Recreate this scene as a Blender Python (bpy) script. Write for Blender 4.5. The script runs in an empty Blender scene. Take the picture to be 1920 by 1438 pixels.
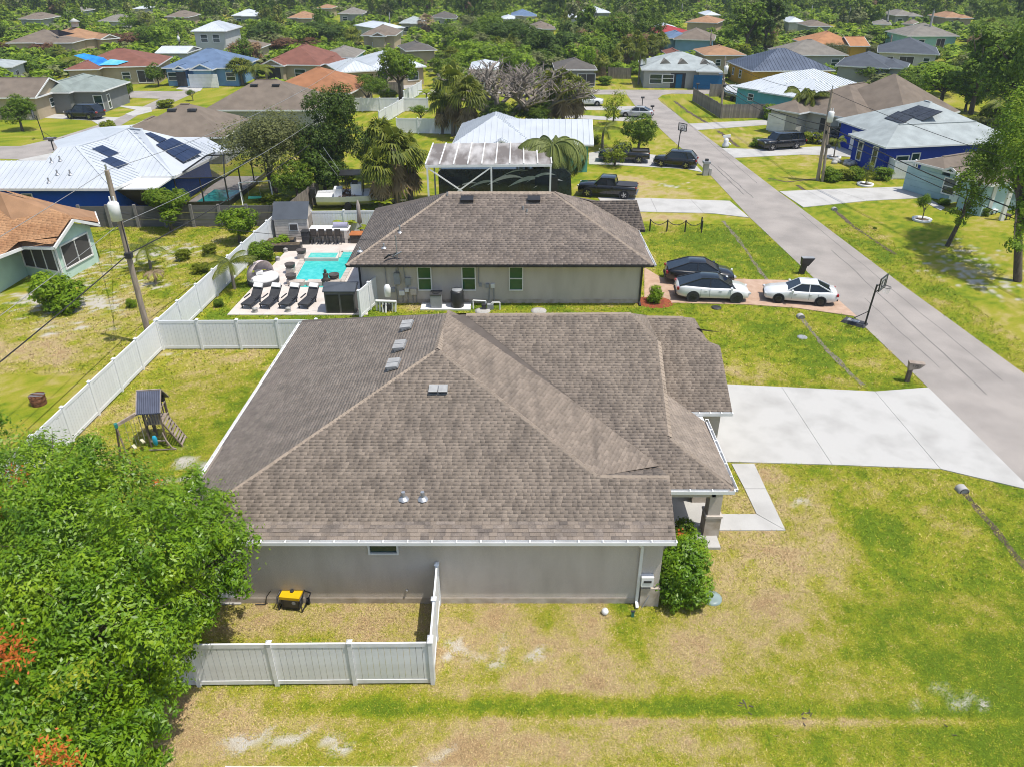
import bpy, math, random
import numpy as np
from mathutils import Vector, Matrix
R = math.radians
random.seed(7); rng = np.random.default_rng(11)
S = bpy.context.scene
col = S.collection
# ------------------------------------------------------------------ camera, sky, sun, exposure
CAMH, PITCH, FPX = 20.0, R(29.7), 1425.0            # drone height, downward pitch, focal length in photo pixels
cam = bpy.data.objects.new('camera', bpy.data.cameras.new('camera')); col.objects.link(cam)
cam.location = (0, 0, CAMH); cam.rotation_euler = (R(90) - PITCH, 0, 0)
cam.data.sensor_width = 36; cam.data.lens = FPX / 1920 * 36; cam.data.clip_end = 6000; S.camera = cam
SUN = Vector((.36, -.15, 1)).normalized()
W = bpy.data.worlds.new('World'); S.world = W; W.use_nodes = True
nt = W.node_tree; bg = nt.nodes['Background']
sky = nt.nodes.new('ShaderNodeTexSky'); sky.sky_type = 'NISHITA'; sky.sun_disc = False
sky.sun_elevation = math.asin(SUN.z); sky.sun_rotation = math.atan2(SUN.x, SUN.y)
sky.air_density = 1.0; sky.dust_density = 1.5; sky.ozone_density = 1.0
nt.links.new(sky.outputs[0], bg.inputs[0]); bg.inputs[1].default_value = .15
sl = bpy.data.lights.new('sun', 'SUN'); sl.energy = 4.0; sl.angle = R(.5); sl.color = (1, .955, .88)
so = bpy.data.objects.new('sun', sl); col.objects.link(so); so.rotation_euler = SUN.to_track_quat('Z', 'Y').to_euler(); so.location = (0, 0, 60)
S.view_settings.view_transform = 'Standard'; S.view_settings.look = 'None'; S.view_settings.gamma = 1
S.view_settings.exposure = 0.30; S.view_settings.use_curve_mapping = False
S.cycles.max_bounces = 6; S.cycles.transparent_max_bounces = 8; S.cycles.diffuse_bounces = 3; S.cycles.volume_bounces = 0; S.cycles.filter_width = 1.0

# ------------------------------------------------------------------ survey: a point of the plan from its bearing and height
_f = Vector((0, math.cos(PITCH), -math.sin(PITCH))); _u = Vector((0, math.sin(PITCH), math.cos(PITCH))); _r = Vector((1, 0, 0))
def ray(x, y): return (x - 960) / FPX * _r - (y - 719) / FPX * _u + _f
def P(x, y, z=0.0):
    d = ray(x, y); return Vector((0, 0, CAMH)) + d * ((z - CAMH) / d.z)
def hit(x, y, p0, n):
    d = ray(x, y); o = Vector((0, 0, CAMH)); n = Vector(n); return o + d * ((Vector(p0) - o).dot(n) / d.dot(n))
def proj(p):
    q = Vector(p) - Vector((0, 0, CAMH)); w = q.dot(_f); return (960 + FPX * q.dot(_r) / w, 719 - FPX * q.dot(_u) / w)
def rise(b, x, y):                                   # height of the point seen at x, y above base b
    d = ray(x, y); t = (b.x * d.x + b.y * d.y) / (d.x * d.x + d.y * d.y); return CAMH + d.z * t
def ppm(b, z=0): return FPX / (Vector((b[0], b[1], z)) - Vector((0, 0, CAMH))).dot(_f)   # photo pixels per metre there

# ------------------------------------------------------------------ objects
def tag(o, label=None, cat=None, group=None, kind=None):
    if label: o['label'] = label
    if cat: o['category'] = cat
    if group: o['group'] = group
    if kind: o['kind'] = kind
    return o
def empty(name, loc, rz=0, label=None, cat=None, group=None):
    o = bpy.data.objects.new(name, None); col.objects.link(o); o.location = loc; o.rotation_euler = (0, 0, rz); o.empty_display_size = .3
    return tag(o, label, cat, group)
def link(name, me, parent=None, loc=(0, 0, 0), rot=(0, 0, 0), sc=(1, 1, 1)):
    o = bpy.data.objects.new(name, me); col.objects.link(o); o.parent = parent; o.location = loc; o.rotation_euler = rot; o.scale = sc; return o
def copy_tree(o, parent=None, loc=None, rz=None, sc=None, label=None, group=None):
    c = o.copy(); col.objects.link(c); c.parent = parent
    if loc is not None: c.location = loc
    if rz is not None: c.rotation_euler = (0, 0, rz)
    if sc is not None: c.scale = sc
    if label: c['label'] = label
    if group: c['group'] = group
    for ch in o.children: copy_tree(ch, c)
    return c
class MB:
    def __init__(s): s.v = []; s.f = []; s.m = []; s.sm = []
    def poly(s, pts, mi=0, smooth=False):
        b = len(s.v); s.v += [tuple(p) for p in pts]; s.f.append(tuple(range(b, b + len(pts)))); s.m.append(mi); s.sm.append(smooth); return s
    def faces(s, pts, fs, mi=0, smooth=False):
        b = len(s.v); s.v += [tuple(p) for p in pts]
        for f in fs: s.f.append(tuple(b + i for i in f)); s.m.append(mi); s.sm.append(smooth)
        return s
    def box(s, c, d, rz=0, mi=0, rot=None):
        x, y, z = d[0] / 2, d[1] / 2, d[2] / 2
        m = rot if rot is not None else Matrix.Rotation(rz, 3, 'Z'); c = Vector(c)
        p = [c + m @ Vector((a * x, b * y, e * z)) for e in (-1, 1) for a, b in ((-1, -1), (1, -1), (1, 1), (-1, 1))]
        return s.faces(p, [(3, 2, 1, 0), (4, 5, 6, 7), (0, 1, 5, 4), (1, 2, 6, 5), (2, 3, 7, 6), (3, 0, 4, 7)], mi)
    def bar(s, a, b, w, t=None, mi=0, upv=(0, 0, 1)):          # square bar a to b
        a = Vector(a); b = Vector(b); d = b - a; L = d.length
        if L < 1e-6: return s
        d /= L; t = t or w; up = Vector(upv)
        if abs(d.dot(up)) > .98: up = Vector((0, 1, 0))
        x = d.cross(up).normalized(); y = x.cross(d)
        m = Matrix((x, d, y)).transposed()
        return s.box((a + b) / 2, (w, L, t), mi=mi, rot=m)
    def tube(s, pts, r, n=6, mi=0, cap=True):
        pts = [Vector(p) for p in pts]; k = len(pts); r = r if isinstance(r, (list, tuple)) else [r] * k; V = []
        for i, p in enumerate(pts):
            d = (pts[min(i + 1, k - 1)] - pts[max(i - 1, 0)]).normalized()
            up = Vector((0, 0, 1)) if abs(d.z) < .95 else Vector((1, 0, 0))
            x = d.cross(up).normalized(); y = d.cross(x)
            V += [p + r[i] * (math.cos(6.2832 * j / n) * x + math.sin(6.2832 * j / n) * y) for j in range(n)]
        F = [(i * n + j, i * n + (j + 1) % n, (i + 1) * n + (j + 1) % n, (i + 1) * n + j) for i in range(k - 1) for j in range(n)]
        s.faces(V, F, mi, True)
        if cap: s.poly(V[:n], mi); s.poly(V[-n:][::-1], mi)
        return s
    def lathe(s, prof, c=(0, 0, 0), n=12, mi=0, sx=1, sy=1):
        V = [(c[0] + r * sx * math.cos(6.2832 * j / n), c[1] + r * sy * math.sin(6.2832 * j / n), c[2] + z) for r, z in prof for j in range(n)]
        F = [(i * n + j, i * n + (j + 1) % n, (i + 1) * n + (j + 1) % n, (i + 1) * n + j) for i in range(len(prof) - 1) for j in range(n)]
        return s.faces(V, F, mi, True)
    def prism(s, poly, z0, z1, mi=0, mtop=None):               # plan polygon extruded
        n = len(poly); V = [(p[0], p[1], z0) for p in poly] + [(p[0], p[1], z1) for p in poly]
        ar = sum(poly[i][0] * poly[(i + 1) % n][1] - poly[(i + 1) % n][0] * poly[i][1] for i in range(n))
        o = 1 if ar > 0 else -1
        F = [(i, (i + 1) % n, n + (i + 1) % n, n + i)[::o] for i in range(n)]
        s.faces(V, F, mi); s.poly(V[n:][::o], mi if mtop is None else mtop); return s.poly(V[:n][::-o], mi)
    def build(s, name, mats, parent=None, loc=(0, 0, 0), rot=(0, 0, 0), **kw):
        return link(name, s.mesh(name, mats), parent, loc, rot) if not kw else tag(link(name, s.mesh(name, mats), parent, loc, rot), **kw)
    def mesh(s, name, mats):
        me = bpy.data.meshes.new(name); me.from_pydata(s.v, [], s.f)
        for m in (mats if isinstance(mats, (list, tuple)) else [mats]): me.materials.append(m)
        if any(s.m): me.polygons.foreach_set('material_index', s.m)
        if any(s.sm): me.polygons.foreach_set('use_smooth', s.sm)
        me.update(); return me
def npmesh(name, V, F, mats, k=4, cols=None, mi=None, smooth=False):   # V (n,3), F (m,k) numpy
    me = bpy.data.meshes.new(name); m = len(F)
    me.vertices.add(len(V)); me.vertices.foreach_set('co', np.ascontiguousarray(V, np.float32).ravel())
    me.loops.add(m * k); me.loops.foreach_set('vertex_index', np.ascontiguousarray(F, np.int32).ravel())
    me.polygons.add(m); me.polygons.foreach_set('loop_start', np.arange(0, m * k, k, dtype=np.int32))
    for mt in (mats if isinstance(mats, (list, tuple)) else [mats]): me.materials.append(mt)
    if mi is not None: me.polygons.foreach_set('material_index', mi.astype(np.int32))
    if smooth: me.polygons.foreach_set('use_smooth', np.ones(m, bool))
    me.update(calc_edges=True)
    if cols is not None:
        for nm, a in cols.items():
            if a.ndim == 1: at = me.attributes.new(nm, 'FLOAT', 'POINT'); at.data.foreach_set('value', a.astype(np.float32))
            else: at = me.attributes.new(nm, 'FLOAT_COLOR', 'POINT'); at.data.foreach_set('color', a.astype(np.float32).ravel())
    return me

# ------------------------------------------------------------------ materials
def hx(h):
    c = [int(h[i:i + 2], 16) / 255 for i in (0, 2, 4)]
    return tuple(x / 12.92 if x <= .04045 else ((x + .055) / 1.055) ** 2.4 for x in c)
def ph(h, k=1.4): return tuple(x / k for x in hx(h))            # reflectance of a surface that reads as h in full sun
MATS = {}
def mat(name, c, c2=None, sc=2.0, rough=.75, bump=0, bsc=30, metal=0, spec=.3, island=0, coat=0, det=4, stretch=None, fine=0, contrast=(.35, .65), world=False):
    if name in MATS: return MATS[name]
    m = bpy.data.materials.new(name); m.use_nodes = True; MATS[name] = m
    n = m.node_tree.nodes; L = m.node_tree.links; b = n['Principled BSDF']
    b.inputs['Roughness'].default_value = rough; b.inputs['Metallic'].default_value = metal; b.inputs['Specular IOR Level'].default_value = spec
    if coat: b.inputs['Coat Weight'].default_value = coat; b.inputs['Coat Roughness'].default_value = .05
    tc = n.new('ShaderNodeTexCoord'); vec = tc.outputs['Object']
    if world: vec = n.new('ShaderNodeNewGeometry').outputs['Position']
    if stretch:
        mp = n.new('ShaderNodeMapping'); mp.inputs['Scale'].default_value = stretch; L.new(vec, mp.inputs[0]); vec = mp.outputs[0]
    c2 = c2 or tuple(x * .8 for x in c)
    nz = n.new('ShaderNodeTexNoise'); nz.inputs['Scale'].default_value = sc; nz.inputs['Detail'].default_value = det; L.new(vec, nz.inputs[0])
    mr = n.new('ShaderNodeMapRange'); mr.inputs[1].default_value = contrast[0]; mr.inputs[2].default_value = contrast[1]; L.new(nz.outputs[0], mr.inputs[0])
    mx = n.new('ShaderNodeMix'); mx.data_type = 'RGBA'; mx.inputs[6].default_value = (*c, 1); mx.inputs[7].default_value = (*c2, 1); L.new(mr.outputs[0], mx.inputs[0])
    out = mx.outputs[2]
    if island:                                                  # each loose piece its own tone
        ge = n.new('ShaderNodeNewGeometry'); oi = n.new('ShaderNodeObjectInfo'); ad = n.new('ShaderNodeMath'); ad.operation = 'ADD'
        fr = n.new('ShaderNodeMath'); fr.operation = 'FRACT'; L.new(ge.outputs['Random Per Island'], ad.inputs[0]); L.new(oi.outputs['Random'], ad.inputs[1]); L.new(ad.outputs[0], fr.inputs[0])
        hs = n.new('ShaderNodeHueSaturation'); m2 = n.new('ShaderNodeMapRange'); m2.inputs[3].default_value = 1 - island; m2.inputs[4].default_value = 1 + island
        L.new(fr.outputs[0], m2.inputs[0]); L.new(m2.outputs[0], hs.inputs['Value']); L.new(out, hs.inputs['Color']); out = hs.outputs[0]
    if fine:
        n2 = n.new('ShaderNodeTexNoise'); n2.inputs['Scale'].default_value = 45; n2.inputs['Detail'].default_value = 2; L.new(tc.outputs['Object'], n2.inputs[0])
        h2 = n.new('ShaderNodeHueSaturation'); m3 = n.new('ShaderNodeMapRange'); m3.inputs[1].default_value = .3; m3.inputs[2].default_value = .7; m3.inputs[3].default_value = 1 - fine; m3.inputs[4].default_value = 1 + fine
        L.new(n2.outputs[0], m3.inputs[0]); L.new(m3.outputs[0], h2.inputs['Value']); L.new(out, h2.inputs['Color']); out = h2.outputs[0]
    L.new(out, b.inputs['Base Color'])
    if bump:
        n3 = n.new('ShaderNodeTexNoise'); n3.inputs['Scale'].default_value = bsc; n3.inputs['Detail'].default_value = 3; L.new(vec, n3.inputs[0])
        bp = n.new('ShaderNodeBump'); bp.inputs['Strength'].default_value = bump; bp.inputs['Distance'].default_value = .03; L.new(n3.outputs[0], bp.inputs['Height']); L.new(bp.outputs[0], b.inputs['Normal'])
    return m
def leafmat(name, ramp, transl=.35, rough=.55, spec=.25, nsc=.5, isl=.45, rnd=1):
    m = bpy.data.materials.new(name); m.use_nodes = True; n = m.node_tree.nodes; L = m.node_tree.links; b = n['Principled BSDF']
    b.inputs['Roughness'].default_value = rough; b.inputs['Specular IOR Level'].default_value = spec
    ge = n.new('ShaderNodeNewGeometry'); oi = n.new('ShaderNodeObjectInfo')
    tc = n.new('ShaderNodeTexCoord'); nz = n.new('ShaderNodeTexNoise'); nz.inputs['Scale'].default_value = nsc; nz.inputs['Detail'].default_value = 2; L.new(tc.outputs['Object'], nz.inputs[0])
    a = n.new('ShaderNodeMath'); a.operation = 'MULTIPLY_ADD'; a.inputs[1].default_value = isl; L.new(ge.outputs['Random Per Island'], a.inputs[0])
    a2 = n.new('ShaderNodeMath'); a2.operation = 'MULTIPLY_ADD'; a2.inputs[1].default_value = 1.3; a2.inputs[2].default_value = -.38; L.new(nz.outputs[0], a2.inputs[0]); L.new(a2.outputs[0], a.inputs[2])
    cr = n.new('ShaderNodeValToRGB'); e = cr.color_ramp.elements
    while len(e) < len(ramp): e.new(.5)
    for i, c in enumerate(ramp): e[i].position = i / (len(ramp) - 1); e[i].color = (*c, 1)
    L.new(a.outputs[0], cr.inputs[0])
    hs = n.new('ShaderNodeHueSaturation'); mr = n.new('ShaderNodeMapRange'); mr.inputs[3].default_value = 1 - .2 * rnd; mr.inputs[4].default_value = 1 + .25 * rnd; L.new(oi.outputs['Random'], mr.inputs[0])
    L.new(mr.outputs[0], hs.inputs['Value']); L.new(cr.outputs[0], hs.inputs['Color']); L.new(hs.outputs[0], b.inputs['Base Color'])
    tr = n.new('ShaderNodeBsdfTranslucent'); L.new(hs.outputs[0], tr.inputs[0])
    ms = n.new('ShaderNodeMixShader'); ms.inputs[0].default_value = transl; L.new(b.outputs[0], ms.inputs[1]); L.new(tr.outputs[0], ms.inputs[2]); L.new(ms.outputs[0], n['Material Output'].inputs[0])
    return m
def glass(name, c=(.02, .03, .03), rough=.06):
    return mat(name, c, tuple(x * 1.5 for x in c), sc=.6, rough=rough, spec=.6)
m_white = mat('white_paint', (.74, .74, .73), (.66, .66, .64), sc=1.5, rough=.45)
m_vinyl = mat('white_vinyl', (.74, .755, .77), (.66, .67, .67), sc=.8, rough=.4, island=.03)
m_vinyl_dirty = mat('weathered_vinyl', (.74, .74, .73), (.52, .50, .45), sc=1.3, rough=.5, island=.035, contrast=(.42, .8))
m_conc = mat('concrete', (.43, .42, .395), (.28, .27, .25), sc=.6, rough=.85, bump=.15, bsc=60, fine=.07, det=10, contrast=(.46, .9))
m_conc2 = mat('old_concrete', (.42, .40, .375), (.34, .33, .31), sc=.5, rough=.85, bump=.15, fine=.07, det=8)
m_asph = mat('asphalt', (.33, .298, .268), (.25, .227, .205), sc=.4, rough=.9, bump=.3, bsc=80, fine=.2, det=8)
m_paver = mat('tan_pavers', ph('d0b29a'), ph('bf9f86'), sc=2, rough=.85, bump=.1, fine=.1)
m_deck = mat('travertine', (.60, .55, .50), (.50, .44, .39), sc=1.2, rough=.7, fine=.1, det=8, contrast=(.3, .7))
m_soil = mat('dark_soil', (.06, .045, .03), (.13, .10, .06), sc=3, rough=.95, bump=.4, fine=.3)
m_sand = mat('pale_sand', (.55, .52, .47), (.42, .39, .33), sc=3, rough=.95, bump=.4, fine=.12)
m_stucco = mat('grey_stucco', (.55, .495, .435), (.455, .405, .35), sc=1.0, rough=.95, bump=.6, bsc=45, fine=.06, det=8, stretch=(1.6, 1.6, .45), contrast=(.4, .8))
m_stucco_d = mat('grey_stucco_base', (.52, .46, .39), (.36, .30, .23), sc=2.2, rough=.95, bump=.35, bsc=60)
m_black = mat('black_metal', (.015, .015, .017), (.03, .03, .03), rough=.4, spec=.5)
m_dark = mat('dark_plastic', (.03, .03, .035), (.05, .05, .05), rough=.6)
m_vent = mat('pale_vent_paint', (.34, .34, .33), (.27, .27, .26), sc=4, rough=.65)
m_galv = mat('galvanised_metal', (.45, .46, .47), (.35, .36, .37), sc=4, rough=.4, metal=.6)
m_grey = mat('grey_plastic', (.3, .31, .32), (.24, .25, .26), rough=.6)
m_wood = mat('weathered_wood', (.22, .17, .13), (.12, .09, .07), sc=3, rough=.9, stretch=(6, 6, .8), bump=.3, island=.18)
m_wood_l = mat('pale_weathered_wood', (.36, .30, .25), (.24, .19, .15), sc=3, rough=.9, bump=.3, island=.18)
m_polew = mat('pole_wood', (.38, .31, .24), (.24, .19, .145), sc=2, rough=.95, stretch=(8, 8, .6), bump=.4)
m_fencew = mat('grey_fence_wood', (.25, .215, .185), (.17, .145, .125), sc=2, rough=.95, stretch=(3, 3, .6), island=.22)
m_rubber = mat('tyre_rubber', (.018, .018, .019), rough=.85)
m_chrome = mat('alloy', (.5, .5, .52), rough=.25, metal=.9)
m_glass = glass('window_glass', (.015, .035, .03))
m_cglass = glass('car_glass', (.012, .016, .02), .03)
m_screen = mat('dark_screen', (.05, .045, .045), (.075, .07, .065), sc=.5, rough=.8)
m_orange = mat('orange_top', ph('c87a45'), rough=.6)
m_red = mat('red_lens', (.35, .01, .012), rough=.15, spec=.6)
m_lens = mat('clear_lens', (.6, .6, .6), rough=.1, spec=.7)
m_shing = mat('brown_shingle', (.226, .184, .147), (.126, .104, .086), sc=2.4, rough=.95, bump=.5, bsc=90, island=.15, fine=.16, det=9, stretch=(1, .22, 1), contrast=(.42, .80), world=True)
m_shing_deck = mat('shingle_underlay', (.12, .10, .085), rough=.95)
m_shing_dk = mat('dark_brown_shingle', (.205, .17, .14), (.125, .105, .09), sc=2.4, rough=.95, bump=.5, island=.15, fine=.16, world=True); m_shing_lt = mat('pale_brown_shingle', (.238, .197, .162), (.14, .117, .1), sc=2.4, rough=.95, bump=.5, island=.15, fine=.16, world=True)
m_shing_l = mat('sun_offset_shingle', (.295, .242, .195), (.225, .185, .15), sc=1.7, rough=.95, bump=.5, bsc=90, island=.12, fine=.16, det=9, world=True)  # paler shingle copy; its colour makes up for sunlight the left slope misses
m_cap = mat('tan_ridge_cap', (.31, .25, .195), (.235, .19, .15), sc=1.5, rough=.95, bump=.4, bsc=80, island=.1, fine=.1)
m_shingB = mat('tan_brown_shingle', (.225, .183, .15), (.16, .132, .112), sc=1.2, rough=.95, bump=.3, island=.2, fine=.14, det=9, world=True)
m_bark = mat('bark', (.13, .105, .08), (.075, .06, .045), sc=3, rough=.95, stretch=(4, 4, 1), bump=.5)
m_barkp = mat('palm_bark', (.22, .19, .16), (.15, .13, .11), sc=5, rough=.95, bump=.4)
# ------------------------------------------------------------------ ground, lawns, streets, drives
def vnoise(x, y, s, seed=0):
    x = x * s + seed * 17.31; y = y * s + seed * 9.77; i = np.floor(x); j = np.floor(y); fx = x - i; fy = y - j
    fx = fx * fx * (3 - 2 * fx); fy = fy * fy * (3 - 2 * fy)
    h = lambda a, b: np.modf(np.abs(np.sin(a * 127.1 + b * 311.7 + seed) * 43758.5453))[0]
    return (h(i, j) * (1 - fx) + h(i + 1, j) * fx) * (1 - fy) + (h(i, j + 1) * (1 - fx) + h(i + 1, j + 1) * fx) * fy
def fbm(x, y, s, o=4, seed=0): return sum(vnoise(x, y, s * 2 ** k, seed + k) * .5 ** k for k in range(o)) / sum(.5 ** k for k in range(o))
DRY = [(1000, 1190, 5.0, 3.0, .34), (590, 1160, 3.6, 1.6, .5), (1150, 1230, 5, 2.4, .16), (1450, 960, 2.2, 3.0, .36), (1400, 1100, 3.5, 3, .34), (1480, 1180, 3, 2.5, .16),
       (420, 1330, 3, 1.0, .5), (350, 1400, 2, 1.2, .4), (1250, 1400, 5, .8, .35), (800, 1400, 4, 1, .15), (1000, 1300, 4, .6, .4), (1350, 690, 3, 1.2, .5), (1850, 1180, 3, 6, -.16), (1700, 1050, 2.5, 5, -.12),
       (1400, 1337, 9, .36, -.38), (1100, 1312, 6, .28, -.35), (1750, 1380, 5, .8, -.3), (750, 1325, 4, .25, -.4), (1500, 1352, 9, .16, .6), (1180, 1160, .7, 1.6, -.6), (560, 690, 4, 3, .05), (400, 700, 4, 5, .10), (250, 820, 3, 3, .12), (120, 690, 6, 5, .22), (60, 640, 4, 4, .2),
       (150, 560, 6, 5, .12), (350, 560, 3, 4, .12), (1500, 640, 6, 4, -.2), (900, 578, 12, 1.0, -.25), (770, 578, 1.5, 1, .6), (1400, 460, 7, 5, -.25), (1250, 408, 4, 1.2, .6), (1180, 350, 3, 4, .55), (1260, 365, 3, 2, .25),
       (1680, 430, 6, 6, -.05), (1620, 410, 2, 2, .15), (1510, 300, 3, 3, .3), (1400, 260, 5, 3, .2), (1290, 250, 2, 2, .3), (520, 600, 6, 1.2, -.3), (450, 560, 2, 4, -.2), (1180, 160, 14, 4, .1), (120, 250, 12, 6, -.1), (1880, 400, 5, 4, .1),
       (980, 1415, 3, .7, .3), (1600, 1420, 3, .6, -.1)]
SAND = [(450, 1372, .8, .35, 1.1), (545, 1368, .7, .4, 1.0), (650, 1385, .5, .3, .9), (800, 1380, .6, .25, .6), (690, 1415, .5, .25, .6), (70, 560, 3.2, 2.0, .8), (130, 520, 2.5, 2, .5), (170, 575, 2.5, 1.3, .8), (250, 490, 3, 1.8, .75), (330, 470, 3, 1.6, .5),
        (290, 530, 2, 1.2, .5), (120, 615, 2.2, .8, .7), (385, 862, 1.0, .7, .9), (350, 900, .9, .8, .6), (540, 672, 1.2, .5, .6), (960, 1200, 1.2, .4, .55), (880, 1225, 1.2, .5, .5), (1490, 930, 1.3, .9, .4), (1780, 1290, 1.5, .5, .45), (1830, 500, 2.5, 3, .55), (1800, 470, 2, 2, .4),
        (600, 620, .1, .1, 0), (1250, 350, 2, .8, .35), (1500, 290, 2, 1, .3), (130, 180, 1, 1, 0), (1880, 540, 2, 1.5, .45), (310, 660, .8, .3, .7)]
_b = lambda L: [(*P(a, b).xy, rx, ry, v) for a, b, rx, ry, v in L]
DRYW, SANDW = _b(DRY), _b(SAND)
def masks(x, y):
    d = np.full(x.shape, .285); s = np.zeros(x.shape)
    wx = x + 2.4 * (fbm(x, y, .35, 3, 5) - .5); wy = y + 2.4 * (fbm(x, y, .35, 3, 9) - .5)
    dx_, dy_ = wx - x, wy - y
    for cx, cy, rx, ry, v in DRYW: k = min(1, min(rx, ry) / 2.2); d += v * np.exp(-((x + dx_ * k - cx) / rx) ** 2 - ((y + dy_ * k - cy) / ry) ** 2)
    for cx, cy, rx, ry, v in SANDW: s += v * np.exp(-((wx - cx) / rx) ** 2 - ((wy - cy) / ry) ** 2)
    d += .75 * (fbm(x, y, .6, 5, 1) - .5) + .65 * (fbm(x, y, 1.9, 4, 3) - .5) + .2 * (fbm(x, y, .12, 2, 4) - .5) + .45 * (fbm(x, y, 4.6, 3, 8) - .5)
    s = np.clip((s + 2.2 * (fbm(x, y, 2.6, 4, 2) - .5) - .5) * 3.0, 0, 1) * (s > .04)
    return np.clip(d, 0, 1), s
RAMP = np.array([(.105, .165, .010), (.195, .235, .013), (.275, .262, .028), (.35, .295, .09), (.41, .315, .16), (.34, .235, .12)])
def ramp(d):
    t = np.clip(d, 0, 1) * (len(RAMP) - 1); i = np.minimum(t.astype(int), len(RAMP) - 2); f = (t - i)[..., None]
    return RAMP[i] * (1 - f) + RAMP[i + 1] * f
def axis(a, b, st, far0, far1):
    v = list(np.arange(a, b + .01, st)); g = st; x = v[-1]
    while x < far1: g *= 1.045; x += g; v.append(x)
    g = st; x = v[0]
    while x > far0: g *= 1.06; x -= g; v.insert(0, x)
    return np.array(v)
m_grass = bpy.data.materials.new('lawn_grass'); m_grass.use_nodes = True
def _grassmat():
    n = m_grass.node_tree.nodes; L = m_grass.node_tree.links; b = n['Principled BSDF']; b.inputs['Roughness'].default_value = .9; b.inputs['Specular IOR Level'].default_value = .1
    at = n.new('ShaderNodeAttribute'); at.attribute_name = 'dry'; a2 = n.new('ShaderNodeAttribute'); a2.attribute_name = 'sand'
    ge = n.new('ShaderNodeNewGeometry'); acc = at.outputs['Fac']
    for sc, k in ((5, .25), (22, .3)):
        z = n.new('ShaderNodeTexNoise'); z.inputs['Scale'].default_value = sc; z.inputs['Detail'].default_value = 4; L.new(ge.outputs['Position'], z.inputs[0])
        s = n.new('ShaderNodeMath'); s.operation = 'SUBTRACT'; s.inputs[1].default_value = .5; L.new(z.outputs[0], s.inputs[0])
        m = n.new('ShaderNodeMath'); m.operation = 'MULTIPLY_ADD'; m.inputs[1].default_value = k; L.new(s.outputs[0], m.inputs[0]); L.new(acc, m.inputs[2]); acc = m.outputs[0]
    cr = n.new('ShaderNodeValToRGB'); e = cr.color_ramp.elements
    while len(e) < len(RAMP): e.new(.5)
    for i, c in enumerate(RAMP): e[i].position = i / (len(RAMP) - 1); e[i].color = (*[x * .95 for x in c], 1)
    L.new(acc, cr.inputs[0])
    mx = n.new('ShaderNodeMix'); mx.data_type = 'RGBA'; mx.inputs[7].default_value = (.43, .40, .345, 1); L.new(a2.outputs['Fac'], mx.inputs[0]); L.new(cr.outputs[0], mx.inputs[6])
    z2 = n.new('ShaderNodeTexNoise'); z2.inputs['Scale'].default_value = 30; z2.inputs['Detail'].default_value = 3; L.new(ge.outputs['Position'], z2.inputs[0])
    hs = n.new('ShaderNodeHueSaturation'); mr = n.new('ShaderNodeMapRange'); mr.inputs[1].default_value = .3; mr.inputs[2].default_value = .7; mr.inputs[3].default_value = .6; mr.inputs[4].default_value = 1.35
    L.new(z2.outputs[0], mr.inputs[0]); L.new(mr.outputs[0], hs.inputs['Value']); L.new(mx.outputs[2], hs.inputs['Color']); L.new(hs.outputs[0], b.inputs['Base Color'])
    bp = n.new('ShaderNodeBump'); bp.inputs['Strength'].default_value = .6; bp.inputs['Distance'].default_value = .05; L.new(z2.outputs[0], bp.inputs['Height']); L.new(bp.outputs[0], b.inputs['Normal'])
_grassmat()
gx = axis(-36, 38, .3, -2500, 2500); gy = axis(6, 84, .3, -400, 3500)
X, Y = np.meshgrid(gx, gy); xs, ys = X.ravel(), Y.ravel()
gd, gs = masks(xs, ys)
nx, ny = len(gx), len(gy); ii = np.arange(nx * ny).reshape(ny, nx)
gF = np.stack([ii[:-1, :-1], ii[:-1, 1:], ii[1:, 1:], ii[1:, :-1]], -1).reshape(-1, 4)
link('ground', npmesh('ground', np.stack([xs, ys, 0 * xs], 1), gF, m_grass, cols={'dry': gd, 'sand': gs}))['kind'] = 'structure'

PAVED = []                                             # plan polygons kept free of grass
def P2(pts): return [P(a, b).xy for a, b in pts]
def sheet(name, pts, m, z=.02, kind='structure', world=False, **kw):
    w = pts if world else P2(pts); PAVED.append([tuple(p) for p in w]); mb = MB(); c = sum((Vector((p[0], p[1])) for p in w), Vector((0, 0))) / len(w)
    mb.prism([(p[0] - c.x, p[1] - c.y) for p in w], -.1, z); return mb.build(name, m, loc=(c.x, c.y, 0), kind=kind, **kw)
def slabs(name, quads, m, z, gap=.03, world=False):   # a drive of separate slabs with open joints
    allp = [Vector(p) for q in quads for p in (q if world else P2(q))]; c = sum(allp, Vector((0, 0))) / len(allp)
    base = None
    for q in quads:
        w = [Vector(p) for p in (q if world else P2(q))]; PAVED.append([tuple(p) for p in w]); k = sum(w, Vector((0, 0))) / len(w)
        w = [p + (k - p).normalized() * gap * .5 for p in w]
        if base is None: base = MB().prism([(p.x - c.x + .02, p.y - c.y) for p in [k + (x - k) * .98 for x in w]], -.1, z - .03).build(name, m_soil, loc=(c.x, c.y, 0), kind='structure')
        MB().prism([(p.x - c.x, p.y - c.y) for p in w], -.1, z).build('slab', m, base)
    return base
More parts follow.
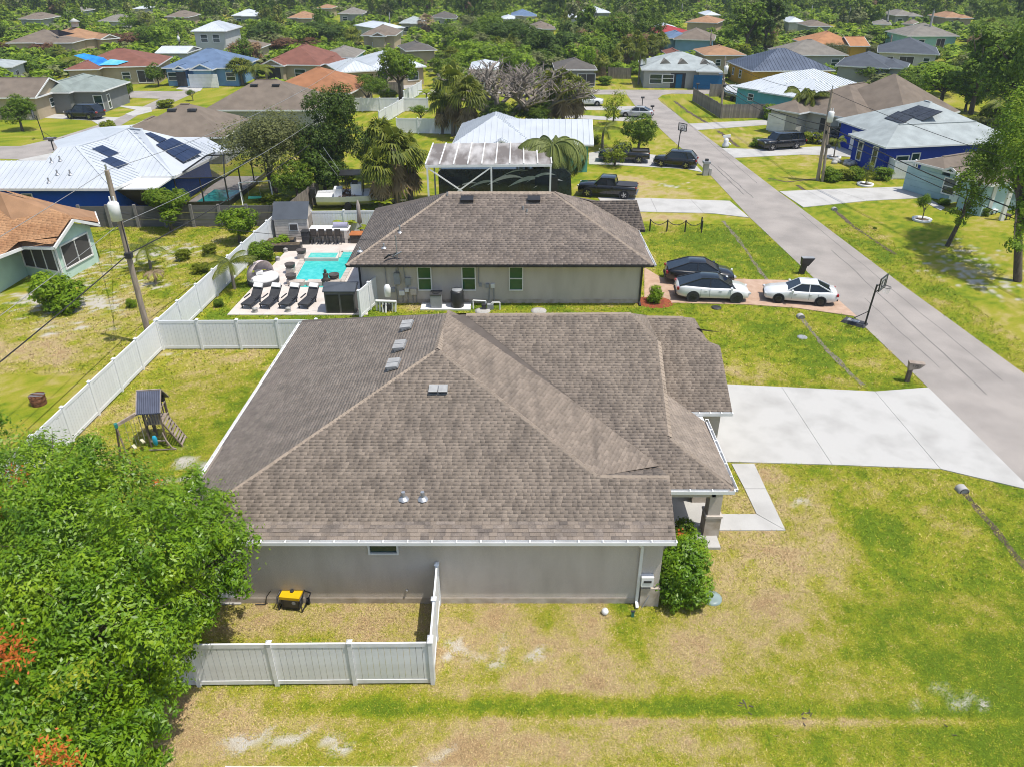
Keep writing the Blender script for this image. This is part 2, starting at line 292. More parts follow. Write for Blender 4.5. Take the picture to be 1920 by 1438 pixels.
# streets
sheet('road', [(2300, 1250), (1920, 905), (1740, 727), (1537, 533), (1407, 410), (1327, 324), (1296, 295), (1258, 262), (1233, 238), (1217, 222), (1192, 201), (1175, 178),
               (1100, 178), (760, 178), (760, 169), (1100, 169), (1300, 169.5), (1420, 170), (1420, 177), (1298, 177), (1258, 176.5), (1242, 179), (1233, 186), (1240, 193), (1292, 233), (1308, 245), (1356, 280), (1377, 297), (1458, 359), (1500, 390), (1573, 445), (1700, 541), (1920, 701), (2400, 1040)], m_asph, .02)
sheet('side_street', [(-60, 297), (42, 300), (98, 287), (150, 267), (205, 249), (262, 215), (320, 195), (372, 172), (384, 160), (366, 160), (340, 172), (212, 171), (160, 176), (160, 181), (300, 186), (252, 208), (230, 218), (185, 235), (105, 260), (38, 275), (-60, 275)], m_asph, .02)
# drives
slabs('driveway', [[(1334, 720), (1465, 726), (1560, 872), (1340, 866)], [(1465, 726), (1640, 734.5), (1763, 880), (1560, 872)], [(1640, 734.5), (1740, 727), (1920, 905), (1935, 920), (1920, 917), (1763, 880)]], m_conc, .045)
slabs('front_walk', [[(1371, 869.5), (1414, 869.5), (1436, 917), (1396, 917)], [(1396, 917), (1436, 917), (1473, 995), (1418, 964)], [(1340, 964), (1418, 964), (1473, 995), (1340, 995)]], m_conc, .04)
sheet('paver_driveway', [(1208, 503), (1240, 522), (1400, 525), (1532, 528), (1607, 595), (1494, 579), (1397, 572), (1208, 568)], m_paver, .045)
slabs('concrete_driveway', [[(1120, 371), (1220, 373), (1232, 399), (1140, 397)], [(1220, 373), (1295, 375.5), (1320, 401), (1232, 399)], [(1295, 375.5), (1368, 378), (1405, 409.5), (1340, 402), (1320, 401)]], m_conc, .045)
sheet('neighbour_driveway', [(1104, 288), (1130, 284), (1212, 290), (1294, 299), (1317, 324), (1287, 318), (1162, 311), (1104, 309)], m_conc, .04)
sheet('far_driveway', [(1060, 215), (1165, 221.5), (1209, 216), (1217, 222), (1180, 229), (1060, 222)], m_conc2, .04)
sheet('far_driveway', [(1080, 201), (1150, 201), (1190, 200), (1200, 207), (1150, 208), (1080, 207)], m_conc2, .04)
sheet('opposite_driveway', [(1292, 233), (1433, 226), (1454, 234), (1308, 245)], m_conc2, .04)
sheet('opposite_driveway', [(1353, 279), (1433, 281), (1532, 276), (1625, 277), (1600, 296), (1550, 292), (1500, 291), (1377, 297)], m_conc, .04)
slabs('opposite_driveway', [[(1461, 360), (1560, 356), (1625, 378), (1506, 390)], [(1560, 356), (1706, 351), (1735, 372), (1625, 378)]], m_conc, .045)
sheet('entry_walk', [(1722, 374), (1742, 374), (1772, 391), (1764, 396)], m_conc, .04)
sheet('grey_house_driveway', [(1304, 153), (1352, 150), (1380, 169.5), (1322, 169.5)], m_conc2, .04)
sheet('left_driveway', [(60, 211), (72, 212), (130, 217), (225, 221.5), (205, 232), (185, 235), (172, 227), (82, 222), (40, 218)], m_conc, .04)
sheet('left_driveway', [(205, 198), (283, 202), (285, 210), (250, 219), (235, 215), (255, 207), (225, 201)], m_conc, .04)
sheet('left_driveway', [(330, 168), (352, 155), (382, 148), (392, 152), (375, 172)], m_conc, .04)
sheet('left_driveway', [(30, 302), (98, 288), (108, 292), (85, 304)], m_conc, .04)
sheet('patio', [(690, 158), (760, 152), (790, 164), (720, 172)], m_conc2, .04)
sheet('porch_slab', [(4.9, 22.2), (8.0, 22.2), (8.0, 27.3), (4.9, 27.3)], m_conc, .12, world=True)
# swales with culvert mouths
m_swale = mat('dry_swale', (.2, .175, .14), (.13, .11, .08), sc=4, rough=.95, fine=.3)
def swale(pts, w=.22, label='', pipe=True, grey=False):
    pts = [P(a, b) for a, b in pts]; fine = []
    for a, b in zip(pts, pts[1:]):
        n = max(2, int((b - a).length / .5)); fine += [a.lerp(b, i / n) for i in range(n)]
    fine.append(pts[-1]); mb = MB(); Lv, Rv = [], []
    for i, p in enumerate(fine):
        d = (fine[min(i + 1, len(fine) - 1)] - fine[max(i - 1, 0)]).normalized(); s = Vector((d.y, -d.x, 0)); k = w * (.6 + .7 * random.random()) * .5; j = random.uniform(-.05, .05)
        Lv.append(p + s * (j - k)); Rv.append(p + s * (j + k))
    for i in range(len(fine) - 1):
        for a, b, z0, z1 in ((Lv, Rv, .012, .012),): mb.poly([a[i] + Vector((0, 0, z0)), b[i] + Vector((0, 0, z0)), b[i + 1] + Vector((0, 0, z1)), a[i + 1] + Vector((0, 0, z1))])
    mb.build('swale', m_swale if grey else m_soil, kind='structure')
    if pipe:
        d = (fine[3] - fine[0]).normalized(); e = empty('culvert', fine[0], math.atan2(d.y, d.x) - math.pi / 2, label, 'culvert'); e.scale = (.7, .7, .6)
        MB().tube([(0, -.5, .12), (0, .0, .12)], .25, 12, cap=False).build('pipe', m_black, e)
        MB().tube([(0, -.55, .1), (0, -.06, .1)], .33, 12).build('headwall', m_conc2, e)
swale([(1503, 599), (1545, 650), (1585, 692), (1618, 722)], .3, 'concrete culvert mouth in the lawn left of the near basketball hoop', grey=True)
swale([(1808, 926), (1860, 985), (1920, 1060), (1960, 1105)], .3, 'concrete culvert mouth below the big pale driveway')
swale([(1566, 396), (1600, 425), (1640, 452), (1680, 478)], .35, 'concrete culvert mouth below the opposite concrete driveway')
swale([(1355, 415), (1385, 450), (1415, 495), (1438, 526)], .3, '', False, True)
swale([(1264, 190), (1290, 210), (1325, 231)], .5, '', False)
swale([(1346, 246), (1365, 260), (1384, 276)], .5, '', False)
swale([(1440, 335), (1475, 342), (1530, 336)], .3, '', False)
swale([(1495, 348), (1510, 358)], .4, '', False)
for k, (q0, q1, w_) in enumerate((((1330, 305), (1395, 366), .12), ((1345, 312), (1412, 372), .1), ((1560, 470), (1850, 740), .07), ((1240, 190), (1420, 345), .06), ((1620, 560), (1760, 690), .05), ((1500, 400), (1880, 715), .05))):   # cracks and tyre marks
    a, b = P(*q0), P(*q1); d = (b - a); n = 14; s_ = Vector((d.y, -d.x, 0)).normalized(); mb = MB(); rd = random.Random(k); c0 = [a + d * (i / n) + s_ * rd.uniform(-.06, .06) for i in range(n + 1)]
    for i in range(n): mb.poly([c0[i] - s_ * w_ * .5 - a, c0[i] + s_ * w_ * .5 - a, c0[i + 1] + s_ * w_ * .5 - a, c0[i + 1] - s_ * w_ * .5 - a])
    mb.build('road_crack', mat('dark_tar', (.13, .12, .11), (.2, .185, .17), sc=1.5, rough=.95), loc=a + Vector((0, 0, .025)), kind='structure')
# ------------------------------------------------------------------ things built in world coordinates, roofs, windows
class TH:
    def __init__(s, name, loc, label=None, cat=None, group=None): s.c = Vector((loc[0], loc[1], loc[2] if len(loc) > 2 else 0)); s.o = empty(name, s.c, 0, label, cat, group)
    def part(s, name, mb, mats, parent=None, **kw):
        c = s.c; mb.v = [(x - c.x, y - c.y, z - c.z) for x, y, z in mb.v]
        return mb.build(name, mats, parent or s.o, **kw)
def nrm(deg, p): a = R(deg); return Vector((-p * math.cos(a), -p * math.sin(a), 1)) * 1.0 if False else Vector((p * math.cos(a), p * math.sin(a), 1))   # deg = downhill direction
def pnorm(pts):
    n = Vector((0, 0, 0))
    for i in range(len(pts)):
        a, b = pts[i], pts[(i + 1) % len(pts)]; n += Vector(((a.y - b.y) * (a.z + b.z), (a.z - b.z) * (a.x + b.x), (a.x - b.x) * (a.y + b.y)))
    n.normalize(); return n if n.z > 0 else -n
def scan(poly2, s):                                     # spans of a flat outline at height s
    xs = []; n = len(poly2)
    for i in range(n):
        (t0, s0), (t1, s1) = poly2[i], poly2[(i + 1) % n]
        if (s0 <= s) != (s1 <= s): xs.append(t0 + (t1 - t0) * (s - s0) / (s1 - s0))
    xs.sort(); return list(zip(xs[::2], xs[1::2]))
def flat(pts):
    n = pnorm(pts); c = sum(pts, Vector((0, 0, 0))) / len(pts); return [p - n * (p - c).dot(n) for p in pts]
def frame(pts):
    pts = flat(pts)
    n = pnorm(pts); h = Vector((n.y, -n.x, 0))
    t = h.normalized() if h.length > 1e-5 else Vector((1, 0, 0)); up = n.cross(t) if n.cross(t).z > 0 else -n.cross(t)
    if up.cross(t).dot(n) > 0: t = -t
    o = min(pts, key=lambda p: p.z); return o, t, up, n, [((p - o).dot(t), (p - o).dot(up)) for p in pts]
def shingle_quads(pts, course, tab, thick, seed=0, single=None):
    """wedge-shaped tabs row by row over a roof plane; returns V, F (triangles) and the whole tabs picked for single objects"""
    rg = np.random.default_rng(seed); o, t, up, n, p2 = frame(pts); smax = max(q[1] for q in p2); V = []; F = []; picked = []
    i = 0; s0 = min(q[1] for q in p2)
    while s0 < smax - .02:
        s1 = min(s0 + course * 1.12, smax - .001); A = scan(p2, s0 + .004); B = scan(p2, s1 - .003)
        off = rg.random() * tab
        for k in range(min(len(A), len(B))):
            a0, a1 = A[k]; b0, b1 = B[k]; lo, hi = min(a0, b0), max(a1, b1); x = lo - off
            while x < hi:
                w = tab * (rg.uniform(.6, 1.4) if single is None or i >= single else (.7, 1, 1.35)[rg.integers(3)]); x1 = x + w - .006
                q = [min(max(x, a0), a1), min(max(x1, a0), a1), min(max(x, b0), b1), min(max(x1, b0), b1)]
                if q[1] - q[0] > .02 or q[3] - q[2] > .02:
                    th = thick * rg.uniform(.7, 1.5)
                    if single is not None and i < single and x >= max(a0, b0) and x1 <= min(a1, b1): picked.append((o + t * x + up * s0, (w / tab, int(rg.integers(3)), int(rg.integers(4)))))
                    else:
                        b = len(V); bl, br, tl, tr = o + t * q[0] + up * s0, o + t * q[1] + up * s0, o + t * q[2] + up * s1, o + t * q[3] + up * s1
                        V += [bl + n * .004, br + n * .004, bl + n * th, br + n * th, tl + n * .006, tr + n * .006]
                        F += [(b, b + 1, b + 3), (b, b + 3, b + 2), (b + 2, b + 3, b + 5), (b + 2, b + 5, b + 4), (b, b + 2, b + 4), (b + 1, b + 5, b + 3)]
                x += w
        s0 += course; i += 1
    return V, F, picked, (t, up, n)
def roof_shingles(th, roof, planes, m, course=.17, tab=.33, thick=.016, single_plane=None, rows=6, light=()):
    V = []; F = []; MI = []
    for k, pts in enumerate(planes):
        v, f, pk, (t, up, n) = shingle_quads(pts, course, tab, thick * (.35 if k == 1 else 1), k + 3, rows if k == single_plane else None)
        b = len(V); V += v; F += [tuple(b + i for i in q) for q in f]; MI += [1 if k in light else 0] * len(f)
        if k == single_plane:
            M = Matrix((t, up, n)).transposed().to_4x4(); eu = M.to_euler(); mm = {}
            for p, ky in pk[:300]:
                if ky not in mm:
                    w = tab * ky[0] - .006; th_ = thick * (.8, 1.1, 1.45)[ky[1]]; q = [Vector((0, 0, .004)), Vector((w, 0, .004)), Vector((0, 0, th_)), Vector((w, 0, th_)), Vector((0, course * 1.12, .006)), Vector((w, course * 1.12, .006))]
                    mm[ky] = MB().faces(q, [(0, 1, 3, 2), (2, 3, 5, 4), (0, 2, 4), (1, 5, 3)]).mesh('shingle', [m, m_shing_dk, m_shing_lt, m][ky[2]])
                link('shingle', mm[ky], roof, p - th.c, eu)
            for p, ky in pk[300:]:
                b = len(V); w = tab * ky[0] - .006; q = [p + n * .004, p + t * w + n * .004, p + n * thick, p + t * w + n * thick, p + up * course * 1.12 + n * .006, p + t * w + up * course * 1.12 + n * .006]; V += q
                g_ = [(b, b + 1, b + 3), (b, b + 3, b + 2), (b + 2, b + 3, b + 5), (b + 2, b + 5, b + 4), (b, b + 2, b + 4), (b + 1, b + 5, b + 3)]; F += g_; MI += [0] * 6
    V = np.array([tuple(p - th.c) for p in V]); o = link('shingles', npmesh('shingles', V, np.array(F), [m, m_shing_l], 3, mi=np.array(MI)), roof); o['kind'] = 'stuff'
def caps(th, roof, a, b, m, w=.17, step=.2, drop=.1, me=None, name='ridge_cap'):
    d = b - a; L = d.length; d.normalize(); up = Vector((0, 0, 1)); x = d.cross(up).normalized(); z = x.cross(d)
    M = Matrix((x, d, z)).transposed().to_euler()
    if me is None:
        s = step * 1.15; q = [(-w, 0, -drop), (0, 0, .035), (w, 0, -drop), (-w, 0, -drop + .03), (0, 0, .06), (w, 0, -drop + .03), (-w, s, -drop + .01), (0, s, .045), (w, s, -drop + .01)]
        me = MB().faces(q, [(3, 4, 7, 6), (4, 5, 8, 7), (0, 1, 4, 3), (1, 2, 5, 4), (0, 3, 6), (2, 8, 5)]).mesh(name, m)
    for i in range(int(L / step)): link(name, me, roof, a + d * (i * step) - th.c, M)
    return me
def seams(th, planes, m, roof, step=.45, h=.05, w=.05):
    mb = MB()
    for pts in planes:
        o, t, up, n, p2 = frame(pts); q = [(b, a) for a, b in p2]; x = min(a for a, b in p2) + step / 2; xm = max(a for a, b in p2)
        while x < xm:
            for a, b in scan(q, x):
                if b - a > .2: mb.bar(o + t * x + up * a + n * h * .5, o + t * x + up * (b - .02) + n * h * .5, w, h, upv=n)
            x += step
    return th.part('roof_seams', mb, m, roof, kind='stuff')
def window(th, c, n, w, h, rail=True, fr=.07, fm=None, gm=None, parent=None, divs=0, name='window'):
    """framed window on a wall: c centre, n outward normal"""
    fm = fm or m_white; gm = gm or m_glass; c = Vector(c); n = Vector((n[0], n[1], 0)).normalized(); t = Vector((-n.y, n.x, 0)); z = Vector((0, 0, 1)); mb = MB()
    f = c + n * .03
    for sx in (-1, 1): mb.bar(f + t * sx * (w / 2 - fr / 2) - z * h / 2, f + t * sx * (w / 2 - fr / 2) + z * h / 2, fr, .1, upv=n)
    for sz in (-1, 1): mb.bar(f - t * (w / 2 - fr) + z * sz * (h / 2 - fr / 2), f + t * (w / 2 - fr) + z * sz * (h / 2 - fr / 2), fr, .1, upv=n)
    if rail: mb.bar(f - t * (w / 2 - fr), f + t * (w / 2 - fr), fr * .8, .09, upv=n)
    for i in range(divs): x = (i + 1) / (divs + 1) - .5; mb.bar(f + t * w * x - z * (h / 2 - fr), f + t * w * x + z * (h / 2 - fr), .04, .08, upv=n)
    o = th.part(name, mb, fm, parent)
    for sz in ((-1, 1) if rail else (0,)):
        hh = (h / 2 if rail else h) - fr; pc = c + n * .012 + z * sz * h / 4; pb = MB(); pb.poly([pc - t * (w / 2 - fr * .9) - z * hh / 2, pc + t * (w / 2 - fr * .9) - z * hh / 2, pc + t * (w / 2 - fr * .9) + z * hh / 2, pc - t * (w / 2 - fr * .9) + z * hh / 2])
        th.part('pane', pb, gm, o)
    return o
def garage(th, c, n, w, h, m, rows=4):
    c = Vector(c); n = Vector((n[0], n[1], 0)).normalized(); t = Vector((-n.y, n.x, 0)); z = Vector((0, 0, 1))
    o = th.part('garage_door', MB().bar(c - t * w / 2 - z * 0 + n * .01, c + t * w / 2 + n * .01, h, .03, upv=n), m)
    for i in range(rows): y = h * ((i + .5) / rows - .5); th.part('door_panel', MB().bar(c - t * (w / 2 - .06) + z * y + n * .04, c + t * (w / 2 - .06) + z * y + n * .04, h / rows - .04, .03, upv=n), m, o)
    return o
def gutter(th, a, b, m=None, clips=.75, out=None, name='gutter'):
    """open channel along an eave with hangers across it"""
    m = m or m_white; a = Vector(a); b = Vector(b); d = (b - a); L = d.length; d.normalize(); o = Vector((d.y, -d.x, 0)) if out is None else Vector(out); mb = MB(); z = Vector((0, 0, 1))
    mb.bar(a + o * .065 - z * .11, b + o * .065 - z * .11, .13, .02, mi=0); mb.bar(a + o * .135 - z * .06, b + o * .135 - z * .06, .02, .13); mb.bar(a + o * .005 - z * .09, b + o * .005 - z * .09, .018, .16)
    k = int(L / clips)
    for i in range(k + 1): p = a + d * (i * L / max(k, 1)); mb.bar(p + o * .004 + z * .01, p + o * .145 + z * .005, .045, .02)
    return th.part(name, mb, m)
def tri_roof(th, planes, m, name='roof', trim=None, edges=(), thick=.16):
    mb = MB()
    for p in planes: mb.poly(flat(p), 0)
    for a, b in edges:                                  # fascia boards hanging from the eaves
        z = Vector((0, 0, -thick)); mb.poly([a, b, b + z, a + z], 1); 
    return th.part(name, mb, [m, trim or m_white])

# ------------------------------------------------------------------ the near house
PA, EA = .356, 3.1
A = TH('house', (-3, 27, 0), 'large grey stucco house under a wide brown hip roof, nearest in the picture', 'house')
V = {}
yF = P(1268, 1012, EA).y; FLp = P(302, 1011, EA); LBp = P(565, 605, EA); FLp.y = yF
fr0 = (0, yF, EA); frn = nrm(-90, PA)
u = (LBp - FLp).normalized(); lv = Vector((u.y, -u.x, 0)); ln = Vector((-PA * lv.x, -PA * lv.y, 1))
V['FL'] = FLp; V['LB'] = LBp; V['FR'] = P(1268, 1012, EA); V['pk'] = hit(820, 655, fr0, frn); V['rb'] = P(838, 588, V['pk'].z)
V['h1'] = hit(1120, 892, fr0, frn); V['h2'] = hit(1255, 893, fr0, frn)
PEp = P(1377, 917, EA); w0 = PEp; wn = nrm(-90, PA)
V['PE'] = PEp; V['wv'] = hit(1235, 876, w0, wn); V['h3'] = V['h1'].lerp(V['wv'], .25)
V['wt'] = hit(872, 590, w0, wn); V['wr'] = hit(1183, 588, w0, wn); V['w1'] = hit(1232, 637, w0, wn); V['w2'] = hit(1253, 818, w0, wn); V['wl'] = Vector((V['FR'].x - .6, PEp.y, EA)); V['w3'] = hit(1243, 735, w0, wn)
g0 = P(1373, 772, EA)
V['gE'] = g0; V['gl'] = P(1290, 772, EA); gn = nrm(-90, PA); V['gv'] = hit(1243, 735, g0, gn); V['gt'] = hit(1206, 594, g0, gn); V['gr'] = hit(1281, 595, g0, gn); V['g1'] = hit(1326, 640, g0, gn); V['g2'] = hit(1350, 649, g0, gn)
V['pb'] = P(1322, 786, EA); V['wr2'] = hit(1212, 592, V['wr'], nrm(0, PA)); V['gr2'] = hit(1302, 597, V['gr'], nrm(0, PA))
pl = lambda s: [V[k] for k in s.split()]
A_planes = [pl('FL FR h2 h1 pk'), pl('FL pk rb LB'), pl('pk h1 h3 wv wt rb'), pl('h1 h2 wv h3'), pl('wl PE w2 w3 w1 wr wt wv'), pl('PE pb gl gv w2'), pl('gl gE g2 g1 gr gt gv'), pl('w1 wr2 wr'), pl('g1 gr2 gr')]
yB = LBp.y + .1; V['g1b'] = V['g1'] + Vector((0, 1.5, -.9)); V['g2b'] = V['g2'] + Vector((0, 1.5, -.9)); V['BR'] = Vector((g0.x, yB, EA)); V['BL'] = Vector((LBp.x, LBp.y + .3, EA)); V['BM'] = Vector((V['wr'].x + .4, yB, EA))
backs = [[V['rb'], V['BL'], V['LB']], [V['rb'], V['wt'], V['wr'], V['BM'], V['BL']], [V['wr'], V['wr2'], V['gt'], V['BM']], [V['gt'], V['gr'], V['g2'], V['BR'], V['BM']], [V['g1'], V['g2'], V['g2b'], V['g1b']], [hit(838, 592, w0, wn), V['wt'], V['wv'], hit(1140, 880, w0, wn)], [V['w1'], V['gt'], V['wr2']], [V['w1'], V['w3'], V['gv'], V['gt']], [V['w3'], V['w2'], V['gv']]]
rfA = tri_roof(A, A_planes + backs, m_shing_deck, edges=[(V['FL'], V['FR']), (V['FR'], V['h2']), (V['LB'], V['FL']), (V['wl'], V['PE']), (V['PE'], V['pb']), (V['gl'], V['gE']), (V['gE'], V['g2'])])
sp = [V['FL'] * .985 + V['LB'] * .015] if False else None
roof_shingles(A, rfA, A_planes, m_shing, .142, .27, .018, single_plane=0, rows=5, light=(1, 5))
cm = None
for a, b in (('FL', 'pk'), ('rb', 'pk'), ('h1', 'pk'), ('h2', 'h1'), ('wr', 'wt'), ('w1', 'wr'), ('PE', 'w2'), ('g1', 'gr'), ('gr', 'gt'), ('w2', 'w1')):
    if a == 'rb': cm = caps(A, rfA, V['pk'], V['rb'], m_cap, me=cm)
    else: cm = caps(A, rfA, V[a], V[b], m_cap, me=cm)
# walls
yW = P(900, 1130).y; xL = FLp.x + .45; xR = P(1231, 1131).x; gx1 = V['gE'].x - .38; gy0 = g0.y + .25
foot = [(xL, yW), (xR, yW), (xR, gy0 + .01), (gx1, gy0 + .01), (gx1, yB - .4), (xL + .5, yB - .4 if False else LBp.y)]
A.part('wall', MB().prism(foot, 0, EA - .12), m_stucco)
A.part('wall_base', MB().prism([(xL - .02, yW - .02), (xR + .02, yW - .02), (xR + .02, yW + .5), (xL - .02, yW + .5)], 0, .26), m_stucco_d)
gab = MB(); gab.poly([Vector((xR, yW + .1, EA - .12)), Vector((xR, V['wv'].y, EA - .12)), Vector((xR, V['h2'].y, V['h2'].z - .12))]); gab.poly([Vector((gx1, gy0, EA - .12)), Vector((gx1, yB - .5, EA - .12)), Vector((gx1, V['g2'].y, V['g2'].z - .1))]); A.part('gable_wall', gab, m_stucco)
z = Vector((0, 0, -.0))
gutter(A, V['FL'] + Vector((.1, 0, 0)), V['FR'], clips=.78, out=(0, -1, 0)); gutter(A, V['LB'], V['FL'], clips=.6, out=(-lv.x, -lv.y, 0)); gutter(A, V['wl'], V['PE'], out=(0, -1, 0)); gutter(A, V['PE'], V['pb'], out=(1, 0, 0)); gutter(A, V['gl'], V['gE'], clips=.4, out=(0, -1, 0))
so_ = MB(); so_.poly([Vector((FLp.x, yF, EA - .15)), Vector((V['FR'].x, yF, EA - .15)), Vector((V['FR'].x, yW + .1, EA - .15)), Vector((FLp.x, yW + .1, EA - .15))]); so_.poly([Vector((V['wl'].x, PEp.y, EA - .15)), Vector((PEp.x, PEp.y, EA - .15)), Vector((PEp.x, gy0 + .2, EA - .15)), Vector((V['wl'].x, gy0 + .2, EA - .15))]); so_.poly([Vector((FLp.x, yF, EA - .15)), Vector((xL + .1, yF, EA - .15)), Vector((xL + .7, LBp.y, EA - .15)), Vector((LBp.x, LBp.y, EA - .15))])
A.part('soffit', so_, m_white)
cx_ = P(717, 1022, 2.75).x; window(A, (cx_, yW, 2.62), (0, -1), 1.02, .62, rail=False, fr=.06)
wl = empty('wall_light', (0, 0, 0)); bpy.data.objects.remove(wl)
for px, py in ((1332, 1016), (1310, 954)):            # porch columns with banded bases
    b = P(px, py - 8); c = MB(); c.box((b.x, b.y + .3, 1.55), (.48, .48, 2.8)); co = A.part('column', c, m_stucco); k = MB(); k.box((b.x, b.y + .3, .5), (.6, .6, 1.0)); A.part('column_base', k, m_stucco_d, co); k = MB(); k.box((b.x, b.y + .3, 1.04), (.66, .66, .09)); A.part('column_band', k, m_stucco, co)
bm_ = MB(); bm_.box((7.55, (PEp.y + gy0) / 2 + .15, 2.72), (.4, gy0 - PEp.y - .3, .42)); bm_.box(((xR + 7.5) / 2, PEp.y + .5, 2.72), (7.5 - xR, .4, .42)); A.part('porch_beam', bm_, m_stucco)
A.part('front_door', MB().box((xR + .04, 25.2, 1.15), (.06, 1.0, 2.1)), m_dark)
garage(A, (gx1, (gy0 + yB) / 2 - .2, 1.1), (1, 0), 4.9, 2.15, m_white)
# downspout, meter box, pipes
dx = P(1192, 1130).x; d_ = MB(); d_.bar((P(1197, 1013, EA).x, yF - .07, EA - .1), (dx, yW - .08, EA - .45), .09, .08); d_.bar((dx, yW - .07, EA - .42), (dx, yW - .07, .15), .1, .08); d_.bar((dx, yW - .07, .18), (dx, yW - .3, .08), .1, .08); A.part('downspout', d_, m_white)
b = P(1213, 1083, 1.25); mtr = A.part('meter_box', MB().box((b.x, yW - .12, 1.2), (.42, .22, .42)), m_white); A.part('meter_display', MB().box((b.x, yW - .24, 1.24), (.26, .02, .09)), m_dark, mtr); A.part('meter_pipe', MB().tube([(b.x - .12, yW - .1, 1.0), (b.x - .12, yW - .1, 0)], .03).tube([(b.x + .3, yW - .08, .9), (b.x - .1, yW - .25, .02)], .015), m_grey, mtr)
A.part('corner_plinth', MB().box((xR - .3, yW - .06, .42), (.66, .2, .84)), m_stucco_d)
A.part('wall_cable', MB().tube([P(508, 1106, .75) + Vector((0, -.02, 0)), Vector((P(507, 1120).x, yW - .05, .35)), Vector((P(500, 1129).x, yW - .1, .05)), Vector((P(480, 1130).x, yW - .1, .03))], .018), m_dark)
A.part('hose_tap', MB().tube([(P(766, 1093).x + .1, yW - .08, .62), (P(766, 1093).x + .1, yW, .62)], .04, 8), m_galv)
# roof vents
def twin_vent(th, roof, p, n, deg, w=.9, m1=None):
    m1 = m1 or m_vent; n = Vector(n).normalized(); a = R(deg); dn = Vector((math.cos(a), math.sin(a), 0)); dn = (dn - n * dn.dot(n)).normalized(); t = n.cross(dn); o = th.part('roof_vent', MB().bar(p - t * w * .5 + n * .02, p + t * w * .5 + n * .02, .46, .03, upv=n), m_galv, roof)
    for s in (-1, 1):
        c = p + t * s * w * .26; h = MB(); q = [c + t * a_ * w * .235 + dn * b_ * .2 + n * z_ for z_, bs in ((.05, 1), (.2, 1)) for a_, b_ in ((-1, -1), (1, -1), (1, 1), (-1, 1))]
        q[4] -= n * .1; q[5] -= n * .1; q[6] += dn * .06; q[7] += dn * .06
        h.faces(q, [(4, 5, 6, 7), (0, 1, 5, 4), (1, 2, 6, 5), (3, 0, 4, 7)]); h.faces([q[2], q[3], q[7], q[6]], [(0, 1, 2, 3)], 1); th.part('vent_hood', h, [m1, m_black], roof)
twin_vent(A, rfA, hit(822, 731, fr0, frn), frn, -90, .72)
for px, py in ((765, 612), (752, 650), (740, 685)): twin_vent(A, rfA, hit(px, py, FLp, ln), ln, 177, .78)
def pipe_vent(th, roof, p, h=.3, m=None, r=.07):
    o = th.part('vent_pipe', MB().tube([p - Vector((0, 0, .1)), p + Vector((0, 0, h))], r, 8), m or m_galv, roof); th.part('flashing', MB().lathe([(.2, .0), (.16, .05), (r, .1)], p, 8), m_galv, o)
for px, py in ((757, 935), (793, 935)): pipe_vent(A, rfA, hit(px, py, fr0, frn))

# ------------------------------------------------------------------ the grey house behind it
EB = 2.9
B = TH('house', (-.7, 52, 0), 'grey stucco house with brown hip roof and three green-glass windows, just behind the near house', 'house')
VB = {}; bFL = P(648, 498, EB); bFR = P(1226, 496, EB); yb = (bFL.y + bFR.y) / 2; bFL.y = bFR.y = yb
VB['FL'] = bFL; VB['FR'] = bFR; VB['r1'] = P(841, 361, 5.8); VB['r2'] = P(1037, 361, 5.8); VB['LB'] = P(710, 402, EB); VB['RB'] = P(1178, 433, EB)
VB['LB'].x = bFL.x; VB['RB'].x = bFR.x - .1; VB['q'] = P(1106, 377, 4.7); VB['q2'] = P(1194, 376, 4.7); VB['qe'] = P(1210, 432, EB); VB['qv'] = P(1178, 432.5, EB)
pb = lambda s: [VB[k] for k in s.split()]
B_planes = [pb('FL FR r2 r1'), pb('FL r1 LB'), pb('FR RB q r2'), pb('qv qe q2 q')]
yBB = VB['r1'].y + 6.0; bk = [Vector((bFL.x, yBB, EB)), Vector((VB['qe'].x, yBB, EB))]
rfB = tri_roof(B, B_planes + [[VB['r1'], bk[0], VB['LB']], [VB['r1'], VB['r2'], bk[1], bk[0]], [VB['r2'], VB['q'], bk[1]], [VB['q'], VB['q2'], bk[1]]], m_shing_deck, edges=[(bFL, bFR), (bFR, VB['RB']), (VB['LB'], bFL), (VB['qv'], VB['qe'])], trim=m_black)
roof_shingles(B, rfB, B_planes, m_shingB, .17, .34, .02)
for a, b in (('FL', 'r1'), ('FR', 'r2'), ('r1', 'r2')): caps(B, rfB, VB[a], VB[b], m_cap, w=.2, step=.3)
yw = P(900, 569).y; bx0 = bFL.x + .75; bx1 = bFR.x - .55
B.part('wall', MB().prism([(bx0, yw), (bx1, yw), (bx1, VB['RB'].y + .4), (VB['qe'].x - .5, VB['RB'].y + .5), (VB['qe'].x - .5, yBB - .5), (bx0, yBB - .5)], 0, EB - .1), m_stucco)
B.part('wall_base', MB().prism([(bx0 - .02, yw - .02), (bx1 + .02, yw - .02), (bx1 + .02, yw + .3), (bx0 - .02, yw + .3)], 0, .3), m_stucco_d)
gutter(B, bFL, bFR, m_black, 3, (0, -1, 0)); gutter(B, bFR, VB['RB'], m_white, 1, (1, 0, 0))
sb = MB(); sb.poly([Vector((bFL.x, yb, EB - .14)), Vector((bFR.x, yb, EB - .14)), Vector((bFR.x, yw + .1, EB - .14)), Vector((bFL.x, yw + .1, EB - .14))]); B.part('soffit', sb, m_white)
m_gglass = glass('green_reflecting_glass', (.02, .075, .035))
for px in (796.5, 879, 967.5): window(B, (P(px, 528, 1.6).x * (yw / P(px, 528, 1.6).y), yw, 1.72), (0, -1), .92, 1.65, gm=m_gglass)
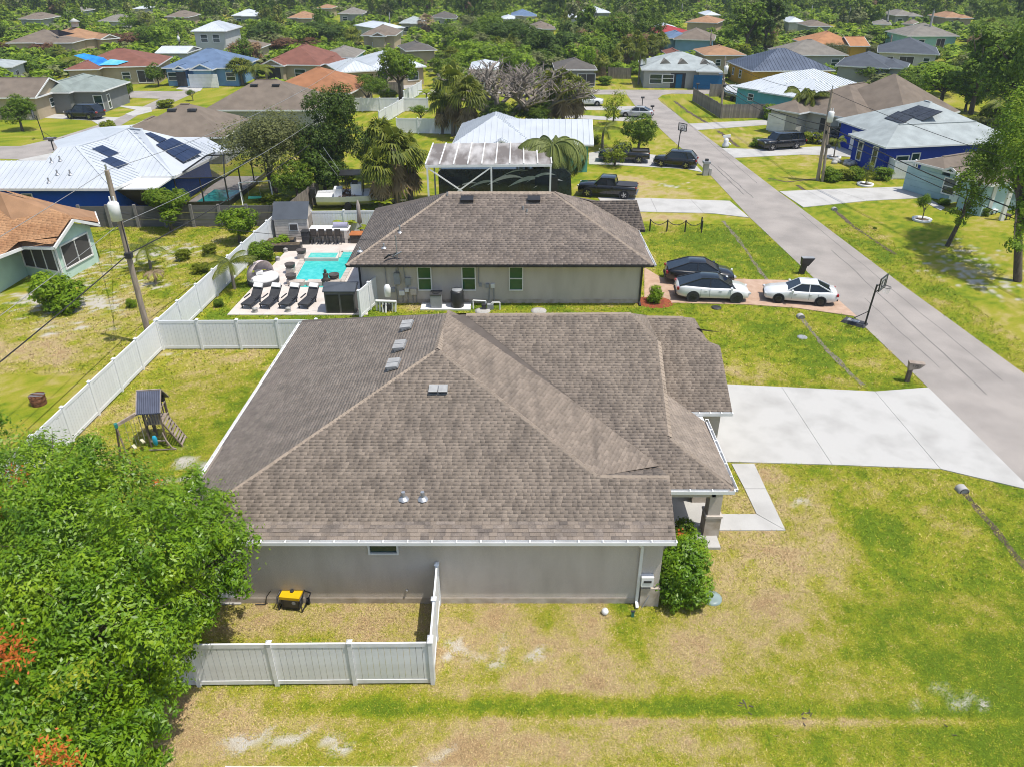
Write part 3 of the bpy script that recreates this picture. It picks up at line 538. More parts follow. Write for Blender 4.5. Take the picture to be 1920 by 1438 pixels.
for px in (682, 1197): x = P(px, 566).x; B.part('downspout', MB().bar((x, yw - .06, EB - .3), (x, yw - .06, .1), .12, .09).bar((x, yb - .1, EB - .12), (x, yw - .06, EB - .32), .1, .09).bar((x, yw - .06, .12), (x, yw - .5, .04), .12, .09), m_black)
def boxw(x, z, w, h, d=.2, m=None, name='utility_box'): return B.part(name, MB().box((x, yw - d / 2, z), (w, d, h)), m or m_grey)
X_ = lambda px: P(px, 540, 1).x
boxw(X_(747), 1.75, .38, .75, .2); boxw(X_(767), 1.55, .36, .5, .18); boxw(X_(738), .95, .25, .28, .14); boxw(X_(754), .75, .35, .3, .14, m_white); boxw(X_(764), .95, .28, .24, .14, m_white); boxw(X_(776), .85, .4, .42, .18, m_stucco); boxw(X_(914), 1.25, .22, .26, .12); boxw(X_(924), 1.25, .25, .26, .14, m_white); boxw(X_(901), 1.3, .2, .22, .1)
for px, z0, z1 in ((726, 2.7, .5), (747, 2.8, 2.1), (750, 2.8, 2.1), (760, 2.7, 1.8), (744, 1.4, .2), (756, .7, .1), (766, 1.3, .1), (774, .6, .1), (782, .8, .1), (899, 2.7, 1.4), (918, 1.1, .2), (926, 1.1, .1)): B.part('conduit', MB().tube([(X_(px), yw - .05, z0), (X_(px) + random.uniform(-.06, .06), yw - .05, z1)], .025, 5), m_grey)
bn = nrm(-90, .46)
for px, py in ((876, 374), (1001, 374)): o_ = hit(px, py + 2, VB['r1'], bn); B.part('roof_vent', MB().box(o_ + Vector((0, -.1, .12)), (.85, .5, .16), rot=Matrix.Rotation(R(20), 3, 'X')), m_black, rfB)
for px, py, h in ((839, 372, .4), (981, 397, .35), (988, 401, .3), (720, 466, .3), (675, 472, .25), (750, 437, .5)): pipe_vent(B, rfB, hit(px, py, bFL, bn), h, None, .06)
p_ = hit(745, 486, bFL, bn); mast = B.part('service_mast', MB().tube([p_ - Vector((0, 0, .3)), p_ + Vector((0, 0, 1.5))], .04, 6).tube([p_ + Vector((-.3, 0, .15)), p_ + Vector((.3, -.1, .5))], .05, 6), m_galv, rfB); B.part('service_cable', MB().tube([p_ + Vector((-.05, 0, .3)), p_ + Vector((-.5, -.2, .35)), p_ + Vector((-.75, -.3, .12)), p_ + Vector((-.5, -.1, .25)), p_ + Vector((0, 0, .4))], .04, 5), m_black, rfB)
garage(B, (VB['qe'].x - .5, VB['RB'].y + 4, 1.1), (1, 0), 4.8, 2.15, m_white)
# ------------------------------------------------------------------ the other houses
def rmat(name, hexc, k=1.35, c2=.78, **kw): c = ph(hexc, k); kw.setdefault('fine', .1); return mat(name, c, tuple(x * c2 for x in c), **{**dict(sc=.9, rough=.9, det=8), **kw})
m_rgrey = rmat('grey_shingles', '8f897f'); m_rbrown = rmat('brown_grey_shingles', '877a6c'); m_rdark = rmat('dark_shingles', '6b6660'); m_rtan = rmat('tan_brown_shingles', 'b28a68'); m_rrust = rmat('rust_shingles', 'b07a55'); m_rred = rmat('red_brown_shingles', '8e5f50')
m_rblue = rmat('slate_blue_shingles', '6f86a5'); m_rpale = rmat('pale_grey_shingles', 'b4bcbb'); m_rgreen = rmat('grey_green_shingles', '98a39d'); m_rslate = rmat('slate_shingles', '5a6068'); m_rorange = rmat('orange_shingles', 'c08a60'); m_rredmetal = rmat('red_metal', 'b03a35', rough=.5)
m_rmetal = mat('pale_blue_metal', (.47, .50, .53), (.42, .45, .48), sc=.5, rough=.5, spec=.3); m_rwhite = mat('white_metal', (.52, .55, .57), (.45, .48, .50), sc=.5, rough=.45); m_rdmetal = mat('dark_blue_metal', (.10, .12, .16), (.075, .09, .12), sc=.5, rough=.4)
def wmat(name, hexc, k=1.35): c = ph(hexc, k); return mat(name, c, tuple(x * .88 for x in c), sc=.8, rough=.95, bump=.2, bsc=50)
m_wblue = wmat('cobalt_blue_wall', '1557bb'); m_wroyal = wmat('royal_blue_wall', '2a48b5'); m_wmint = wmat('mint_wall', 'd3f0df'); m_wteal = wmat('teal_wall', '74c5b2', 1.5); m_waqua = wmat('aqua_wall', '7cd0dc', 1.5); m_wlight = wmat('pale_blue_wall', 'b7d6d8'); m_wsky = wmat('sky_blue_wall', '8ab4dc')
m_wwhite = wmat('off_white_wall', 'e2e2da', 1.5); m_wgrey = wmat('mid_grey_wall', '8b8d8c'); m_wlg = wmat('light_grey_wall', 'b9bab6'); m_wtan = wmat('tan_wall', 'c9b79a'); m_wyel = wmat('yellow_wall', 'dcae3c'); m_wmintb = wmat('blue_green_wall', 'a6d9cf')
m_bluedoor = wmat('blue_door', '2a6f9a'); m_brdoor = wmat('brown_door', '4a3528'); m_solar = mat('solar_cells', (.012, .02, .05), (.02, .03, .065), sc=1, rough=.12, spec=.7); m_solar2 = mat('black_solar_cells', (.025, .024, .026), (.04, .04, .04), sc=1, rough=.25, spec=.5); m_tarp = mat('blue_tarp', ph('1b78e0'), ph('3aa4ee'), sc=.6, rough=.4, bump=.5, bsc=1.5); m_tarp2 = mat('pale_blue_tarp', ph('55c0f0'), ph('90d8f8'), sc=.8, rough=.4, bump=.4, bsc=2)
def rect_roof(u0, u1, v0, v1, z, p, kind):
    """planes and ridge of a roof over a rectangle (local u, v)"""
    c = lambda u, v, h: Vector((u, v, h)); a, b, d, e = c(u0, v0, z), c(u1, v0, z), c(u1, v1, z), c(u0, v1, z); w, dp = u1 - u0, v1 - v0
    if kind == 'hip':
        if w >= dp: h = z + p * dp / 2; r1, r2 = c(u0 + dp / 2, (v0 + v1) / 2, h), c(u1 - dp / 2, (v0 + v1) / 2, h); return [[a, b, r2, r1], [b, d, r2], [d, e, r1, r2], [e, a, r1]], (r1, r2), []
        h = z + p * w / 2; r1, r2 = c((u0 + u1) / 2, v0 + w / 2, h), c((u0 + u1) / 2, v1 - w / 2, h); return [[a, b, r1], [b, d, r2, r1], [d, e, r2], [e, a, r1, r2]], (r1, r2), []
    if kind == 'gable_u': h = z + p * dp / 2; r1, r2 = c(u0, (v0 + v1) / 2, h), c(u1, (v0 + v1) / 2, h); return [[a, b, r2, r1], [d, e, r1, r2]], (r1, r2), [[b, d, r2], [e, a, r1]]
    h = z + p * w / 2; r1, r2 = c((u0 + u1) / 2, v0, h), c((u0 + u1) / 2, v1, h); return [[b, d, r2, r1], [e, a, r1, r2]], (r1, r2), [[a, b, r1], [d, e, r2]]
HOUSES = []; FARC = []
def house(label, Lp, Rp, depth, wall, roof, He=2.9, p=.38, kind='hip', ov=.5, wings=(), wins=(), trim=None, metal=False, group=None, vents=0, back=False, name='house', roofkw=None):
    L, R_ = P(*Lp, He), P(*Rp, He); w = (R_ - L).length; ex = (R_ - L).normalized(); ey = Vector((-ex.y, ex.x, 0)); o = (L + R_) / 2; o.z = 0
    th = TH(name, (o.x, o.y, 0), label, 'house', group); G = lambda q: o + ex * q[0] + ey * q[1] + Vector((0, 0, q[2]))
    rects = [(-w / 2, w / 2, 0, depth, kind, He, p)] + [(u0 * w - w / 2, u1 * w - w / 2, v0, v1, k, h or He, pp or p) for u0, u1, v0, v1, k, h, pp in wings]
    HOUSES.append((label, (Lp[0] + Rp[0]) / 2, (Lp[1] + Rp[1]) / 2, abs(Rp[0] - Lp[0])))
    planes = []; mb = MB(); wm = MB(); gw = []; fa = MB(); ridges = []
    for (u0, u1, v0, v1, k, h, pp) in rects:
        pls, rd, gables = rect_roof(u0, u1, v0, v1, h, pp, k); ridges.append(rd)
        for q in pls: g = [G(x) for x in q]; planes.append(g); mb.poly(g)
        wallp = [G((a, b, 0)) for a, b in ((u0 + ov, v0 + ov), (u1 - ov, v0 + ov), (u1 - ov, v1 - ov), (u0 + ov, v1 - ov))]; wm.prism([(q.x, q.y) for q in wallp], 0, h - .06); PAVED.append([(q.x, q.y) for q in wallp])
        cs = [Vector((u0, v0, h)), Vector((u1, v0, h)), Vector((u1, v1, h)), Vector((u0, v1, h))]
        for a, b in zip(cs, cs[1:] + cs[:1]): fa.bar(G(a - Vector((0, 0, .08))), G(b - Vector((0, 0, .08))), .05, .17)
        fa.poly([G(c - Vector((0, 0, .05))) for c in cs])
        for q in gables:
            cen = (q[0] + q[1]) / 2; ins = [x + (cen - x).normalized() * 0 + Vector((cen.x - x.x, cen.y - x.y, 0)) * 0 for x in q]; nn = (q[1] - q[0]).cross(Vector((0, 0, 1))).normalized(); gw.append([G(x - nn * ov * (.8) - Vector((0, 0, .03))) for x in q])
            for a in (q[0], q[1]): fa.bar(G(a - Vector((0, 0, .07))), G(q[2] - Vector((0, 0, .07))), .06, .18)
    ro = th.part('roof', mb, roof); th.part('wall', wm, wall); th.part('fascia', fa, trim or m_white)
    for q in gw: th.part('gable_wall', MB().poly(q), wall)
    if metal: seams(th, planes, roof, ro, .6, .05, .05)
    else:
        for a, b in ridges:
            if (a - b).length > .3: th.part('ridge_cap', MB().bar(G(a), G(b), .3, .06), roof, ro)
    n = -ey
    for side, u, z, ww, hh, kd in wins:                   # on the front f, right r or left l wall of a rectangle
        ri = 0
        if side[1:]: ri = int(side[1:])
        u0, u1, v0, v1, k, h, pp = rects[ri]
        if side[0] == 'f': c = G((u0 + ov + (u1 - u0 - 2 * ov) * u, v0 + ov - .0, z)); nn = -ey
        elif side[0] == 'r': c = G((u1 - ov, v0 + ov + (v1 - v0 - 2 * ov) * u, z)); nn = ex
        else: c = G((u0 + ov, v0 + ov + (v1 - v0 - 2 * ov) * u, z)); nn = -ex
        if kd == 'win': window(th, c, nn, ww, hh, True, .1)
        elif kd == 'wide': window(th, c, nn, ww, hh, False, .1, divs=2)
        elif kd == 'dark': window(th, c, nn, ww, hh, False, .08, gm=m_screen, divs=1, name='screen_opening')
        elif kd == 'entry': t_ = Vector((-nn.y, nn.x, 0)); e_ = th.part('entry', MB().bar(c - t_ * ww / 2 + nn * .01, c + t_ * ww / 2 + nn * .01, hh, .04, upv=nn), m_dark)
        else: garage(th, c, nn, ww, hh, {'gw': m_white, 'gb': m_bluedoor, 'gbr': m_brdoor, 'gl': m_wlight}[kd])
    th.G = G; th.rects = rects; th.ro = ro; th.planes = planes; th.ex = ex; th.ey = ey; th.w = w
    for i in range(vents):
        pts = planes[0]; a = sum(pts, Vector((0, 0, 0))) / len(pts); q = a + ex * (i - (vents - 1) / 2) * w * .22 + (ridges[0][0].z - He) * .0 * ex; pn = pnorm(pts); o_ = hit(*proj(a + ex * (i - (vents - 1) / 2) * w * .2 + ey * depth * .14 + Vector((0, 0, p * depth * .14))), pts[0], pn); th.part('roof_vent', MB().box(o_ + Vector((0, 0, .1)), (.9, .5, .22)), m_black, ro)
    return th
def panels(th, quad, plane, m, nu, nv, parent=None, name='solar_panel'):
    """grid of solar panels filling a quad seen on a roof plane"""
    n = pnorm(plane); q = [hit(a, b, plane[0], n) + n * .08 for a, b in quad]; a, b, c, d = q
    for i in range(nu):
        for j in range(nv):
            f = lambda s, t: (a.lerp(b, s)).lerp(d.lerp(c, s), t); g = .02
            r = [f((i + g) / nu, (j + g) / nv), f((i + 1 - g) / nu, (j + g) / nv), f((i + 1 - g) / nu, (j + 1 - g) / nv), f((i + g) / nu, (j + 1 - g) / nv)]
            mb = MB(); mb.faces([x - n * .06 for x in r] + r, [(4, 5, 6, 7), (0, 1, 5, 4), (1, 2, 6, 5), (2, 3, 7, 6), (3, 0, 4, 7)]); th.part(name, mb, m, parent)

# tan-roofed mint house cut by the left edge: porch gable towards the yard
def mint_house():
    th = TH('house', (-33, 55, 0), 'pale mint house with tan shingle roof and screened gable, cut by the left edge', 'house'); E_ = 2.7; p = .4
    a1 = P(44, 463, E_); a2 = P(101, 464, E_); g1 = P(186, 421, E_); ap = P(132, 397, 3.9); far = P(180, 399, 3.0)
    ex = (g1 - a2); ex.z = 0; gw_ = ex.length; ex.normalize(); ey = Vector((-ex.y, ex.x, 0)); ap = (a2 + g1) / 2; ap.z = E_ + p * gw_ / 2 * 1.15; back = -(ey if ey.x < 0 else -ey) * -1
    bk = Vector((-1, .25, 0)).normalized() if True else back
    e0 = P(-60, 503, E_); big = [e0, a1, a2, ap, P(178, 397, 3.6), P(0, 362, 5.4), P(-120, 345, 5.6)]
    pl1 = [e0, a1, a2, ap, ap + bk * 14, e0 + Vector((0, 9, 3))]; pl1 = [e0, a1, a2, ap, P(60, 376, 5.0), P(0, 362, 5.6), P(-140, 345, 5.7)]; pl2 = [g1, P(178, 398, E_ + .1), P(0, 362, 5.6), P(60, 376, 5.0), ap]
    mb = MB(); [mb.poly(q) for q in (pl1, pl2)]; mb.poly([P(178, 398, E_ + .1), P(-140, 330, E_), P(-140, 345, 5.7), P(0, 362, 5.6)]); ro = th.part('roof', mb, m_rtan)
    V_, F_ = [], []
    for i, q in enumerate((pl1, pl2)):
        v, f, _, _ = shingle_quads([x + Vector((0, 0, .05)) for x in q], .16, .3, .016, i + 40); b = len(V_); V_ += v; F_ += [tuple(b + j for j in k) for k in f]
    link('shingles', npmesh('shingles', np.array([tuple(x - th.c) for x in V_]), np.array(F_), mat('tan_shingle_tabs', ph('bd926c', 1.2), ph('a87c58', 1.2), sc=1, rough=.95, island=.12, fine=.12, world=True), 3), ro)['kind'] = 'stuff'
    fa = MB()
    for a, b in ((e0, a1), (a1, a2), (a2, ap), (ap, g1), (g1, P(178, 398, E_ + .1))): fa.bar(a - Vector((0, 0, .08)), b - Vector((0, 0, .08)), .12, .2)
    th.part('fascia', fa, m_white)
    n = Vector((ex.y, -ex.x, 0)); w1 = a2 + ex * .45 - n * .45; w2 = g1 - ex * .45 - n * .45; top = ap - n * .45 - Vector((0, 0, .2)); z0 = lambda v: Vector((v.x, v.y, 0)); inn = -n * 7
    wm = MB(); wm.poly([z0(w1), z0(w2), w2, top, w1]); wm.poly([z0(w2), z0(w2) + inn, w2 + inn, w2]); th.part('wall', wm, m_wmint)
    b1 = P(53, 517); b0 = P(3, 548); d = (b0 - b1).normalized(); q1 = b1; q0 = b1 + d * 8; wm = MB(); wm.poly([q0, q1, q1 + Vector((0, 0, E_)), q0 + Vector((0, 0, E_))]); q2 = z0(w1) + inn * .5; wm.poly([q1, q2, q2 + Vector((0, 0, E_)), q1 + Vector((0, 0, E_))]); th.part('wall', wm, m_wmint)
    c = z0(w1).lerp(z0(w2), .5) + Vector((0, 0, 1.55)); window(th, c, n, gw_ * .62, 1.75, False, .1, gm=m_screen, divs=1, name='screen_opening')
    e = (q1 + z0(w1)) / 2; t = (z0(w1) - q1).normalized(); nn = Vector((t.y, -t.x, 0)); wm = MB(); wm.poly([q1, z0(w1), z0(w1) + Vector((0, 0, .7)), q1 + Vector((0, 0, .7))]); th.part('porch_wall', wm, m_wmint); window(th, e + Vector((0, 0, 1.65)), nn, (z0(w1) - q1).length * .96, 1.9, False, .08, gm=m_screen, divs=2, name='screen_opening')
    PAVED.append([(q0.x, q0.y), (w1.x, w1.y), (w2.x, w2.y), (w2.x - 8, w2.y + 3), (q0.x - 8, q0.y + 3)])
    th.part('downspout', MB().bar(w1 + n * .1, z0(w1) + n * .1, .1), m_white)
mint_house()
# blue house with pale metal roof, solar panels, pool cage
def blue_house():
    th = TH('house', (-38, 68, 0), 'cobalt blue house with pale ribbed metal roof and dark solar panels, left of the trees', 'house'); E_ = 2.9; p = .36
    f1 = P(100, 354, E_); f2 = P(300, 331, E_); r2 = P(264, 331, E_); r4 = P(327, 331, E_); nF, nR = nrm(-90, p), nrm(0, p)
    c1 = P(213, 354, E_); v = {}
    h = lambda a, b, q, n: hit(a, b, q, n)
    apx = h(144, 275, f1, nF); A1 = [P(-70, 354, E_), c1, apx, h(108, 278, f1, nF), h(86, 302, f1, nF), h(-70, 302, f1, nF)]
    rtop = h(200, 259, f2, nF); A2 = [c1, P(264, 331, E_), rtop, apx]
    top2 = h(240, 241, f2, nF); A3 = [P(264, 331, E_), r4, top2, rtop]; A4 = [r4, P(427, 281, E_), P(265, 243, top2.z + .05), top2]
    bk = [[A4[1], P(330, 228, E_), P(180, 240, E_), A4[2]], [A4[2], P(180, 240, E_), P(100, 265, E_), h(108, 278, f1, nF), apx, rtop, top2]]
    mb = MB(); [mb.poly(q) for q in [A1, A2, A3, A4] + bk]; ro = th.part('roof', mb, m_rmetal); seams(th, [A1, A3], m_rmetal, ro, .5, .05, .07); seams(th, [A2, A4], m_rmetal, ro, .5, .05, .05)
    for a, b in ((apx, c1), (top2, r4), (rtop, apx), (rtop, top2), (top2, A4[2])): th.part('ridge_cap', MB().bar(a, b, .3, .08), m_rmetal, ro)
    fa = MB(); [fa.bar(a - Vector((0, 0, .1)), b - Vector((0, 0, .1)), .08, .22) for a, b in ((A1[0], c1), (c1, A2[1]), (A2[1], r4), (r4, A4[1]))]; th.part('fascia', fa, m_white)
    yw = f1.y + .5; x1 = c1.x - .4; x2 = r4.x - .5; yw2 = r4.y + .5; yk = yw + 1.5; pts = [(-75, yw), (x1, yw), (x1, yw2), (x2, yw2), (x2, A4[1].y - .6), (-37, A4[1].y - .6), (-37, yk), (-75, yk)]; PAVED.append(pts)
    th.part('wall', MB().prism(pts, 0, E_ - .1), m_wblue)
    window(th, (P(75, 372, 1.5).x, yw, 1.6), (0, -1), .9, 1.5); window(th, (P(30, 362, 2).x, yw, 1.9), (0, -1), 1.6, .9, False)
    pn = A4; panels(th, [(272, 252), (282, 250), (313, 263), (300, 269)], pn, m_solar, 3, 2, ro); panels(th, [(292, 273), (322, 260), (379, 287), (344, 306)], pn, m_solar, 4, 3, ro)
    panels(th, [(172, 281), (192, 274), (223, 289), (204, 296)], A2, m_solar, 3, 2, ro); panels(th, [(189, 303), (208, 295), (241, 309), (222, 318)], A2, m_solar, 3, 2, ro)
    for px, py in ((97, 305), (113, 302), (108, 328), (132, 328), (92, 343)): pipe_vent(th, ro, hit(px, py, f1, nF), .4)
    a = [P(264, 331.5, E_ - .15), P(326, 331.5, E_ - .15), P(292, 354, E_ - .3), P(218, 354.5, E_ - .3)]; aw = MB(); aw.faces(a + [x - Vector((0, 0, .12)) for x in a], [(0, 1, 2, 3), (4, 5, 6, 7), (2, 3, 7, 6), (1, 2, 6, 5)]); th.part('awning', aw, m_white)
    sc = MB(); sc.poly([P(218, 388), P(292, 388), a[2] - Vector((0, .0, .12)), a[3] - Vector((0, 0, .12))]); th.part('screen_wall', sc, m_screen)
    # pool cage
    cg = TH('pool_cage', (-29, 63, 0), 'black framed screen cage over a turquoise pool beside the blue house', 'pool cage')
    fl = P(338, 390); fr = P(431, 388); h_ = 2.6; W_ = P(478, 347); Z = lambda q, z: Vector((q.x, q.y, z)); bl = Vector((fl.x + .5, W_.y + 3, 0)); br = Vector((W_.x + .3, W_.y + 3, 0)); cpk = [Z(fl.lerp(bl, .35) + Vector((1.6, 0, 0)), 3.7), Z(fr.lerp(br, .35) - Vector((1.2, 0, 0)), 3.7)]
    tops = [Z(fl, h_), Z(fr, h_), Z(br, h_), Z(bl, h_)]; eav = P(425, 283, 2.7); m_cage = m_black
    def bar(a, b, w=.1): cg.part('frame_bar', MB().bar(a, b, w), m_cage)
    for q in (fl, fl.lerp(fr, .5), fr, fr.lerp(br, .33), fr.lerp(br, .66), br): bar(q, Z(q, h_))
    for a, b in ((tops[0], tops[1]), (tops[1], tops[2]), (fl + Vector((0, 0, .45)), fr + Vector((0, 0, .45))), (fr + Vector((0, 0, .45)), br + Vector((0, 0, .45))), (tops[0], cpk[0]), (tops[1], cpk[1]), (cpk[0], cpk[1]), (cpk[1], tops[2]), (cpk[0], tops[3])): bar(a, b)
    msc = bpy.data.materials.new('insect_screen'); msc.use_nodes = True; b_ = msc.node_tree.nodes['Principled BSDF']; b_.inputs['Base Color'].default_value = (.03, .03, .035, 1); b_.inputs['Alpha'].default_value = .42; b_.inputs['Roughness'].default_value = .8
    for q in ([tops[0], tops[1], cpk[1], cpk[0]], [tops[1], tops[2], cpk[1]], [cpk[0], cpk[1], tops[2], tops[3]], [fl, fr, tops[1], tops[0]], [fr, br, tops[2], tops[1]]): cg.part('screen_panel', MB().poly(q), msc)
    cg.part('kick_plate', MB().bar(fl + Vector((0, 0, .22)), fr + Vector((0, 0, .22)), .04, .45).bar(fr + Vector((0, 0, .22)), br + Vector((0, 0, .22)), .04, .45), m_black)
    sheet('pool_patio', [(fl.x + .1, fl.y + .1), (fr.x - .1, fr.y + .1), (br.x, br.y), (bl.x, bl.y)], m_deck, .06, world=True)
    pw = [P(366, 381, .1), P(428, 381, .1), P(462, 358, .1), P(402, 356, .1)]; c = sum(pw, Vector((0, 0, 0))) / 4; MB().poly([q - c for q in pw]).build('pool_water', m_water, loc=c, kind='structure')
m_water = mat('pool_water', ph('2fc3bd', 1.3), ph('58d8d0', 1.3), sc=2.5, rough=.04, spec=.5, bump=.12, bsc=2.2)  # paler mottling in the colour stands for caustics
blue_house()
house('brown shingle house nearest behind the blue metal-roofed house', (225, 258), (421, 258), 10, m_wlg, m_rbrown, p=.5, wings=[(-.12, .3, 2, 9, 'hip', None, .4)], vents=2)
house('brown shingle house farther back, left of the tall dense tree', (380, 207), (588, 207), 11, m_wlg, m_rbrown, p=.5, vents=2)
house('new unpainted block house under a grey green hip roof near the left edge', (57, 174), (130, 174), 13, m_wgrey, m_rgreen, p=.4, wings=[(.5, 1.75, 1.2, 10, 'hip', None, .4)], wins=[('f1', .88, 1.2, 1.3, 2.2, 'win'), ('r1', .2, 1.2, .9, 2, 'win')])
house('brown roofed house corner with white gable, at the left edge behind the small tree', (-60, 184), (66, 184), 9, m_wtan, m_rbrown, p=.42, kind='gable_u', wins=[('r', .5, 1.6, 1.2, 1.2, 'win')])
hb = house('sky blue house with slate blue roof and white garage door, upper left', (302, 128), (447, 128), 12, m_wsky, m_rblue, p=.4, wings=[(.2, .36, -1.8, 5, 'gable_v', None, .55), (.42, .72, -2.2, 6, 'gable_v', None, .45)], wins=[('f2', .5, 1.1, 4.8, 2.1, 'gw'), ('f1', .5, 1.3, 1.6, 2.3, 'entry'), ('f', .08, 1.5, 1.6, 1.4, 'win'), ('f', .9, 1.5, 1.6, 1.4, 'win')])
ht = house('red brown roofed house with bright blue tarps on the roof', (128, 128), (296, 124), 13, m_wtan, m_rred, p=.34, wings=[(.0, .38, -2.5, 6, 'hip', None, .34)], wins=[('f', .62, 1.4, 1.4, 1.2, 'win'), ('f', .85, 1.2, 2.5, 2, 'dark')])
n_ = pnorm(ht.planes[0]); tq = [hit(a, b, ht.planes[0][0], n_) + n_ * .12 for a, b in ((139, 106), (158, 102), (195, 110), (212, 122), (180, 126), (168, 117))]; ht.part('tarp', MB().poly(tq), m_tarp, ht.ro)
tq = [hit(a, b, ht.planes[0][0], n_) + n_ * .14 for a, b in ((186, 124), (208, 113), (242, 117), (220, 124))]; ht.part('tarp', MB().poly(tq), m_tarp2, ht.ro)
hsp = house('brown house with dark solar panels under far trees at upper left', (10, 81), (118, 80), 12, m_wtan, m_rbrown, p=.35, wings=[(.55, 1.2, -1, 7, 'hip', None, .3)]); hsp.part('solar_panel', MB().poly([q + Vector((0, 0, .3)) for q in (P(92, 60, 4.6), P(108, 59, 5), P(141, 67, 4), P(112, 72, 3.6))]), m_solar, hsp.ro)
hs_ = house('tan roofed far house with a small cupola, upper left', (120, 77), (214, 70), 13, m_wtan, m_rtan, p=.36, wings=[(.6, 1.0, -3, 5, 'gable_v', None, .4)]); hs_.part('cupola', MB().lathe([(.8, 0), (.8, .9), (1.3, 1.0), (.05, 1.7)], hs_.G((0, 6, 5)), 8), m_wwhite, hs_.ro)
house('white two storey house with pale hip roof, far left of the wood', (357, 59), (423, 59), 11, m_wwhite, m_rwhite, He=5.6, p=.4, wins=[('f', .3, 4.2, 1.5, 1.6, 'win'), ('f', .7, 4.2, 1.5, 1.6, 'win')], metal=True)
house('white roofed low shed house half hidden in the upper left wood', (290, 100), (350, 100), 8, m_wwhite, m_rwhite, p=.2, kind='gable_u')
house('white cut-off house at the left edge beside the reddish tree', (-50, 128), (22, 126), 8, m_wwhite, m_rpale, p=.25, wins=[('r', .4, 1.3, 1.5, 1.4, 'dark')])
house('tan stucco house with red brown hip roof and arched entry', (488, 121), (600, 123), 14, m_wtan, m_rred, p=.45, wings=[(.05, .45, -1.5, 5, 'gable_v', None, .45), (.85, 1.25, 2, 8, 'hip', None, .4)], wins=[('f1', .5, 1.3, 2.4, 2.3, 'entry'), ('f', .65, 1.5, 2, 1.4, 'win')])
house('low house with rusty orange shingle roof, centre left', (492, 172), (655, 176), 12, m_wtan, m_rrust, p=.42, vents=0)
house('pale green house with grey hip roof behind the white-roofed garage', (598, 108), (666, 108), 11, m_wmintb, m_rgrey, p=.38, wins=[('f', .8, 1.5, 1.6, 1.4, 'win'), ('f', .25, 1.3, 3, 2, 'dark')])
hw = house('tan house with white metal roof and brown garage door, upper centre', (690, 131), (800, 125), 14, m_wtan, m_rwhite, p=.36, metal=True, wings=[(-.5, .18, -1.5, 9, 'hip', None, .36)], wins=[('f1', .45, 1.2, 4.9, 2.2, 'gbr'), ('f', .2, 1.4, 1.8, 2, 'entry'), ('f', .8, 1.4, 2, 1.4, 'win')])
house('brown two-gabled house far up the middle, left of the dead palm', (676, 67), (742, 67), 12, m_wtan, m_rbrown, p=.4, He=4, wings=[(.3, .75, -2, 5, 'gable_v', None, .45)], wins=[('f', .5, 1.5, 3, 2.2, 'win')])
house('far house with blue white roof above the brown gabled house', (712, 55), (760, 52), 14, m_wwhite, m_rwhite, p=.3)
house('grey roofed house half hidden among bushes, upper centre', (760, 96), (820, 94), 10, m_wtan, m_rdark, p=.35)
house('white building seen through the bare tree', (880, 130), (935, 130), 9, m_wwhite, m_rwhite, p=.3)
house('dark brown low house behind palms left of the grey blue-door house', (1040, 131), (1120, 131), 9, m_wgrey, m_rdark, p=.35, wins=[('f', .8, 1.2, 3, 2, 'dark')])
hg = house('pale grey house with blue front door and blue garage at the street end', (1203, 131), (1353, 133), 12, m_wlg, m_rpale, p=.36, wings=[(.68, 1.0, -1.2, 8, 'hip', None, .36)], wins=[('f', .17, 1.4, 2.2, 1.6, 'win'), ('f', .33, 1.5, 2, 1.3, 'win'), ('f', .47, 1.2, 2.4, 2.3, 'entry'), ('f1', .48, 1.2, 4.6, 2.1, 'gb')])
for u in (.3, .52, .8): q = hg.G(((u - .5) * hg.w, 2.8, 2.9 + 2.8 * .36)); hg.part('dormer_vent', MB().faces([q + Vector((-.9, -.9, -.3)), q + Vector((.9, -.9, -.3)), q + Vector((0, -.9, .4)), q + Vector((0, 1.2, .4))], [(0, 1, 2), (1, 3, 2), (3, 0, 2)]), m_rgrey, hg.ro)
hg.part('front_door', MB().box(hg.G(((.485 - .5) * hg.w, .42, 1.1)), (1.0, .06, 2.1)), m_bluedoor)
house('yellow house with dark blue metal roof behind the aqua house', (1362, 115), (1410, 134), 14, m_wyel, m_rdmetal, p=.42, metal=True, wins=[('f', .5, 1.6, 1.2, 1.3, 'win'), ('f', .2, 1.6, .9, 1.3, 'win')])
ha = house('aqua house with white metal hip roof beside the plank fence', (1374, 162), (1478, 178), 17, m_waqua, m_rwhite, p=.4, metal=True, wings=[(.55, 1.6, -1.0, 8, 'hip', None, .4)], wins=[('f', .3, 1.7, 1.0, 1.0, 'win'), ('f', .62, 1.7, 1.0, 1.0, 'win'), ('f', .92, 1.2, 1.2, 2.1, 'entry')])
hbr = house('brown grey shingle house behind the pair of royal palms', (1455, 199), (1613, 226), 15, m_wlg, m_rbrown, p=.46, wings=[(.0, .42, -2, 6, 'hip', None, .42), (.3, 1.35, 3, 15, 'hip', None, .68)], wins=[('f1', .25, 1.2, 2.6, 2.1, 'gw'), ('f', .6, 1.3, 1.2, 2, 'entry'), ('f', .85, 1.5, 1.6, 1.4, 'win')])
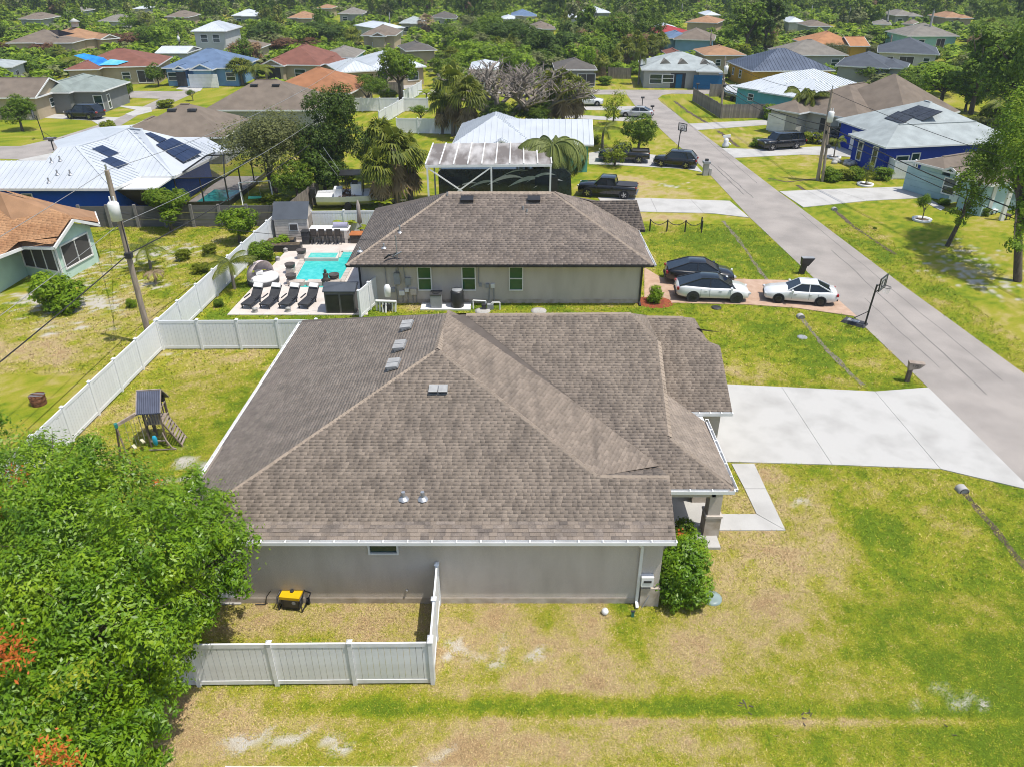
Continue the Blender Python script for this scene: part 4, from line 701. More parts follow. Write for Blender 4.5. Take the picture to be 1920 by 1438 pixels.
# royal blue house with solar panels
hrb = house('royal blue house with pale grey roof and black solar array', (1661, 277), (1917, 265), 6.6, m_wroyal, m_rpale, p=.44, wings=[(.2, 1.0, .8, 14.2, 'hip', None, .46)], wins=[('l', .28, 1.5, .9, 2, 'win'), ('l', .75, 1.5, .9, 2, 'win'), ('l1', .62, 1.2, 4.6, 2.1, 'gw'), ('f', .14, 1.3, 1.5, 1.2, 'win'), ('f', .24, 1.3, 1, 1.6, 'win')])
def top_plane(th, px, py):
    best = None
    for q in th.planes:
        h = hit(px, py, q[0], pnorm(q)); o, t, up, n, p2 = frame(q); a_, b_ = (h - o).dot(t), (h - o).dot(up)
        if any(x <= a_ <= y for x, y in scan(p2, b_)) and (best is None or h.y < best[0]): best = (h.y, q)
    return best[1] if best else th.planes[0]
pq = top_plane(hrb, 1712, 214); panels(hrb, [(1685, 213), (1722, 199), (1768, 211), (1730, 228)], pq, m_solar2, 4, 3, hrb.ro); panels(hrb, [(1658, 223), (1684, 210), (1716, 220), (1692, 234)], pq, m_solar2, 3, 2, hrb.ro)
# pale blue garage house at the right edge
hp = house('pale blue house with brown roof and closed garage door, at the right edge', (1713, 303), (1772, 318), 11, m_wlight, m_rbrown, p=.36, wings=[(.4, 2.6, 2.2, 12, 'hip', None, .36), (1.0, 1.45, -.3, 6, 'gable_v', None, .5), (1.6, 2.6, -1.2, 6, 'hip', None, .3)], wins=[('f', .5, 1.15, 4.9, 2.2, 'gl'), ('f2', .5, 1.5, 1.3, 1.5, 'win')])
for x, y_ in ((1850, 404), (1877, 414)): b = P(x, y_); hp.part('column', MB().box((b.x, b.y, 1.4), (.3, .3, 2.8)), m_white)
# houses among the far trees on the right
house('small grey shingle house with dark windows, upper right behind yellow house', (1472, 104), (1592, 104), 11, m_wlg, m_rgrey, p=.4, wins=[('f', .3, 1.4, 1.5, 1.3, 'win'), ('f', .85, 1.5, 1.6, 1.4, 'win')])
house('house with orange brown roof and yellow wall, upper right', (1520, 85), (1615, 85), 12, m_wyel, m_rorange, p=.4, wings=[(.7, 1.1, -2, 6, 'gable_u', None, .35)])
house('grey shingle house above the leafy lot at upper right', (1566, 123), (1668, 129), 12, m_wlg, m_rslate, p=.4, wings=[(.7, 1.3, 1, 9, 'hip', None, .35)])
house('white walled house with near black roof and screened porch, upper right', (1645, 98), (1762, 103), 13, m_wwhite, m_rslate, p=.4, wins=[('f', .5, 1.4, 2.6, 1.8, 'dark'), ('f', .85, 1.5, 1.2, 1.4, 'win'), ('f', .2, 1.4, 1.2, 1.6, 'dark')])
house('pale teal far house with grey roof, top right', (1701, 68), (1800, 68), 12, m_wmintb, m_rgrey, p=.38, wins=[('f', .3, 1.5, 1.5, 1.3, 'win'), ('f', .7, 1.3, 2, 2, 'dark')])
house('tan far house with brown roof, left of the far pole, upper right', (1320, 104), (1400, 104), 10, m_wtan, m_rtan, p=.3, wins=[('f', .35, 1.5, 1, 1.2, 'win')])
house('far grey brown roof house beside the red roof', (1262, 74), (1340, 76), 12, m_wsky, m_rbrown, p=.4)
house('far house with slate blue roof in front of the red roof', (1250, 72), (1300, 72), 10, m_wsky, m_rblue, p=.35)
house('far house with red metal roof', (1240, 65), (1305, 62), 10, m_wwhite, m_rredmetal, p=.3)
house('far house with bright white roof left of the red roof', (1230, 55), (1275, 55), 10, m_wwhite, m_rwhite, p=.3)
house('far long house with tan roof below the top edge, right of centre', (1285, 42), (1345, 44), 12, m_wtan, m_rtan, p=.3)
house('tiny white roofed house at the top edge, right of centre', (1322, 29), (1352, 29), 10, m_wwhite, m_rwhite, p=.35)
house('far white domed-looking house beside the tall pine, upper right', (1478, 42), (1512, 42), 9, m_wwhite, m_rwhite, p=.4)
house('far brown roofed house at the top right behind white car', (1516, 50), (1562, 50), 10, m_wlg, m_rbrown, p=.35)
house('far grey house between the two far poles, top right', (1637, 46), (1672, 47), 9, m_wwhite, m_rgrey, p=.35)
house('far brown house tip right of the far poles', (1690, 45), (1712, 46), 8, m_wlg, m_rbrown, p=.5)
house('tiny white roof in the far wood, top left of centre', (248, 17), (268, 17), 10, m_wwhite, m_rwhite, p=.3)
house('brick red roof house behind palms right of centre', (1255, 106), (1290, 106), 9, m_wtan, m_rred, p=.4)
house('tiny pale far building at the top edge, above the middle palms', (940, 36), (966, 36), 10, m_wwhite, m_rwhite, p=.3)
house('small far grey roof in the wood above the palm row', (1150, 44), (1185, 44), 10, m_wlg, m_rgrey, p=.35)
house('tiny far white roof left of the small grey roof in the wood', (1066, 33), (1084, 33), 9, m_wwhite, m_rwhite, p=.3)
house('tiny far tan roof at the very top left of the middle', (590, 16), (622, 16), 10, m_wtan, m_rtan, p=.3)
house('tiny far grey roof near the top edge at the left', (120, 22), (150, 22), 10, m_wlg, m_rgrey, p=.35)
house('tiny far white roof at the top edge, far right', (1590, 14), (1616, 14), 10, m_wwhite, m_rwhite, p=.3)
house('tiny far brown roof at the top edge, upper right', (1400, 20), (1440, 20), 10, m_wtan, m_rbrown, p=.35)
for i, (x, y_, wl_, rf_, lab) in enumerate(((205, 40, m_wwhite, m_rgrey, 'small grey roof in the wood left of the white two storey house'), (330, 32, m_wtan, m_rbrown, 'small brown roof in the wood above the white two storey house'), (455, 30, m_wlg, m_rwhite, 'small white roof in the wood, right of the small brown roof'), (560, 34, m_wtan, m_rtan, 'small tan roof in the wood above the red brown roof'), (655, 26, m_wlg, m_rgrey, 'tiny grey roof in the wood above the two-gabled house'), (830, 34, m_wwhite, m_rdark, 'small dark roof in the wood above the bare tree'), (1015, 54, m_wtan, m_rbrown, 'small brown roof in the wood right of the bare tree'), (1118, 24, m_wlg, m_rwhite, 'tiny white roof in the wood above the tall palms'), (1700, 30, m_wlg, m_rgrey, 'small grey roof at the top right between far poles'), (1795, 34, m_wtan, m_rtan, 'small tan roof at the top right corner wood'), (55, 36, m_wlg, m_rbrown, 'small brown roof in the wood at the top left corner'), (770, 44, m_wlg, m_rpale, 'small pale roof in the wood beside the dark grey roof'), (980, 30, m_wwhite, m_rblue, 'tiny blue roof in the wood at the top middle'))):
    house(lab, (x - 22, y_), (x + 22, y_), 11, wl_, rf_, p=.38, wings=[(.5, 1.1, -1.5, 6, 'hip', None, .35)], wins=[('f', .25, 1.4, 1.5, 1.3, 'win')]); FARC.append((x - 28, y_ - 12, x + 28, y_ + 8))
house('brown house low at left behind the tarp house', (420, 92), (485, 92), 9, m_wtan, m_rbrown, p=.35)
# house with pale metal roof and teal wall behind the carport
tl = house('teal house with pale metal gabled roof in the middle, behind the motorhome shelter', (945, 270.5), (1113, 272), 9, m_wteal, m_rmetal, p=.36, kind='gable_u', metal=True, wings=[(-.58, .33, -.4, 10.2, 'hip', None, .5), (-.14, .09, -.9, 3, 'gable_v', None, .5)], trim=m_white)
# ------------------------------------------------------------------ vehicles
def paint(name, c, rough=.25): return mat(name, c, tuple(x * .92 for x in c), sc=1.2, rough=rough, spec=.5, coat=.6)
p_white = paint('white_car_paint', (.68, .69, .69)); p_black = paint('black_car_paint', (.008, .008, .009)); p_blue = paint('dark_blue_car_paint', (.008, .011, .022)); p_grey = paint('dark_grey_car_paint', (.03, .034, .04)); p_silver = paint('silver_car_paint', (.38, .39, .40))
CARS = {  # stations x, half width, sill, shoulder ; glasshouse base/top
 'sedan': dict(L=4.86, wb=2.78, tr=1.58, H=1.47, r=.34, fo=.95, st=[(2.43, .62, .35, .58), (2.32, .80, .25, .70), (1.9, .89, .22, .80), (1.0, .915, .2, .93), (0, .915, .2, .95), (-1.2, .915, .2, .98), (-1.9, .89, .24, 1.02), (-2.3, .80, .3, .98), (-2.42, .70, .42, .80)], g=(.98, .1, -1.05, -2.0), gw=(.80, .56)),
 'ev': dict(L=5.04, wb=2.97, tr=1.68, H=1.68, r=.38, fo=.93, st=[(2.46, .60, .38, .60), (2.36, .82, .28, .78), (1.95, .95, .26, .92), (1.2, .995, .26, 1.02), (0, .995, .26, 1.04), (-1.3, .995, .26, 1.10), (-2.0, .96, .3, 1.14), (-2.45, .86, .38, 1.08), (-2.58, .74, .5, .85)], g=(1.42, .25, -.9, -2.42), gw=(.88, .62)),
 'suv': dict(L=4.8, wb=2.8, tr=1.65, H=1.78, r=.38, fo=.92, st=[(2.35, .68, .38, .72), (2.26, .86, .28, .90), (1.9, .94, .26, 1.0), (1.1, .96, .26, 1.06), (0, .96, .26, 1.07), (-1.4, .96, .26, 1.10), (-2.1, .94, .3, 1.12), (-2.4, .86, .36, 1.08), (-2.46, .80, .42, .85)], g=(1.2, .45, -1.75, -2.38), gw=(.87, .68)),
 'big_suv': dict(L=5.66, wb=3.3, tr=1.72, H=1.92, r=.42, fo=1.05, st=[(2.72, .80, .4, .95), (2.62, .95, .3, 1.1), (2.0, 1.0, .3, 1.14), (1.2, 1.0, .3, 1.17), (0, 1.0, .3, 1.18), (-1.6, 1.0, .3, 1.2), (-2.6, .99, .34, 1.2), (-2.88, .95, .4, 1.15), (-2.92, .9, .5, .9)], g=(1.35, .75, -2.4, -2.84), gw=(.92, .76)),
 'pickup': dict(L=5.9, wb=3.65, tr=1.75, H=1.98, r=.43, fo=1.0, st=[(2.86, .82, .45, 1.0), (2.76, .98, .38, 1.16), (2.0, 1.01, .36, 1.22), (1.2, 1.01, .36, 1.25), (0, 1.01, .36, 1.26), (-.95, 1.01, .36, 1.26), (-1.6, 1.01, .4, 1.25), (-2.85, 1.0, .45, 1.25), (-2.98, .96, .55, 1.2)], g=(1.3, .62, -.72, -.95), gw=(.93, .76))}
def car(kind, rear, front, body, label, roof=None, rims=None, bed=None, group=None, at=None, cat=None, name=None):
    k = CARS[kind]; roof = roof or body; rims = rims or m_chrome
    if at is None:
        a, b = P(*rear), P(*front); d = (b - a).normalized(); n = Vector((-d.y, d.x, 0)); n = n if n.y > 0 else -n; sc = min(max((b - a).length / k['wb'], .93), 1.07); c = (a + b) / 2 + n * k['tr'] / 2; hd = math.atan2(d.y, d.x)
    else: c = P(*at[:2]); hd = at[2]; sc = 1
    th = empty(name or {'pickup': 'pickup_truck'}.get(kind, 'car'), (c.x, c.y, .045), hd, label, cat or {'sedan': 'car', 'ev': 'car', 'pickup': 'pickup'}.get(kind, 'suv'), group or 'vehicles parked on the drives'); th.scale = (sc, sc, sc)
    xo = (k['st'][0][0] - k['fo']) - k['wb'] / 2            # wheels sit round the origin
    st = [(x - xo, w, zb, zs) for x, w, zb, zs in k['st']]; V = []; n_ = 11
    for x, w, zb, zs in st:
        half = [(w * .82, zb), (w * .97, zb + .1), (w, zb + (zs - zb) * .45), (w * .985, zs - .12), (w * .92, zs - .02)]
        V += [(x, y, z) for y, z in half] + [(x, 0, zs + .035)] + [(x, -y, z) for y, z in half[::-1]]
    F = [(i * n_ + j, i * n_ + j + 1, (i + 1) * n_ + j + 1, (i + 1) * n_ + j) for i in range(len(st) - 1) for j in range(n_ - 1)]
    mb = MB().faces(V, F, 0, True); mb.poly(V[:n_][::-1]); mb.poly(V[-n_:]); mb.poly([V[i * n_] for i in range(len(st))] + [V[i * n_ + n_ - 1] for i in range(len(st))][::-1], 1)
    wx = (k['wb'] / 2, -k['wb'] / 2); tr = k['tr'] / 2; r = k['r']
    bo = mb.build('body', [body, m_dark], th)
    g = [x - xo for x in k['g']]; zb = st[3][3] - .03; zt = k['H'] - .04; wb_, wt = k['gw']; zr = st[6][3] - .02 if kind != 'pickup' else zb
    B_ = [(g[0], -wb_ * .92, zb), (g[3], -wb_ * .9, zr), (g[3], wb_ * .9, zr), (g[0], wb_ * .92, zb)]; T_ = [(g[1], -wt, zt), (g[2], -wt, zt), (g[2], wt, zt), (g[1], wt, zt)]
    mid = ((g[1] + g[2]) / 2, zt + .0); B2 = [(mid[0], -wb_, (zb + zr) / 2), (mid[0], wb_, (zb + zr) / 2)]
    gl = MB(); V8 = B_ + T_ + B2 + [(mid[0], -wt * 1.02, zt), (mid[0], wt * 1.02, zt)]
    gl.faces(V8, [(0, 8, 10, 4), (8, 1, 5, 10), (2, 9, 11, 6), (9, 3, 7, 11), (3, 0, 4, 7), (1, 2, 6, 5)]); gl.build('windows', m_cglass, th)
    rf = MB(); rp = [(g[1] + .04, -wt * .97, zt - .01), (g[2] - .04, -wt * .97, zt - .01), (g[2] - .04, wt * .97, zt - .01), (g[1] + .04, wt * .97, zt - .01)]; xm = mid[0]; ri = [(g[1] - .12, -wt * .8, zt + .035), (g[2] + .12, -wt * .8, zt + .035), (g[2] + .12, wt * .8, zt + .035), (g[1] - .12, wt * .8, zt + .035)]
    rf.faces(rp + ri, [(4, 7, 6, 5), (0, 4, 5, 1), (1, 5, 6, 2), (2, 6, 7, 3), (3, 7, 4, 0)], 0, True); rf.build('roof_panel', roof, th)
    for s in (-1, 1):
        pm = MB(); o = .012 * s; q = lambda v: Vector(v) + Vector((0, o, 0)); i0, i1 = (0, 1) if s < 0 else (3, 2); t0, t1 = (4, 5) if s < 0 else (7, 6); c8, c10 = (8, 10) if s < 0 else (9, 11)
        pm.bar(q(V8[i0]), q(V8[t0]), .07, .05); pm.bar(q(V8[i1]), q(V8[t1]), .10 if kind != 'ev' else .07, .06); pm.bar(q(V8[c8]), q(V8[c10]), .05, .04); pm.bar(q(V8[t0]), q(V8[c10]), .055, .05); pm.bar(q(V8[c10]), q(V8[t1]), .055, .05)
        if kind in ('suv', 'big_suv'): f = .42; a_ = Vector(V8[c8]).lerp(Vector(V8[i1]), .5); b_ = Vector(V8[c10]).lerp(Vector(V8[t1]), .5); pm.bar(a_ + Vector((0, o, 0)), b_ + Vector((0, o, 0)), .1, .05)
        pm.build('pillars', body if kind != 'ev' else m_black, th)
    for x in wx:
        for s in (-1, 1):
            aw = MB().tube([(x, s * (tr - .16), r), (x, s * (k['st'][4][1] + .006), r)], r * 1.17, 16); aw.build('wheel_arch', m_dark, th)
            w = MB().tube([(x, s * (tr - .12), r), (x, s * (tr + .15), r)], r, 16).build('wheel', m_rubber, th); rm = MB().tube([(x, s * (tr + .10), r), (x, s * (tr + .165), r)], r * .66, 12)
            for q in range(5): a_ = q * 1.2566; rm.bar((x, s * (tr + .17), r), (x + r * .62 * math.cos(a_), s * (tr + .17), r + r * .62 * math.sin(a_)), .07, .03, 1, upv=(0, 1, 0))
            rm.build('rim', [m_black if rims is m_chrome else rims, rims], w)
    fx, rx = st[1], st[-2]
    for s in (-1, 1):
        MB().box((fx[0] + .02, s * fx[1] * .80, fx[3] - .1), (.16, .34, .13), rz=-s * .35).build('headlight', m_lens, th)
        MB().box((rx[0] - .03, s * rx[1] * .86, rx[3] - (.16 if kind != 'pickup' else .24)), (.16, .28 if kind != 'pickup' else .2, .18 if kind != 'pickup' else .42), rz=s * .25).build('tail_light', m_red, th)
        MB().box((g[0] - .32, s * (k['st'][4][1] + .1), zb + .1), (.14, .24, .15)).build('mirror', body, th)
        for xx in (.35, -.65): MB().box((xx - xo * .2, s * (k['st'][4][1] - .0), zb - .12), (.2, .03, .035)).build('door_handle', body if kind != 'big_suv' else m_chrome, th)
        for xx in (g[0] - .35, mid[0] - .02, g[2] + .1 if kind == 'pickup' else g[2] - .05): MB().box((xx, s * (k['st'][4][1] - .006), (zb + .32) / 2 + .04), (.012, .02, zb - .42)).build('door_seam', m_dark, th)
    MB().box((st[0][0] - .02, 0, st[0][2] + .08), (.1, st[0][1] * 1.5, .18)).build('grille', m_dark, th)
    MB().box((st[-1][0] - .0, 0, st[-1][2] + .0), (.12, st[-1][1] * 1.7, .16)).build('bumper', m_chrome if kind == 'pickup' else m_dark, th)
    if kind == 'pickup':
        x0, x1 = g[3] - .05, st[-1][0] + .12
        if bed == 'cover': MB().box(((x0 + x1) / 2, 0, 1.30), (x0 - x1, 1.78, .06)).build('bed_cover', mat('charcoal_vinyl', (.045, .045, .05), rough=.6), th)
        else:
            mbb = MB(); mbb.box(((x0 + x1) / 2, 0, 1.285), (x0 - x1, 1.55, .012)); mbb.build('bed', m_dark, th)
            for s in (-1, 1): MB().box(((x0 + x1) / 2, s * .86, 1.32), (x0 - x1, .14, .09)).build('bed_rail', body, th)
            MB().box((x1 - .02, 0, 1.32), (.08, 1.8, .09)).build('tailgate', body, th)
    return th
car('ev', (1298, 567), (1379, 569.6), p_white, 'white electric crossover with black glass roof on the tan paver drive', roof=m_cglass, rims=m_black)
car('sedan', (1535, 575.6), (1459, 569.6), p_white, 'white four door sedan facing the house on the tan paver drive', rims=m_black)
car('ev', (1284, 536), (1345, 538), p_black, 'black crossover half hidden behind the white electric crossover', rims=m_black)
car('pickup', (1195, 308), (1139.6, 306), p_black, 'black pickup with open bed on the drive of the teal house')
car('suv', (1282, 317.5), (1241.7, 314.4), p_black, 'black compact suv at the road end of the teal house drive')
car('pickup', (1164, 375), (1106, 371), p_black, 'black crew cab pickup with flat bed cover behind the grey house roof', bed='cover')
car('big_suv', (1491.7, 281), (1447, 284), p_black, 'long black suv with chrome trim on the drive across the road')
car('pickup', (1592, 274), (1539, 272), p_black, 'black pickup beside the royal blue house', bed='cover')
car('sedan', (1206, 223), (1174, 221), p_silver, 'silver sedan at the far drive by the road, behind the green bush')
car('suv', (1090, 200), (1115, 200.5), p_white, 'white suv on the farthest left drive near the street end')
car('suv', None, None, p_black, 'black suv parked nose in before the blue garage door', at=(1345, 158, 1.45))
car('suv', (172.5, 226), (132.5, 224), p_blue, 'dark blue suv on the drive at the far left')
car('suv', None, None, p_white, 'white suv parked before the garage of the sky blue house', at=(382, 154, 1.3))
car('suv', None, None, p_blue, 'blue suv right beside the white suv at the sky blue house', at=(394, 151, 1.3))
car('sedan', None, None, p_silver, 'silver car in front of the brown garage door, upper centre', at=(655, 147, 1.3))
car('suv', None, None, p_black, 'dark suv outside the far house beside the red roof', at=(1283, 97, .2))
car('sedan', None, None, p_white, 'white car near the far domed house, upper right', at=(1497, 57, .1))
# motorhome and its shelter
def motorhome():
    a, b = P(797, 310, 4.4), P(1035, 308, 4.4); ba, bb = P(812, 270, 4.9), P(1030, 268, 4.9); ba.y = max(ba.y, a.y + 5)
    sh = TH('carport', ((a.x + b.x) / 2, (a.y + ba.y) / 2, 0), 'open shelter with stained white metal roof over a motorhome, behind the grey house', 'carport')
    m_st = mat('stained_white_metal', (.44, .42, .40), (.15, .13, .115), sc=.55, rough=.6, det=10, stretch=(1.5, .5, 1), contrast=(.36, .6), fine=.15)
    ro = sh.part('roof', MB().poly([a, b, bb, ba]).poly([x - Vector((0, 0, .12)) for x in (a, ba, bb, b)]), m_st)
    for i in range(10):
        f = (i + .02) / 9.04; p0, p1 = a.lerp(b, f), ba.lerp(bb, f); sh.part('roof_rib', MB().bar(p0 + Vector((0, 0, .05)), p1 + Vector((0, 0, .05)), .1, .07), m_white, ro)
    sh.part('eave_beam', MB().bar(a - Vector((0, 0, .12)), b - Vector((0, 0, .12)), (.12), .2), m_white)
    z0 = lambda v: Vector((v.x, v.y, 0)); ps = [a.lerp(b, f) for f in (.015, .52, .99)] + [ba.lerp(bb, f) for f in (.0, .5, 1)]
    for q in ps: sh.part('post', MB().bar(z0(q), q - Vector((0, 0, .2)), .14), m_white)
    for p0, p1 in ((ps[0] + Vector((.1, 0, -.3)), z0(ps[1]) + Vector((0, 0, .4))), (ps[1] + Vector((-.1, 0, -.3)), z0(ps[0]) + Vector((0, 0, .4)))): sh.part('brace', MB().bar(p0, p1, .1), m_white)
    y = a.y + 1.6; x0, x1 = a.x + .9, a.x + 12.3; rv = TH('motorhome', ((x0 + x1) / 2, y + 1.2, 0), 'black motorhome with silver swirl stripes parked under the white shelter', 'motorhome')
    pr = [(x0, .55), (x0, 3.4), (x0 + .25, 3.65), (x1 - .5, 3.65), (x1, 3.2), (x1 + .15, 1.5), (x1, .55)]; mb = MB(); mb.poly([(x, y, z) for x, z in pr]); mb.poly([(x, y + 2.5, z) for x, z in pr[::-1]])
    for (xa, za), (xb, zb) in zip(pr, pr[1:] + pr[:1]): mb.poly([(xa, y, za), (xa, y + 2.5, za), (xb, y + 2.5, zb), (xb, y, zb)])
    rv.part('body', mb, mat('dark_teal_paint', (.012, .017, .02), (.02, .03, .032), rough=.2, spec=.5, coat=.5))
    for i, (sx, sz, ln, w) in enumerate(((2.6, 1.0, 2.6, .22), (4.2, 1.25, 3.2, .3), (6.0, 1.1, 3.4, .34), (1.2, .9, 2.4, .12), (7.6, 1.5, 2.6, .22), (8.2, 1.0, 2.6, .26), (5.4, 2.0, 2.4, .1))):
        q = []; 
        for t in range(9): f = t / 8; q.append((x0 + sx + ln * f, y - .012 - .002 * i, sz + .95 + .75 * math.sin(f * 1.9 + .1) * (1 if i % 3 else .8))); 
        st_ = MB()
        for t in range(8): h0, h1 = w * math.sin(3.1416 * (t / 8) + .05), w * math.sin(3.1416 * ((t + 1) / 8) + .02); st_.poly([q[t], q[t + 1], (q[t + 1][0], q[t + 1][1], q[t + 1][2] + h1), (q[t][0], q[t][1], q[t][2] + h0)])
        rv.part('stripe', st_, mat('silver_stripe', (.5, .5, .5), rough=.3) if i % 2 else mat('pale_stripe', (.34, .38, .37), rough=.3))
    for wx_ in (1.4, 9.0): rv.part('window', MB().box((x0 + wx_, y - .02, 2.6), (1.3, .03, .75)), m_cglass)
    rv.part('door', MB().box((x0 + 9.9, y - .02, 1.9), (.8, .03, 2.2)), m_black)
    for wx_ in (2.6, 9.2):
        for yy in (y + .1, y + 2.3): rv.part('wheel', MB().tube([(x0 + wx_, yy - .14, .5), (x0 + wx_, yy + .14, .5)], .5, 14), m_rubber)
motorhome()
# boats
def boat_mesh(L=6.2, w=2.2, h=1.1):
    st = [(-L / 2, .82, .3), (-L * .2, 1, .25), (L * .15, .95, .3), (L * .35, .62, .5), (L * .5, .06, .85)]; V = []
    for x, f, zb in st: hw = w / 2 * f; V += [(x, -hw * .3, zb), (x, -hw * .9, zb + (h - zb) * .5), (x, -hw, h + (.18 if x > L * .3 else 0)), (x, hw, h + (.18 if x > L * .3 else 0)), (x, hw * .9, zb + (h - zb) * .5), (x, hw * .3, zb)]
    F = [(i * 6 + j, i * 6 + (j + 1) % 6, (i + 1) * 6 + (j + 1) % 6, (i + 1) * 6 + j) for i in range(4) for j in range(6) if j != 2]; mb = MB().faces(V, F, 0, False); mb.poly(V[:6][::-1]); return mb, V
def tbar_boat():
    c = P(668, 394); bt = empty('boat', (c.x, c.y + 1, 0), .12, 'white open boat with black shade top, behind the white pool fence', 'boat'); mb, V = boat_mesh(7, 2.5, 1.25); mb.build('hull', m_white, bt)
    MB().poly([(V[i * 6 + 2][0], V[i * 6 + 2][1] * .85, 1.05) for i in range(5)] + [(V[i * 6 + 3][0], V[i * 6 + 3][1] * .85, 1.05) for i in range(4, -1, -1)]).build('deck', m_white, bt)
    MB().box((.0, 0, 1.6), (.9, .8, 1.0)).build('console', m_white, bt); MB().box((-.1, 0, 2.15), (.5, .7, .25)).build('windscreen', m_dark, bt)
    for x in (-.9, .7):
        for s in (-.6, .6): MB().tube([(x * .8, s, 1.1), (x, s, 3.0)], .03, 6).build('top_leg', m_black, bt)
    MB().box((-.1, 0, 3.03), (2.4, 1.9, .07)).build('shade_top', m_black, bt)
    MB().box((-3.8, 0, 1.35), (.5, .55, .85)).build('outboard_cowl', m_black, bt); MB().box((-3.75, 0, .7), (.25, .2, .9)).build('outboard_leg', m_dark, bt)
    for s in (-.9, .9): MB().tube([(-1.4, s, 3.0), (-2.6, s * 1.4, 5.0)], .02, 5).build('rod', m_galv, bt)
    MB().box((-1.6, 0, 1.4), (.7, 1.1, .7)).build('seat', m_white, bt)
    for s in (-1, 1): MB().tube([(-.8, s * 1.0, .35), (-.8, s * 1.2, .35)], .33, 12).build('trailer_wheel', m_rubber, bt)
    MB().bar((-2.8, 0, .4), (4.3, 0, .45), .12).build('trailer_beam', m_galv, bt)
tbar_boat()
c = P(1384, 192); bt = empty('boat', (c.x, c.y + 2, 0), 1.9, 'boat under a white cover on a trailer inside the plank fence', 'boat'); mb, V = boat_mesh(6.5, 2.4, 1.3); mb.build('hull', m_grey, bt)
cv = MB(); tv = [(V[i * 6 + 2], V[i * 6 + 3]) for i in range(5)]
for i in range(4):
    (a, b), (d, e) = tv[i], tv[i + 1]; m0 = ((a[0]), 0, 2.5 - .22 * i); m1 = (d[0], 0, 2.5 - .22 * (i + 1)); dn = lambda q: (q[0], q[1] * 1.04, q[2] - .25)
    cv.poly([dn(a), dn(d), m1, m0]); cv.poly([m0, m1, dn(e), dn(b)])
cv.poly([dn(tv[0][0]), (tv[0][0][0], 0, 2.5), dn(tv[0][1])]); cv.build('boat_cover', m_white, bt)
for s in (-1, 1): MB().tube([(-.8, s * 1.0, .35), (-.8, s * 1.2, .35)], .35, 12).build('trailer_wheel', m_rubber, bt)
MB().bar((-2.8, 0, .4), (4.2, 0, .45), .12).build('trailer_beam', m_galv, bt)
# ------------------------------------------------------------------ fences
_fm = {}
def fence(p0, p1, label, h=1.85, style='vinyl', boards=True, m=None, face=None, group=None, step=2.44, name='fence', low=.06, cap=True):
    p0 = Vector((p0[0], p0[1], 0)); p1 = Vector((p1[0], p1[1], 0)); d = p1 - p0; L = d.length; d.normalize(); rz = math.atan2(d.y, d.x); n = max(1, round(L / step)); s = L / n
    th = empty(name, p0, rz, label, 'fence', group); m = m or (m_vinyl if style == 'vinyl' else m_fencew)
    key = (style, round(s, 2), h, m.name, boards, cap)
    if key not in _fm:
        if style == 'vinyl':
            post = MB().box((0, 0, h / 2 + (.03 if cap else -.02)), (.13, .13, h + (.06 if cap else -.04)))
            if cap: post.faces([(-.09, -.09, h + .06), (.09, -.09, h + .06), (.09, .09, h + .06), (-.09, .09, h + .06), (0, 0, h + .14)], [(0, 1, 4), (1, 2, 4), (2, 3, 4), (3, 0, 4), (3, 2, 1, 0)])
            w = s - .13; k = max(4, round(w / .2)); bw = w / k; ms = [post.mesh('post', m), MB().box((0, 0, 0), (w, .06, .16)).mesh('rail', m), MB().box((0, 0, h / 2), (bw - .012, .03, h - .3)).mesh('board', m), k, bw, w]
            pm = MB(); pm.box((0, 0, h / 2), (w, .022, h - .3))
            for i in range(k): pm.box(((i + .5) * bw - w / 2, 0, h / 2), (bw - .014, .034, h - .31))
            ms.append(pm.mesh('fence_panel', m))
        else:
            post = MB().box((0, .05, h / 2), (.12, .12, h + .1)); k = max(4, round(s / .16)); bw = s / k
            ms = [post.mesh('post', m), MB().box((0, .03, 0), (s, .05, .1)).mesh('rail', m), MB().faces([(-bw * .46, -.012, .03), (bw * .46, -.012, .03), (bw * .46, .012, .03), (-bw * .46, .012, .03), (-bw * .46, -.012, h - .06), (bw * .46, -.012, h - .06), (bw * .46, .012, h - .06), (-bw * .46, .012, h - .06), (-bw * .2, -.012, h), (bw * .2, -.012, h), (bw * .2, .012, h), (-bw * .2, .012, h)], [(0, 1, 5, 4), (4, 5, 9, 8), (3, 2, 6, 7), (7, 6, 10, 11), (1, 2, 6, 5), (0, 3, 7, 4), (8, 9, 10, 11), (5, 6, 10, 9), (4, 7, 11, 8)]).mesh('board', m), k, bw, s]
            pm = MB()
            for i in range(k): pm.box(((i + .5) * bw - s / 2, 0, h / 2 + random.uniform(-.02, .02)), (bw * .94, .024, h))
            ms.append(pm.mesh('fence_panel', m))
        _fm[key] = ms
    ms = _fm[key]
    for i in range(n + 1): link('post', ms[0], th, (i * s, 0, 0))
    for i in range(n):
        x = (i + .5) * s; zs = (h - .08, low + .1) if style == 'vinyl' else (h - .3, h * .5, .25)
        for z in zs: link('rail', ms[1], th, (x, 0, z))
        if boards:
            for j in range(ms[3]): link('board', ms[2], th, (x - ms[5] / 2 + (j + .5) * ms[4], 0 if style == 'vinyl' else -.0, random.uniform(-.006, .006) if style == 'vinyl' else random.uniform(-.02, .02)), (0, 0, random.uniform(-.004, .004)))
        else: link('fence_panel', ms[6], th, (x, 0, 0))
    return th
Lf = P(305, 657); Lf0 = P(130, 835); ld = (Lf - Lf0).normalized(); cor = Lf; bk_ = P(520, 397, 1.85)
a = P(375, 1285); b = P(812, 1281); s3 = (b - a) / 3
fence(a - s3, b, 'weathered white vinyl privacy fence in the front, lower left, facing the viewer', m=m_vinyl_dirty)
